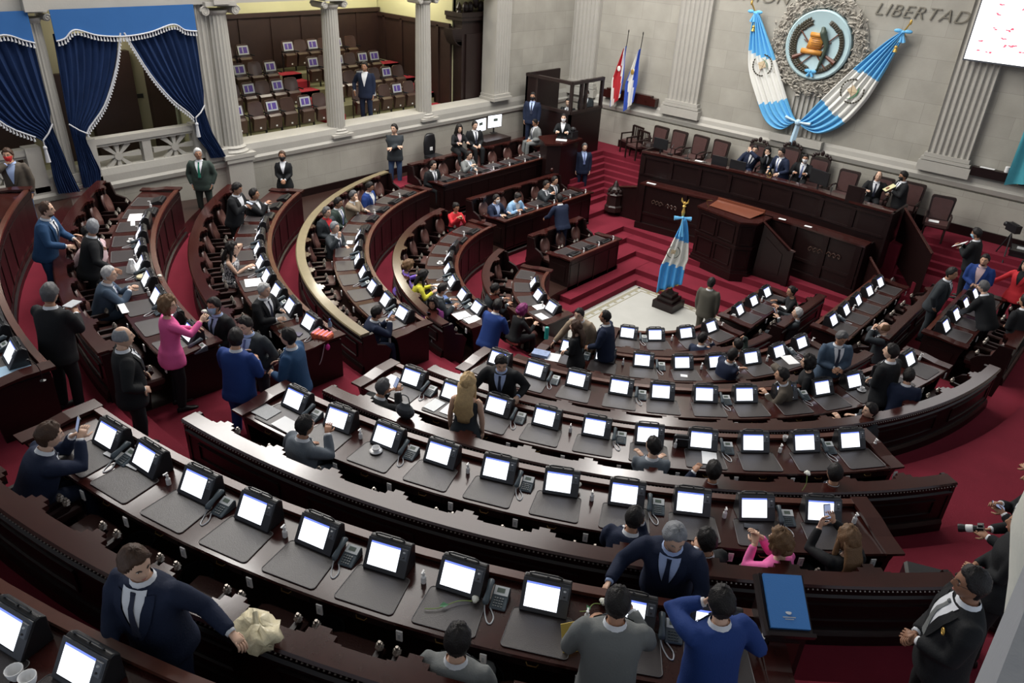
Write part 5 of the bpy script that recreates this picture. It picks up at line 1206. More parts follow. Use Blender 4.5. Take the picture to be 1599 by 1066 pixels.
# diagonal handrails right of the dais, carved newels
def newel(x,y,z,label):
    t=empty('carved_newel',label,'newel post',(x,y,z),0,'carved newel posts beside the dais')
    mb=MB(); mb.lathe([(.30,0),(.30,.16),(.25,.2),(.24,.5),(.28,.56),(.2,.62),(.2,.74),(.12,.8),(.05,.95),(.01,1.0)],8); mb.build('turned_post',M_woodd,t)
    mb=MB(); 
    for i in range(8): a=i*PI/4; mb.ell((.2*cos(a),.2*sin(a),.66),(.06,.06,.07),6,4)
    mb.build('acanthus_carving',M_woodd,t)
newel(-4.35,5.35,-.04,'dark carved newel post left of the dais steps'); newel(4.75,4.35,-.10,'dark carved newel post right of the dais steps')
for lab,p0,p1 in (('short brass-tipped handrail left of the dais',(-4.3,5.4,.75),(-3.45,5.45,.95)),('sloping handrail descending right of the dais, lower',(3.9,5.1,.95),(4.7,4.4,.55)),('sloping handrail descending right of the dais, upper',(4.1,6.2,2.1),(5.2,5.5,1.35))):
    t=empty('stair_handrail',lab,'handrail'); mb=MB(); mb.tube([p0,p1],.035,8); mb.build('rail',M_woodr,t); mb=MB(); mb.add([p0,p1,(p1[0],p1[1],p1[2]-1.3),(p0[0],p0[1],p0[2]-1.3)]+[(q[0],q[1]+.05,q[2]) for q in (p0,p1,(p1[0],p1[1],p1[2]-1.3),(p0[0],p0[1],p0[2]-1.3))],[(0,1,2,3),(4,7,6,5),(0,4,5,1),(3,2,6,7),(1,5,6,2),(0,3,7,4)]); mb.build('side_panel',M_wood,t)
# dais chairs
def dchair(x,y,z,rz,label,carved=False):
    t=empty('high_back_chair',label,'chair',(x,y,z),rz,'leather chairs behind the dais')
    h=1.12 if not carved else 1.22
    def pan(w,h0,h1,y0,th,taper=.9):
        P=[]; 
        for cx,cz,a0 in ((w-.06,h1-.06,0),(-w+.06,h1-.06,90)):
            for i in range(5): a=R(a0+i*22.5); P.append((cx+.06*cos(a),cz+.06*sin(a)))
        P+=[(-w*taper,h0),(w*taper,h0)]; return P
    mb=MB(); fn=lambda a,b,hh:(a,-.24+hh-(b-.45)*.12,b)
    mb.prism(pan(.30,.45,h,0,0),-.035,.035,fn); mb.build('back_frame',M_woodd,t)
    mb=MB(); mb.prism(pan(.25,.52,h-.06,0,0),.03,.055,fn); mb.build('back_cushion',M_leatherk,t)
    mb=MB(); mb.bx(-.27,.27,-.22,.28,.42,.50); mb.build('seat_cushion',M_leatherk,t)
    for sx in(-1,1):
        mb=MB(); mb.tube([(sx*.29,-.2,.68),(sx*.31,.1,.70),(sx*.30,.28,.66),(sx*.29,.28,.45)],.028,7); mb.build('armrest',M_woodd,t)
        for sy in(-.2,.24): mb=MB(); mb.tube([(sx*.25,sy,0),(sx*.25,sy,.44)],.026,6); mb.build('leg',M_woodd,t)
    if carved:
        mb=MB(); 
        for i in range(7): a=PI*i/6; mb.ell((.26*cos(a),-.33,h+.03+.10*sin(a)),(.06,.035,.06),7,5)
        mb.ell((0,-.33,h+.17),(.06,.04,.07),8,5); mb.build('carved_cresting',M_woodd,t)
    return t
for i,x in enumerate((-4.45,-3.72,-2.92,-2.17)): dchair(x,7.55,1.2,PI+R(-6),'high-backed leather chair, %s from the left behind the dais'%ORD[i])
dchair(-.95,7.65,1.2,PI,'carved high-backed chair behind the leaning man on the dais',True); dchair(.1,7.7,1.3,PI,'tallest carved presiding chair behind the standing man on the dais',True); dchair(1.05,7.65,1.2,PI,'carved high-backed chair behind the masked man on the dais',True)
dchair(2.02,7.5,1.2,PI,'high-backed leather chair just right of the carved chairs'); dchair(2.95,7.6,1.2,PI,'high-backed leather chair of the bald man on the dais'); dchair(3.75,7.75,1.2,PI,'leather chair behind the standing man with yellow papers'); dchair(4.75,7.1,1.2,PI+.2,'large leather chair with papers on its seat, right end of dais')
for i,(x,y) in enumerate(((-5.5,7.75),(-5.0,7.35))):
    t=empty('slatted_armchair','slatted wooden armchair left of the dais, %s one'%('rear' if i==0 else 'front'),'chair',(x,y,1.2),PI-.3,'slatted armchairs left of the dais')
    mb=MB(); mb.bx(-.27,.27,-.25,.25,.40,.46); mb.build('seat',M_leatherk,t)
    mb=MB(); mb.bx(-.27,.27,-.29,-.25,.86,.92)
    for k in range(6): mb.bx(-.25+k*.096,-.23+k*.096,-.28,-.26,.44,.88)
    mb.build('slatted_back',M_woodd,t)
    for sx in(-1,1):
        mb=MB(); mb.bx(sx*.27-.02,sx*.27+.02,-.28,.26,.64,.68); mb.build('armrest',M_woodd,t)
        for sy in(-.26,.22): mb=MB(); mb.bx(sx*.27-.02,sx*.27+.02,sy,sy+.04,0,.66 if sy>0 else .9); mb.build('leg',M_woodd,t)
mb=MB(); mb.lathe([(.22,0),(.06,.05),(.05,.5),(.26,.55),(.28,.6),(.1,.62)],12); mb.lathe([(.2,.62),(.16,.72),(.05,.75),(.03,.95),(.0,1)],8); o=mb.build('carved_side_table',M_woodd,None,(-4.35,7.05,1.2)); tag(o,'small dark carved table with a pointed ornament left of the dais','table')
# things on the dais desk
def dmon(x,y,z,rz,w,h,label,scr=False,grp=None):
    t=empty('computer_monitor',label,'monitor',(x,y,z),rz,grp)
    mb=MB(); mb.box(0,0,.18+h/2,w,.03,h); mb.build('housing',M_black,t)
    mb=MB(); mb.box(0,-.017,.18+h/2,w-.03,.004,h-.03); mb.build('screen',M_screen if scr else M_black,t)
    if scr: mb=MB(); mb.box(.05*w,-.021,.18+h*.6,w*.3,.003,h*.22); mb.build('window_shape',M_lcd,t)
    mb=MB(); mb.box(0,.03,.1,.05,.02,.2); mb.box(0,.03,.005,.22,.16,.01); mb.build('stand',M_black,t)
    return t
dmon(-3.15,5.75,2.0,0,.5,.32,'dark monitor at the left end of the dais desk',grp='dark monitors on the dais')
dmon(1.75,6.15,2.0,-.3,.62,.38,'large dark monitor right of the masked man on the dais',grp='dark monitors on the dais')
for i,x in enumerate((-1.2,-.6)): dmon(x,5.95,1.86,PI,.5,.3,'low dark screen on the dais before the leaning man, %s one'%('left' if i==0 else 'right'),grp='dark monitors on the dais')
rr=random.Random(4)
for i,x in enumerate((-2.9,-2.3,-1.7,-1.35,.45,1.0,1.3,2.2,3.1)):
    y=5.98; t=empty('dais_microphone','short black microphone on the dais desk, %s from the left'%ORD[i],'microphone',(x,y,2.0),0,'microphones on the dais desk')
    mb=MB(); mb.bx(-.07,.07,-.05,.05,0,.05); mb.build('base',M_black,t); mb=MB(); mb.tube([(0,0,.05),(0,.05,.22),(0,.10,.28)],.012,6); mb.ell((0,.12,.29),(.02,.03,.02),8,5); mb.build('stem',M_black,t)
def paper(x,y,z,rz,w,h,label,m=None,rx=0,grp=None,th=.006,ry=0):
    mb=MB(); mb.box(0,0,0,w,h,th); o=mb.build('paper_sheet' if not m else 'folder',m or M_paper,None,(x,y,z),rz); o.rotation_euler=(rx,ry,rz); tag(o,label,'paper' if not m else 'folder',grp); return o
paper(-1.9,6.05,2.01,.2,.3,.22,'white papers on the dais desk left of the leaning man'); paper(.15,5.98,2.01,0,.5,.2,'white papers before the standing man on the dais')
paper(2.75,5.9,2.01,.1,.42,.2,'blue folder on the dais desk beside the large monitor',mat('folder_blue',(.05,.11,.30),.5)); paper(3.5,5.9,2.01,.1,.3,.22,'white paper under the hand of the bald man on the dais')
mb=MB(); mb.box(0,0,.24,.46,.04,.48); mb.box(0,-.022,.26,.30,.005,.3); o=mb.build('carved_shield_panel',M_wood,None,(2.95,5.66,2.02)); tag(o,'small carved wooden screen panel standing before the bald man on the dais','panel')
mb=MB(); mb.tube([(0,0,0),(0,0,.1),(0,0,.12)],.02,6)
for s in(-1,1): mb.tube([(0,0,.08),(s*.06,0,.12),(s*.06,0,.2)],.01,5)
mb.ell((0,0,.2),(.03,.02,.04)); o=mb.build('brass_ornament',M_brass,None,(.42,5.92,2.0)); tag(o,'small brass desk ornament in the middle of the dais desk','ornament')
for i,(x,w) in enumerate(((-2.9,.3),(1.35,.2),(2.1,.2))): paper(x,5.2 if x>0 else 5.1,1.265,.1,w,.1,'white notes on the clerks shelf, %s from the left'%ORD[i],grp='notes on the clerks shelf')
paper(4.7,7.0,1.72,.2,.25,.2,'white papers on the seat of the large leather chair')
for lab,p,rz in PAP: paper(p.x,p.y,p.z+.03,rz,.22,.30,lab,M_paper if 'white' in lab else mat('pale_yellow_paper',(.62,.60,.35),.7),rx=-.6)
# ------------------------------------------------------------------ emblem, carved wreath, lettering
EC=(.10,5.47)
t=empty('carved_wreath','large carved grey stone wreath of leaves around the painted coat of arms','carving',(EC[0],YB,EC[1]))
mb=MB(); rr=random.Random(9)
mb.rings([[ (rad*cos(2*PI*k/48),-d,rad*1.0*sin(2*PI*k/48)) for k in range(48)] for rad,d in ((1.38,0),(1.36,.06),(1.15,.12),(.98,.10),(.96,0))]); mb.build('stone_band',M_carve,t)
mb=MB()
for i in range(620):
    a=rr.uniform(0,2*PI); rad=rr.uniform(.99,1.40)+(.12 if rr.random()<.1 else 0); b=a+rr.uniform(-1.2,1.2)+PI/2; L=rr.uniform(.05,.11); w=L*.4
    c=Vector((rad*cos(a),-.12-rr.uniform(0,.05),rad*sin(a))); d=Vector((cos(b),0,sin(b)))*L; s=Vector((-sin(b),0,cos(b)))*w; n=Vector((0,-.05,0))
    mb.add([c-d,c+s,c+d,c-s,c+n],[(0,1,4),(1,2,4),(2,3,4),(3,0,4)])
mb.build('stone_leaves',M_carve,t)
t=empty('coat_of_arms_disc','pale blue round coat of arms with laurel wreath, parchment and green bird','coat of arms',(EC[0],YB-.10,EC[1]))
mb=MB(); mb.rings([[ (rad*cos(2*PI*k/64),-d,rad*1.0*sin(2*PI*k/64)) for k in range(64)] for rad,d in ((.94,-.08),(.94,.10),(.90,.13),(.88,.12))]); mb.build('disc',M_emb,t,smooth=True,flat_ang=30)
mb=MB()
for s in(-1,1):
    for i in range(26):
        a=-PI/2+s*(.12+i*.098); rad=.70-.03*(i>20)
        for o_ in (-.5,.5,.0):
            b=a+s*PI/2+o_*s*1.1*(-1); c=Vector((rad*cos(a),-.15,rad*sin(a))); L=.17; b+=o_*.5; d=Vector((cos(b),0,sin(b)))*L; q=Vector((-sin(b),0,cos(b)))*.05; n=Vector((0,-.035,0))
            mb.add([c,c+d*.5+q,c+d,c+d*.5-q,c+d*.5+n],[(0,1,4),(1,2,4),(2,3,4),(3,0,4),(0,3,2,1)])
mb.build('laurel_wreath',M_leaf,t)
mb=MB(); mb.prism([(-.26,-.10),(.16,-.10),(.20,.22),(-.20,.22)],.13,.18,lambda a,b,h:(a-.02,-h,b))
mb.tube([(-.40,-.17,-.18),(.20,-.17,-.20)],.075,10); mb.tube([(-.22,-.17,.28),(.22,-.17,.26)],.065,10); mb.build('parchment_scroll',M_scroll,t,smooth=True)
mb=MB()
for i in range(5): mb.box(-.02,-.185,.17-i*.055,.28-.05*(i%2),.004,.016)
mb.build('scroll_writing',mat('scroll_ink',(.22,.08,.02),.6),t)
mb=MB(); mb.tube(smoothp([(.10,-.20,.50),(.13,-.22,.42),(.16,-.22,.30),(.26,-.20,.12),(.30,-.20,-.05),(.26,-.19,-.3),(.20,-.18,-.55),(.16,-.17,-.68)],4),[.03,.05,.06,.062,.07,.085,.10,.10,.095,.09,.085,.08,.078,.072,.068,.065,.06,.058,.055,.052,.05,.045,.045,.04,.035,.03,.028,.02,.015],8)
mb.tube([(.10,-.2,.50),(.04,-.2,.48)],[.02,.004],6); mb.build('quetzal_bird',M_quetz,t,smooth=True)
mb=MB()
for s in(-1,1):
    mb.tube([(s*-.55,-.155,.36),(s*.42,-.155,-.62)],.018,6); mb.tube([(s*.62,-.15,-.40),(s*.30,-.15,-.24),(s*-.40,-.15,.12)],[.07,.035,.014],6)
mb.build('rifles_and_swords',mat('rifle_brown',(.14,.05,.03),.4,var=.3,vscale=10),t)
mb=MB()
for s in(-1,1): mb.ell((s*.09-.0,-.18,-.70),(.09,.03,.05)); mb.tube([(0,-.17,-.70),(s*.08,-.17,-.85)],[.03,.04],6)
mb.ell((0,-.19,-.70),(.035,.03,.035)); mb.build('ribbon_knot',M_sky,t)
def text(s,x,z,size,label,shear=.3):
    c=bpy.data.curves.new('lettering','FONT'); c.body=s; c.size=size; c.extrude=.012; c.offset=-.006; c.shear=shear; c.space_character=1.12; c.bevel_depth=0
    o=bpy.data.objects.new('wall_lettering',c); COL.objects.link(o); bpy.context.view_layer.update()
    dg=bpy.context.evaluated_depsgraph_get(); me=bpy.data.meshes.new_from_object(o.evaluated_get(dg)); bpy.data.objects.remove(o)
    o=bpy.data.objects.new('wall_lettering',me); COL.objects.link(o); me.materials.clear(); me.materials.append(mat('bronze_grey_letters',(.19,.175,.14),.6)); o.location=(x,YB-.03,z); o.rotation_euler=(PI/2,0,0); tag(o,label,'lettering'); return o
o=text('LIBERTAD',1.36,6.42,.44,'carved grey word LIBERTAD on the wall right of the coat of arms'); w=o.dimensions.x; o.scale=(2.34/w,1,1)
o=text('UNION',-3.0,6.41,.44,'carved grey word UNION on the wall left of the coat of arms'); w=o.dimensions.x; o.scale=(1.9/w,1,1)
# ------------------------------------------------------------------ big draped flags
def arms_on(mb_parent,pts,nrm,u,v,s,prefix=''):
    """small coat of arms printed on a flag: parchment, wreath, bird, in the plane spanned by u,v"""
    c=pts; n=nrm
    mb=MB()
    for i in range(22):
        a=-PI/2+(i-10.5)*.24
        if abs(i-10.5)<.6: continue
        p=c+u*(s*cos(a))+v*(s*sin(a)); d=(u*(-sin(a))+v*cos(a))*s*.16*(1 if i>10 else -1); q=(u*cos(a)+v*sin(a))*s*.09
        mb.add([p-d+n*.004,p+q+n*.004,p+d+n*.004,p-q+n*.004],[(0,1,2,3)])
    mb.build('printed_wreath',M_leaf,mb_parent)
    mb=MB(); mb.add([c+u*(s*a)+v*(s*b)+n*.005 for a,b in((-.42,-.25),(.30,-.30),(.36,.35),(-.34,.40))],[(0,1,2,3)]); mb.build('printed_parchment',mat('pale_parchment',(.62,.50,.33),.6),mb_parent)
    mb=MB(); P=[c+u*(s*a)+v*(s*b)+n*.007 for a,b in((.15,.65),(.35,.35),(.50,0),(.42,-.4),(.2,-.75))]; mb.tube(P,[s*.03,s*.07,s*.06,s*.05,s*.02],5,sq=.3); mb.build('printed_bird',M_green,mb_parent)
    mb=MB(); mb.tube([c-u*s*.6+v*s*.45+n*.006,c+u*s*.55-v*s*.6+n*.006],s*.02,4,sq=.3); mb.tube([c+u*s*.6+v*s*.45+n*.006,c-u*s*.55-v*s*.6+n*.006],s*.02,4,sq=.3); mb.build('printed_rifles',mat('rifle_brown',(.14,.05,.03),.4),mb_parent)
def bigflag(A,B,label,bands,knot,side):
    """A and B: the two long edges (x,z) from the wall pole to the knot"""
    t=empty('draped_flag',label,'flag',(0,0,0),0,'two large sky blue and white flags draped below the coat of arms')
    PA=smoothp(A,8); PB=smoothp(B,8); n=44; m=len(PA); mb=MB(); vs=[];fs=[];mi=[]
    for i in range(m):
        f=i/(m-1); wdt=math.hypot(PA[i][0]-PB[i][0],PA[i][1]-PB[i][1])
        for j in range(n+1):
            s=j/n; x=PA[i][0]+(PB[i][0]-PA[i][0])*s; z=PA[i][1]+(PB[i][1]-PA[i][1])*s
            am=min(.07,.018+.035*(1-min(1,wdt/1.3))+.015)
            d=.16+am*sin(s*2*PI*5.5+.8*sin(f*3))+.03*sin(s*PI)+.012*sin(s*2*PI*13)
            vs.append((x,YB-.05-d,z))
    for i in range(m-1):
        f=(i+.5)/(m-1)
        for j in range(n):
            s=(j+.5)/n; g=f+bands[2]*(s-.5)
            a=i*(n+1)+j; fs.append((a,a+1,a+n+2,a+n+1)); mi.append(1 if bands[0]<g<bands[1] else 0)
    o_=len(mb.v); mb.v=vs; mb.f=fs; mb.m=mi
    o=mb.build('cloth',[M_sky,M_flagw],t,smooth=True); sd=o.modifiers.new('s','SOLIDIFY'); sd.thickness=.008
    return t
t1=bigflag([(-1.98,6.15),(-1.98,5.5),(-1.84,4.6),(-1.45,3.85),(-.95,3.15),(-.45,2.98),(-.10,3.22)],[(-1.86,6.15),(-1.50,5.6),(-1.10,5.0),(-.72,4.35),(-.42,3.85),(-.15,3.45),(.02,3.30)],'sky blue and white flag draped on the left of the coat of arms',(.30,.60,-.10),None,-1)
t2=bigflag([(2.30,6.12),(1.9,5.75),(1.40,5.15),(.95,4.55),(.60,4.05),(.30,3.6),(.12,3.34)],[(2.36,6.02),(2.22,5.45),(2.05,4.85),(1.80,4.15),(1.35,3.45),(.75,3.08),(.20,3.20)],'sky blue and white flag draped on the right of the coat of arms',(.36,.66,.02),None,1)
arms_on(t1,Vector((-1.38,YB-.30,4.72)),Vector((0,-1,0)),Vector((.85,0,.5)).normalized(),Vector((-.5,0,.85)).normalized(),.30)
arms_on(t2,Vector((1.42,YB-.30,4.42)),Vector((0,-1,0)),Vector((.75,0,-.65)).normalized(),Vector((.65,0,.75)).normalized(),.32)
mb=MB(); mb.ell((.08,YB-.28,3.30),(.10,.08,.09)); mb.add([(x,YB-d,z) for x,z,d in ((.02,3.28,.26),(.16,3.28,.26),(.10,2.60,.20),(-.10,2.60,.20),(.09,3.28,.30),(.0,2.60,.26))],[(0,4,5,3),(4,1,2,5)])
for s in(-1,1): mb.tube([(.08,YB-.3,3.30),(.08+s*.4,YB-.32,3.34+(.06 if s<0 else -.02))],[.02,.05],6)
o=mb.build('ribbon_knot',mat('pale_blue_satin',(.50,.70,.86),.4)); tag(o,'pale blue ribbon knot joining the two draped flags','ribbon')
for x,z,dx,lab in ((-1.95,6.12,-.10,'left'),(2.32,6.08,.14,'right')):
    t=empty('wall_flagpole','short gold-tipped pole with sky blue bow above the %s draped flag'%lab,'flagpole',(x,YB,z)); mb=MB(); mb.tube([(0,0,-.1),(0,-.22,0),(dx*.9,-.34,.22)],[.02,.025,.02],8); mb.ell((dx*1.1,-.36,.27),(.035,.035,.07)); mb.build('gilt_pole',M_gold,t)
    mb=MB(); mb.ell((0,-.25,.0),(.06,.05,.05))
    for s in(-1,1): mb.ell((s*.13,-.26,.03),(.11,.04,.05)); mb.tube([(0,-.26,0),(s*.05+dx*.3,-.27,-.25)],[.02,.05],6)
    mb.build('bow',M_sky,t); mb=MB(); mb.tube([(dx*-.4,-.26,-.05),(dx*-.5,-.27,-.32)],.012,5); mb.ell((dx*-.5,-.27,-.38),(.05,.05,.05)); mb.lathe([(.03,0),(.06,-.12),(.0,-.13)],10,(dx*-.5,-.27,-.38)); mb.build('gold_tassel',M_gold,t)
# small flags on the ledge
def hangflag(x,z0,z1,cols,label,tilt):
    t=empty('hanging_flag',label,'flag',(x,YB-.30,0),0,'small flags standing at the corner of the back wall')
    mb=MB(); mb.tube([(0,0,2.85),(tilt,0,z1+.45)],.014,6); mb.ell((tilt,0,z1+.5),(.02,.02,.06)); mb.build('pole',M_black,t)
    mb=MB(); n=16; m=14; mi=[]
    for i in range(m+1):
        f=i/m; w=.10+.40*min(1,f*1.6)*(1-.35*max(0,f-.6)/.4); x0=tilt*(1-f*.75)-w*.72; z=z1-(z1-z0)*f
        for j in range(n+1):
            s=j/n; mb.v.append((x0+w*s,-.05-.05*sin(s*2*PI*2.3+f)-.02,z-.28*(1-s)*f*(0 if f<.8 else (f-.8)*5)+.12*(s-.5)))
    for i in range(m):
        for j in range(n):
            a=i*(n+1)+j; mb.f.append((a,a+1,a+n+2,a+n+1)); s=(j+.5)/n; f=i/m; g=min(.999,max(0,s*.75+.25-(f-.4)*.25)); mb.m.append(int(g*len(cols)))
    mb.build('cloth',cols,t,smooth=True)
    mb=MB(); mb.ell((-.02,-.13,(z0+z1)/2+.15),(.07,.012,.09),10,6); mb.build('emblem',M_gold if len(cols)<5 else M_flagw,t)
hangflag(-6.42,2.90,4.6,[M_navyf,M_flagw,M_redb,M_redb,M_redb,M_flagw,M_navyf],'small blue, white and red striped flag hanging at the corner',.12)
hangflag(-5.86,2.84,4.6,[M_navyf,M_flagw,M_navyf],'small blue and white flag hanging right of the red striped one',.14)
mb=MB(); mb.bx(-7.15,-4.95,YB-.5+.26,YB-.02,2.84,3.10); mb.bx(-7.0,-5.15,YB-.22,YB-.04,3.10,3.16); o=mb.build('flag_base_box',M_woodr); tag(o,'long low dark wooden box on the ledge under the two small flags','wooden box')
mb=MB(); mb.bx(4.95,8.2,YB-.22,YB-.02,2.84,3.06); o=mb.build('flag_base_box',M_wood); tag(o,'long low dark wooden box on the ledge at the right edge','wooden box')
paper(5.3,YB-.14,3.08,0,.35,.14,'white papers on the wooden box at the right edge'); paper(6.1,YB-.14,3.08,0,.4,.14,'dark blue folder on the wooden box at the right edge',M_navyf)
mb=MB(); mb.lathe([(.06,0),(.06,.14),(.05,.15)],12); o=mb.build('white_cup',M_white,None,(5.75,YB-.13,3.07)); tag(o,'white cup on the wooden box at the right edge','cup')
t=empty('hanging_flag','teal blue and white flag at the right edge of the back wall','flag',(6.1,YB-.33,0)); mb=MB()
n=12
for i in range(11):
    f=i/10
    for j in range(n+1): s=j/n; mb.v.append((-.32+.18*f*0+ .9*s*(.35+.65*f)+(.05 if i else .1),-.06*sin(s*12+f*2),4.6-1.55*f-.25*(1-s)*f))
for i in range(10):
    for j in range(n): a=i*(n+1)+j; mb.f.append((a,a+1,a+n+2,a+n+1)); mb.m.append(0 if (j+i*.3)<8 else 1)
mb.build('cloth',[mat('teal_satin',(.06,.34,.42),.5,var=.15,vscale=6),M_flagw],t,smooth=True); mb=MB(); mb.tube([(.0,0.08,2.85),(.05,.08,4.8)],.015,6); mb.build('pole',M_gold,t)
# projection screen
t=empty('projection_screen','large white projection screen with scattered pink marks, top right','screen',(0,YB-.35,0))
mb=MB(); mb.bx(3.95,9.0,-.02,.04,5.62,9.0); mb.build('frame',mat('screen_frame',(.06,.065,.08),.5),t)
mb=MB(); mb.bx(3.98,8.97,-.03,-.021,5.66,8.97); mb.build('lit_surface',mat('projected_white',(1,1,1),.6,emit=1.0),t)
mb=MB(); rr=random.Random(5)
for x,z in ((4.22,5.88),(4.48,5.88),(4.25,6.12),(4.45,6.42),(4.45,6.75),(4.42,6.95),(4.75,6.40),(4.85,6.46),(4.72,6.22),(4.9,6.08),(5.0,6.08),(4.83,6.06),(5.1,6.5),(5.2,5.95),(4.95,6.9)):
    for k in range(3): mb.box(x+rr.uniform(-.05,.05),-.040,z+rr.uniform(-.02,.02),.055,.006,.028)
mb.build('pink_marks',mat('pink_mark',(.62,.12,.18),.6,emit=.6),t)
mb=MB()
for x,z in ((4.4,6.12),(4.6,6.15),(4.55,6.85),(4.7,6.7),(4.3,5.95),(5.0,5.85)): mb.box(x,-.040,z,.10,.006,.014)
mb.build('grey_marks',mat('grey_mark',(.4,.4,.42),.6,emit=.5),t)
# ------------------------------------------------------------------ standing flag on the marble
t=empty('standing_flag','sky blue and white national flag on a pole with stepped wooden base','flag',(-.12,2.20,-1.0))
mb=MB(); mb.bx(-.32,.32,-.32,.32,0,.22); mb.bx(-.24,.24,-.24,.24,.22,.34); mb.bx(-.17,.17,-.17,.17,.34,.44); mb.lathe([(.12,.44),(.05,.55),(.04,.6)],10); mb.build('stepped_base',M_wood,t)
mb=MB(); mb.tube([(0,0,.5),(0,0,2.75)],.022,8); mb.build('pole',M_gold,t)
mb=MB(); mb.lathe([(.03,2.65),(.05,2.75),(.025,2.85),(.05,2.92),(.02,2.95)],10); mb.ell((0,0,2.98),(.035,.03,.06))
for s in(-1,1): mb.tube([(0,0,2.96),(s*.09,0,3.04),(s*.10,0,3.12)],[.02,.025,.006],6)
mb.build('gilt_finial',M_gold,t)
f0=Vector((cos(R(38)),sin(R(38)),0)); fn_=Vector((sin(R(38)),-cos(R(38)),0)); mb=MB(); n=26; m=26
for i in range(m+1):
    f=i/m; w=.06+.60*min(1,(f*1.7))**.8; z=2.55-1.98*f
    for j in range(n+1):
        s=j/n; off=-.40*min(1,f*1.5)+w*s; p=f0*off+fn_*(.10+.055*sin(s*2*PI*3.2+f*1.2)*min(1,f*2)); mb.v.append((p.x,p.y,z+.10*s+(-.10+.20*s if f>.8 else 0)*(f-.8)*5))
for i in range(m):
    for j in range(n):
        a=i*(n+1)+j; g=(i+.5)/m-.12*((j+.5)/n); mb.f.append((a,a+1,a+n+2,a+n+1)); mb.m.append(1 if .24<g<.60 else 0)
o=mb.build('cloth',[mat('standing_flag_blue',(.07,.36,.78),.5),M_flagw],t,smooth=True); sd=o.modifiers.new('s','SOLIDIFY'); sd.thickness=.006
mb=MB(); mb.ell(fn_*.05+Vector((0,0,2.62)),(.05,.05,.04))
for s in(-1,1): mb.tube([fn_*.06+Vector((0,0,2.62)),fn_*.06+f0*s*.22+Vector((0,0,2.60))],[.02,.06],6)
for s in(-1,1): mb.tube([fn_*.08+Vector((0,0,2.6)),fn_*.20+f0*s*.04+Vector((0,0,2.15))],[.02,.035],6)
mb.build('bow_ribbon',M_sky,t)
mb=MB(); P=[(f0*(-.40+.56*s)+fn_*(.10+.055*sin(s*2*PI*3.2+1.2))+Vector((0,0,.57+.10*s-.10+.20*s-.02))) for s in [i/20 for i in range(21)]]; mb.tube(P,.018,5); mb.build('gold_fringe',M_gold,t)
arms_on(t,f0*-.12+fn_*.185+Vector((0,0,1.70)),fn_,f0,Vector((0,0,1)),.17)
# ------------------------------------------------------------------ interpreters booth and cabinets at left
t=empty('interpreters_booth','dark wooden interpreters booth with glass windows in the left corner','booth',(0,0,0))
x0,x1,y0,y1,zt=-8.45,-6.45,5.35,7.1,3.7
mb=MB(); mb.bx(x0,x1,y0,y0+.08,.9,2.75); mb.bx(x1-.08,x1,y0,y1,.9,2.75); mb.bx(x0,x0+.45,y0,y0+.08,2.7,zt); mb.bx(x0,x0+.08,y0,y1,1,zt); mb.build('panelled_walls',M_wood,t)
mb=MB()
for a,b in ((x1-.10,x1),(x0+.45,x0+.53)): mb.bx(a,b,y0,y0+.09,2.7,zt)
mb.bx(x0,x1,y0-.02,y0+.10,zt-.10,zt)
for a in (y0+.5,y0+.75,y1-.1): mb.bx(x1-.09,x1+.01,a,a+.10,2.7,zt)
mb.bx(x1-.10,x1+.02,y0,y1,zt-.10,zt); mb.bx(x0,x1,y0-.03,y0+.1,2.66,2.76); mb.bx(x1-.1,x1+.03,y0,y1,2.66,2.76); mb.build('window_frame',M_woodd,t)
mb=MB(); mb.bx(x0+.53,x1-.1,y0+.03,y0+.04,2.76,zt-.1); mb.bx(x1-.05,x1-.04,y0+.05,y1,2.76,zt-.1); mb.build('glass_pane',M_glass,t)
mb=MB(); mb.bx(x0+.1,x1-.1,y0+.1,y1,1.55,1.6); mb.build('booth_floor',M_woodd,t)
mb=MB(); mb.bx(x0+.1,x1-.3,y0+.1,y0+.5,2.35,2.4); mb.build('booth_counter',M_wood,t)
person('man in black suit and headset seated inside the glass booth',-7.15,6.1,1.62,-70,'sit',lean=6,hands='desk',jk='black',sk='c',hair='black')
standing('masked man in pale shirt standing inside the glass booth',-6.75,6.55,1.62,-60,lean=2,hands='clasp',jk='dgrey',shirt='white',tie=None,mask='white',sk='b',sc=.95)
standing('man in dark navy suit and black mask standing before the booth',-7.6,4.75,1.5,-60,lean=0,hands='down',jk='navy',shirt='lblue',mask='black',sk='b')
t=empty('stenographers_cabinet','tall dark carved cabinet desk before the interpreters booth','desk')
mb=MB(); mb.prism([(-6.75,4.25),(-6.05,3.75),(-5.80,4.15),(-5.85,5.1),(-6.5,5.2)],-.1,2.0,lambda a,b,h:(a,b,h)); mb.build('body',M_wood,t)
mb=MB(); mb.prism([(-6.85,4.25),(-6.05,3.65),(-5.70,4.1),(-5.75,5.2),(-6.5,5.3)],2.0,2.06,lambda a,b,h:(a,b,h)); mb.build('top',M_woodr,t)
mb=MB(); mb.ell((-5.93,3.93,1.2),(.06,.06,.08)); mb.tube([(-6.2,3.88,.6),(-6.2,3.88,1.7)],.02,5); mb.build('carved_rosette',M_woodr,t)
person('masked woman in black and white blouse seated behind the carved cabinet desk',-6.25,4.75,1.45,-55,'sit',lean=8,hands='desk',jk='black',fem=True,mask='white',hair='black',hs='bun',tie=None,sk='c')
paper(-6.0,4.4,2.08,.6,.35,.24,'open white notes on the carved cabinet desk'); 
mb=MB(); mb.box(0,0,.12,.22,.3,.24); mb.ell((0,0,.3),(.1,.1,.08)); o=mb.build('desk_projector',M_black,None,(-5.95,4.9,2.06)); tag(o,'black lamp device on the carved cabinet desk','lamp')
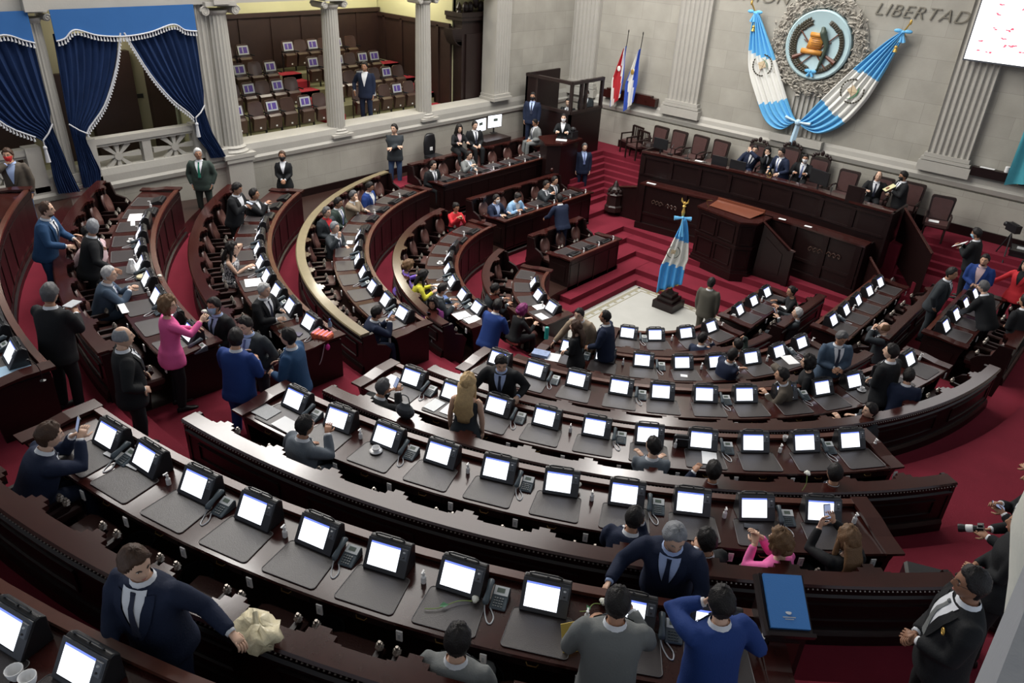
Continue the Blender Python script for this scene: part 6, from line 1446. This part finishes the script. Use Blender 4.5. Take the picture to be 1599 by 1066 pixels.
mb=MB(); mb.bx(-8.6,-7.9,2.9,4.1,1.1,1.85); o=mb.build('wall_side_table',M_woodd); tag(o,'dark table by the left wall carrying two bright monitors','table')
a=dmon(-8.45,3.15,1.86,PI/2+.1,.62,.42,'bright white monitor by the left wall, left one',True,'bright monitors by the left wall'); b=dmon(-8.45,3.85,1.90,PI/2-.1,.62,.42,'bright white monitor by the left wall, right one',True,'bright monitors by the left wall')
t=empty('office_chair','black leather office chair with white label standing by the left wall','chair',(-8.3,.95,1.15),-PI/2)
mb=MB(); rs=[]
for z,w in ((.45,.20),(.6,.24),(.9,.25),(1.1,.20),(1.15,.12)): rs.append([(w*cos(2*PI*k/16),-.18+.07*sin(2*PI*k/16),z) for k in range(16)])
mb.rings(rs); mb.build('backrest',M_black,t,smooth=True); mb=MB(); mb.bx(-.25,.25,-.15,.3,.42,.52); mb.build('seat',M_black,t); mb=MB(); mb.lathe([(.28,0),(.04,.05),(.03,.42)],10); mb.build('base',M_black,t); mb=MB(); mb.box(0,.0,.7,.1,.02,.1); mb.build('label_card',M_white,t,(0,-.10,.0))
mb=MB(); mb.bx(0,.05,-.25,.25,-.1,.12); o=mb.build('notice_board',mat('dull_blue_card',(.06,.08,.16),.6),None,(XW+.05,-3.6,.98)); tag(o,'dull blue card leaning at the foot of the left wall','card')
# near right lectern with blue book
t=empty('book_lectern','dark lectern stand at the right end of the nearest desk row','lectern',(7.92,-10.25,2.42),R(40))
mb=MB(); mb.box(0,0,.5,.34,.34,1.0); mb.bx(-.22,.22,-.22,.22,0,.08); mb.build('pedestal',M_wood,t)
mb=MB(); mb.bx(-.12,.12,-.185,-.17,.2,.85); mb.build('raised_panel',M_woodr,t)
mb=MB(); M_=Matrix.Translation((0,.0,1.08))@Matrix.Rotation(R(24),4,'X'); mb.box(0,0,0,.36,.48,.04,M=M_); mb.box(0,-.25,.03,.38,.03,.06,M=M_); mb.build('sloping_top',M_wood,t)
mb=MB(); mb.tube([(-.19,-.26,1.0),(-.20,-.1,1.06),(-.20,.2,1.18)],.03,6); mb.build('carved_side',M_woodd,t)
t=empty('blue_book','large bright blue book lying on the lectern','book',(7.92,-10.25,2.42),R(40))
mb=MB(); mb.box(0,.01,.04,.31,.43,.035,M=M_); mb.build('cover',mat('book_blue',(.05,.20,.52),.5,bump=.1,bscale=100),t)
mb=MB(); mb.box(.0,-.12,.0585,.10,.008,.002,M=M_); mb.box(.0,-.135,.0585,.07,.006,.002,M=M_); mb.ell(M_@Vector((.0,-.08,.058)),(.025,.025,.002),10,4); mb.build('silver_print',M_silver,t)
# desk objects
def cup(x,y,z,label,r=.036,saucer=True,m=None,h=.065):
    t=empty('coffee_cup' if saucer else 'paper_cup',label,'cup',(x,y,z))
    mb=MB(); mb.rings([[(q*cos(2*PI*k/14),q*sin(2*PI*k/14),zz) for k in range(14)] for q,zz in ((r*.6,.006),(r*.95,h*.5),(r*1.1,h),(r*1.0,h),(r*.8,h*.5),(r*.4,.012))]); mb.build('cup_body',m or M_white,t,smooth=True,flat_ang=50)
    if saucer:
        mb=MB(); mb.lathe([(.03,0),(.075,.012),(.078,.016),(.04,.006)],18); mb.build('saucer',M_white,t,smooth=True)
        mb=MB(); mb.tube([(r*1.0,0,h*.8),(r*1.7,0,h*.6),(r*1.0,0,h*.25)],.006,5); mb.build('handle',M_white,t)
    return t
cup(3.12,-10.55,2.56,'white coffee cup on saucer, second row, before the third terminal',r=.045); cup(-5.05,-9.74,2.56,'white cup on saucer on the second left row'); cup(-3.49,-3.29,.78,'white cup on saucer near the woman in violet'); cup(6.34,-2.61,1.40,'white cup on saucer by the broad man in black'); cup(2.46,.63,.22,'white cup on saucer at the innermost straight desk')
cup(-2.42,.62,.22,'white cup on the near corner of the left straight desk block'); cup(-3.8,-8.08,1.94,'white cup near the woman in patterned dress'); cup(7.95,-8.15,2.56,'clear plastic cup at the right end of the second row',saucer=False,m=M_lgrey,h=.1,r=.04)
cup(6.27,-5.82,1.94,'white paper cup with red straw at the third row',saucer=False,h=.09); cup(4.66,-14.66,3.78,'white cup between the two bottom left corner terminals',h=.09,r=.05,saucer=False); cup(4.77,-14.62,3.78,'second white cup between the corner terminals',h=.09,r=.05,saucer=False)
def rot_in(x,y): return math.atan2(-y,-x)-PI/2
for x,y,z,w,h,lab,m in ((1.50,-11.02,2.565,.32,.24,'grey printed document with red border at the start of the second row',mat('speckled_grey_print',(.36,.37,.38),.7,var=.3,vscale=60)),(1.95,-11.0,2.57,.34,.22,'white printed sheets at the start of the second row',None),
  (2.45,-8.65,1.945,.22,.30,'white papers beside the blond woman on the third row',None),(2.2,-8.75,1.945,.2,.28,'grey papers on the third row beside the blond woman',M_lgrey),(5.71,-6.95,1.945,.2,.28,'white sheet on the third row above the reading man',None),
  (5.0,-2.52,1.40,.22,.3,'white sheet on blue folder in the fourth row near the screens',None),(-6.25,-9.11,2.56,.42,.26,'white sheet at the wall end of the second left row',None),(-5.95,-9.3,2.56,.25,.08,'narrow white slip at the wall end of the second left row',None),
  (-3.2,-8.4,1.945,.36,.3,'white sheets beside the woman in patterned dress',None),(-2.95,-8.35,1.95,.3,.06,'narrow white strip below the sheets beside the patterned dress',None),(-2.5,-4.2,.785,.34,.26,'white sheets before the woman in yellow',None),
  (-1.97,-4.62,.785,.4,.28,'blue folder with pages before the masked man in dark grey',mat('folder_blue',(.05,.11,.30),.5)),(-1.15,-4.85,.79,.3,.34,'open white book left page on the fifth row stair end',None),(-.86,-4.82,.79,.3,.34,'open white book right page on the fifth row stair end',None),
  (-.65,-2.75,.225,.3,.2,'white pages before the magenta-haired woman',None),(-1.0,-2.4,.225,.24,.3,'bright white sheet raised at the innermost left desk',None),(-4.75,-5.0,1.40,.2,.14,'crumpled white note before the grey-haired man raising a hand',None),
  (1.30,-8.78,1.945,.34,.3,'white stack of papers at the start of the third row',None),(1.55,-8.52,1.945,.3,.16,'grey stack of papers at the start of the third row',M_lgrey),(1.95,-5.65,1.405,.24,.28,'white sheet with dark print in the fourth row beside the beige jacket',None),
  (3.93,-4.46,1.40,.12,.08,'small white napkin on a fourth row desk pad',None),(-2.45,-11.05,2.57,.36,.1,'white papers under the arm of the white-haired man',None),(-.85,-10.72,2.57,.3,.3,'white sheets on the desk end by the woman in pink',None),
  (-.40,-13.12,3.185,.42,.36,'light blue sheets on the end of the far left desk row',mat('pale_blue_paper',(.35,.52,.68),.7)),(2.10,-12.95,3.19,.5,.12,'white strip of paper on the near desk behind the first desk pad',None),(3.1,1.95,.24,.25,.16,'white notes under the hands of the person writing at right',None)):
    paper(x,y,z,rot_in(x,y)+rr.uniform(-.15,.15),w,h,lab,m)
paper(6.80,-11.55,3.25,1.0,.16,.30,'yellow envelope beside the man in grey suit at the near right desk',mat('yellow_envelope',(.70,.50,.10),.6),rx=1.1)
# purse, bags
t=empty('woven_bag','bright woven orange and red handbag with beaded chain on the third left row','bag',(-.52,-8.75,1.93),R(20))
mb=MB(); mb.box(0,0,.07,.34,.20,.13); o=mb.build('woven_body',mat('woven_orange_red',(.62,.13,.06),.8,var=.6,vscale=18,bump=.5,bscale=50),t); bv=o.modifiers.new('b','BEVEL'); bv.width=.03; bv.segments=2
mb=MB(); 
for i in range(4): mb.box(-.12+i*.08,0,.138,.03,.2,.006)
mb.build('pink_stripe',mat('woven_pink',(.75,.25,.35),.8),t)
mb=MB(); mb.tube(smoothp([(-.15,-.1,.06),(-.22,-.2,-.2),(-.12,-.26,-.45),(.05,-.2,-.35),(.12,-.12,.0)],5),.008,5); mb.build('beaded_chain',M_silver,t); mb=MB(); mb.ell((.16,-.1,-.05),(.04,.04,.06)); mb.build('pompom',mat('magenta_wool',(.6,.04,.3),.9),t)
mb=MB(); mb.box(0,0,.012,.2,.12,.02); o=mb.build('notebook',mat('violet_notebook',(.035,.025,.075),.5),None,(-.95,-8.98,1.935),.5); tag(o,'dark violet notebook beside the woven handbag','notebook')
t=empty('water_bottle','small clear blue water bottle beside the woven handbag','bottle',(-.72,-8.45,1.93)); mb=MB(); mb.lathe([(.032,0),(.034,.02),(.034,.13),(.014,.17),(.014,.19)],12); mb.build('bottle_body',mat('clear_blue_plastic',(.35,.55,.75),.1,trans=.6),t,smooth=True); mb=MB(); mb.lathe([(.016,.185),(.016,.205),(.0,.206)],8); mb.build('cap',M_navyf,t)
t=empty('plastic_bag','crumpled pale yellow plastic bag on top of the nearest bench back','bag',(5.27,-13.33,3.52))
mb=MB(); rs=[]; r9=random.Random(3)
for i in range(9):
    f=i/8; q=.17*sin(PI*min(.98,max(.06,f)))**.5; rs.append([Vector((q*1.15*cos(2*PI*k/18)*(1+.22*sin(k*1.9+i*1.1)+r9.uniform(-.02,.02)),q*.9*sin(2*PI*k/18)*(1+.18*sin(k*2.7+i)),f*.16*(1+.2*sin(k*1.3+i)))) for k in range(18)])
mb.rings(rs); mb.build('crumpled_film',mat('pale_yellow_plastic',(.78,.70,.48),.35,bump=.9,bscale=14),t,smooth=True); mb=MB(); mb.tube([(.0,0,.14),(-.06,.03,.20),(-.12,.05,.17)],[.03,.02,.01],7); mb.build('knot',mat('pale_yellow_plastic',(.78,.68,.42),.35),t)
mb=MB(); rs=[]
for i in range(7):
    f=i/6; q=.13*(1-.7*f); rs.append([(q*cos(2*PI*k/14)*(1+.2*sin(k*2+i)),q*.9*sin(2*PI*k/14),f*.22) for k in range(14)])
mb.rings(rs); o=mb.build('plastic_bag',M_white,None,(-3.74,-10.30,2.56)); tag(o,'crumpled white plastic bag before the white-haired man','bag')
mb=MB(); mb.lathe([(.08,0),(.10,.03),(.09,.05),(.0,.06)],16); o=mb.build('straw_plate',mat('straw',(.55,.50,.32),.7),None,(-3.35,-10.32,2.56)); tag(o,'round straw-coloured plate beside the white plastic bag','plate')
mb=MB(); rs=[]
for i in range(7):
    f=i/6; q=.09*sin(PI*max(.12,min(.9,f*.8+.15))); rs.append([(q*1.6*cos(2*PI*k/14),q*sin(2*PI*k/14),f*.24) for k in range(14)])
mb.rings(rs); mb.tube(smoothp([(-.08,0,.2),(-.05,0,.34),(.05,0,.34),(.08,0,.2)],4),.008,5); o=mb.build('leather_handbag',mat('grey_handbag',(.05,.055,.065),.4),None,(2.50,-9.56,2.265),R(14)); tag(o,'grey leather handbag standing behind the man in black suit with phone','bag')
t=empty('dark_pouch','dark zipped pouch standing on the third row behind the grey suit','pouch',(5.28,-6.99,1.93),rot_in(5.28,-6.99)); mb=MB(); mb.box(0,0,.10,.22,.07,.20); o=mb.build('pouch_body',M_black,t); bv=o.modifiers.new('b','BEVEL'); bv.width=.03; bv.segments=2; mb=MB(); mb.tube([(-.09,-.036,.15),(.09,-.036,.15)],.004,4); mb.build('zip',M_silver,t)
mb=MB(); mb.box(0,0,0,.15,.07,.012); o=mb.build('mobile_phone',M_black,None,(6.97,-8.52,2.57),.5); tag(o,'black phone lying on a second row desk pad, right side','mobile phone')
mb=MB(); mb.lathe([(.04,0),(.04,.22),(.032,.24),(.0,.25)],12); o=mb.build('teal_flask',mat('teal_plastic',(.02,.35,.30),.4),None,(1.42,-5.20,1.40)); tag(o,'teal flask under the hand of the man in beige jacket','flask')
mb=MB(); mb.box(0,0,.03,.3,.2,.06); o=mb.build('printed_bag',mat('blue_white_cloth',(.25,.32,.50),.8,var=.5,vscale=15),None,(1.75,-5.75,1.40),.4); tag(o,'light blue and dark cloth pouch on the fourth row beside the teal flask','pouch')
for p,m,lab in (((5.45,-6.7,0),'',''),):
    pass
# roses
def rose(x,y,z,rz,L,label,up=False):
    t=empty('cut_rose',label,'rose',(x,y,z),rz,'cut white roses')
    mb=MB(); P=smoothp([(0,0,.012),(-L*.3,.02,.02),(-L*.7,-.01,.012),(-L,.01,.01)],4) if not up else smoothp([(0,0,0),(0,-.02,-L*.5),(.01,0,-L)],4); mb.tube(P,.004,5); mb.build('stem',mat('stem_green',(.30,.42,.12),.6),t)
    mb=MB(); 
    for i in range(9):
        a=i*2.4; q=.008+.0022*i; mb.ell((.025+q*cos(a)*.6 if not up else q*cos(a),q*sin(a),.025+(.010-.001*i) if not up else .02-.001*i),(.022,.017,.018),7,5)
    mb.build('petals',mat('rose_white',(.80,.80,.72),.6),t,smooth=True)
    mb=MB(); mb.add([(-L*.5,0,.02),(-L*.6,.03,.03),(-L*.7,.0,.02),(-L*.6,-.02,.02)] if not up else [(0,0,-L*.4),(.04,0,-L*.35),(.06,.0,-L*.45)],[(0,1,2,3)] if not up else [(0,1,2)]); mb.build('leaf',M_green,t)
rose(5.93,-11.78,3.185,R(40)+.3,.40,'white rose with long stem on a near row desk pad'); rose(6.72,-11.05,3.19,R(70),.2,'wilting rose beside the terminal left of the grey suit')
rose(5.24,-9.38,2.60,R(60),.14,'pale rose beside the fourth terminal from the right, second row'); rose(7.14,-7.62,2.88,R(100),.25,'white rose standing behind a second row terminal',True)
for lab,p in RO: rose(p.x,p.y,p.z+.06,0,.16,lab,True)
rose(-3.02,-10.17,2.66,0,.1,'pale rose standing at the passage side of the second left row',True)
# photographer's camera
t=empty('press_camera','black press camera with long white-banded lens at the right edge','camera',CAMH['R'].lerp(CAMH['L'],.5)+Vector((0,0,.03)),CAMH['rz']); t.scale=(.62,.62,.62); t.rotation_euler=(R(-25),0,CAMH['rz'])
mb=MB(); mb.box(0,0,0,.16,.09,.12); mb.box(0,0,.07,.06,.07,.04); o=mb.build('camera_body',M_black,t); mb=MB(); mb.rings([[ (q*cos(2*PI*k/16),y,q*sin(2*PI*k/16)) for k in range(16)] for y,q in ((.04,.05),(.10,.055),(.24,.062),(.28,.070),(.33,.070))]); mb.build('long_lens',M_black,t,smooth=True,flat_ang=40)
mb=MB(); mb.rings([[ (q*cos(2*PI*k/16),y,q*sin(2*PI*k/16)) for k in range(16)] for y,q in ((.11,.060),(.13,.066),(.21,.066),(.22,.060))]); mb.build('white_barrel_ring',M_white,t)
mb=MB(); mb.box(0,0,.14,.42,.34,.28); o=mb.build('equipment_case',M_black,None,(8.55,-7.25,1.8),.4); bv=o.modifiers.new('b','BEVEL'); bv.width=.03; tag(o,'black equipment case with grey top standing before the photographer','case')
# balcony coping and pier beside the camera
t=empty('balcony_coping','grey stone balcony coping at the extreme bottom right edge','coping',(0,0,0))
mb=MB(); mb.bx(9.07,9.7,-16.6,-13.3,6.95,7.35); mb.build('coping_stone',mat('grey_coping',(.30,.31,.33),.7,bump=.2,bscale=30,var=.06,vscale=3),t)
mb=MB(); mb.lathe([(.13,-6.2),(.13,.0),(.17,.10),(.25,.45),(.30,.62),(.30,.80),(.25,.86),(.0,.88)],32); o=mb.build('stone_urn_post',mat('pale_round_stone',(.62,.61,.54),.75,bump=.2,bscale=30),None,(9.31,-12.90,6.2),smooth=True); tag(o,'pale rounded stone post at the extreme right edge','post')
mb=MB(); mb.bx(9.13,9.7,-16.6,-12.2,6.02,6.2); struct(mb.build('trim_4',mat('beige_cornice',(.42,.38,.30),.8)))
mb=MB(); mb.bx(9.2,9.6,-16.6,-13.2,-1.6,6.95); struct(mb.build('wall_right_balcony',M_sy))

t=empty('video_camera','black video camera on a tripod at the far right edge near the wall','video camera',(6.45,7.45,.62),.8)
mb=MB()
for a in (0,2.1,4.2): mb.tube([(0,0,1.15),(.4*cos(a),.4*sin(a),0)],.018,6)
mb.build('tripod',M_black,t); mb=MB(); mb.box(0,0,1.30,.16,.38,.2); mb.tube([(0,-.15,1.42),(0,.12,1.42)],.015,6); mb.build('camera_body',M_black,t); mb=MB(); mb.tube([(0,.18,1.3),(0,.32,1.3)],[.05,.065],12); mb.build('lens',M_black,t)
t=empty('equipment_table','black table with white papers and equipment at the right edge','table',(7.0,7.75,.62),.1)
mb=MB(); mb.bx(-.5,.5,-.3,.3,.7,.75); mb.bx(-.48,.48,-.28,.28,.0,.7); mb.build('draped_top',M_black,t); mb=MB(); mb.box(-.2,0,.76,.3,.2,.01); mb.box(.2,.1,.76,.2,.15,.01); mb.build('papers',M_paper,t)
# ------------------------------------------------------------------ camera and light
cd=bpy.data.cameras.new('camera'); cam=bpy.data.objects.new('camera',cd); COL.objects.link(cam); SC.camera=cam
cd.sensor_width=36; cd.lens=1185.85/1599*36; cd.clip_end=200; cd.clip_start=.05
Rm=Matrix(((0.74164499817676,-0.35676435571468373,0.5680509582518812),(0.6690041645732133,0.33159918285294665,-0.665188251335631),(0.04895022434157638,0.8733619962093294,0.48460571510679173)))
cam.matrix_world=Matrix.Translation((9.006,-15.059,ZC))@Rm.to_4x4()
def area(x,y,z,sx,sy,e,col=(1,.97,.93),rot=(0,0,0),name='ceiling_lamp'):
    l=bpy.data.lights.new(name,'AREA'); l.shape='RECTANGLE'; l.size=sx; l.size_y=sy; l.energy=e; l.color=col
    o=bpy.data.objects.new(name,l); COL.objects.link(o); o.location=(x,y,z); o.rotation_euler=rot; return o
area(-3.8,-2.5,12.6,7,11,820)
for lx,ly in ((-8.2,-5.3),(-1.5,2.9),(-8.2,-.3),(-2.8,7.4),(-4.5,-9.5)): area(lx,ly,12.5,1.3,1.3,150,name='chandelier_light')
area(-3,4.5,12.6,8,4,260)
area(-8.3,-7,10.8,1.6,7,420,rot=(0,R(-62),0),name='left_window_light')
area(-8.3,1,10.8,1.6,6,260,rot=(0,R(-62),0),name='left_window_light')
def point(x,y,z,e,r=.3,col=(1,.93,.78),name='gallery_lamp'):
    l=bpy.data.lights.new(name,'POINT'); l.energy=e; l.shadow_soft_size=r; l.color=col
    o=bpy.data.objects.new(name,l); COL.objects.link(o); o.location=(x,y,z)
point(-11.6,-1.2,6.7,120); point(-11.6,2.0,6.7,120); point(-9.9,-7.5,5.6,25); point(-9.9,-11,5.6,20)
W=bpy.data.worlds.new('world'); SC.world=W; W.use_nodes=True; bg=W.node_tree.nodes['Background']; bg.inputs[0].default_value=(.80,.88,1,1); bg.inputs[1].default_value=.35
SC.view_settings.view_transform='Standard'; SC.view_settings.look='None'; SC.view_settings.gamma=1; SC.view_settings.use_curve_mapping=False; SC.view_settings.exposure=0.62
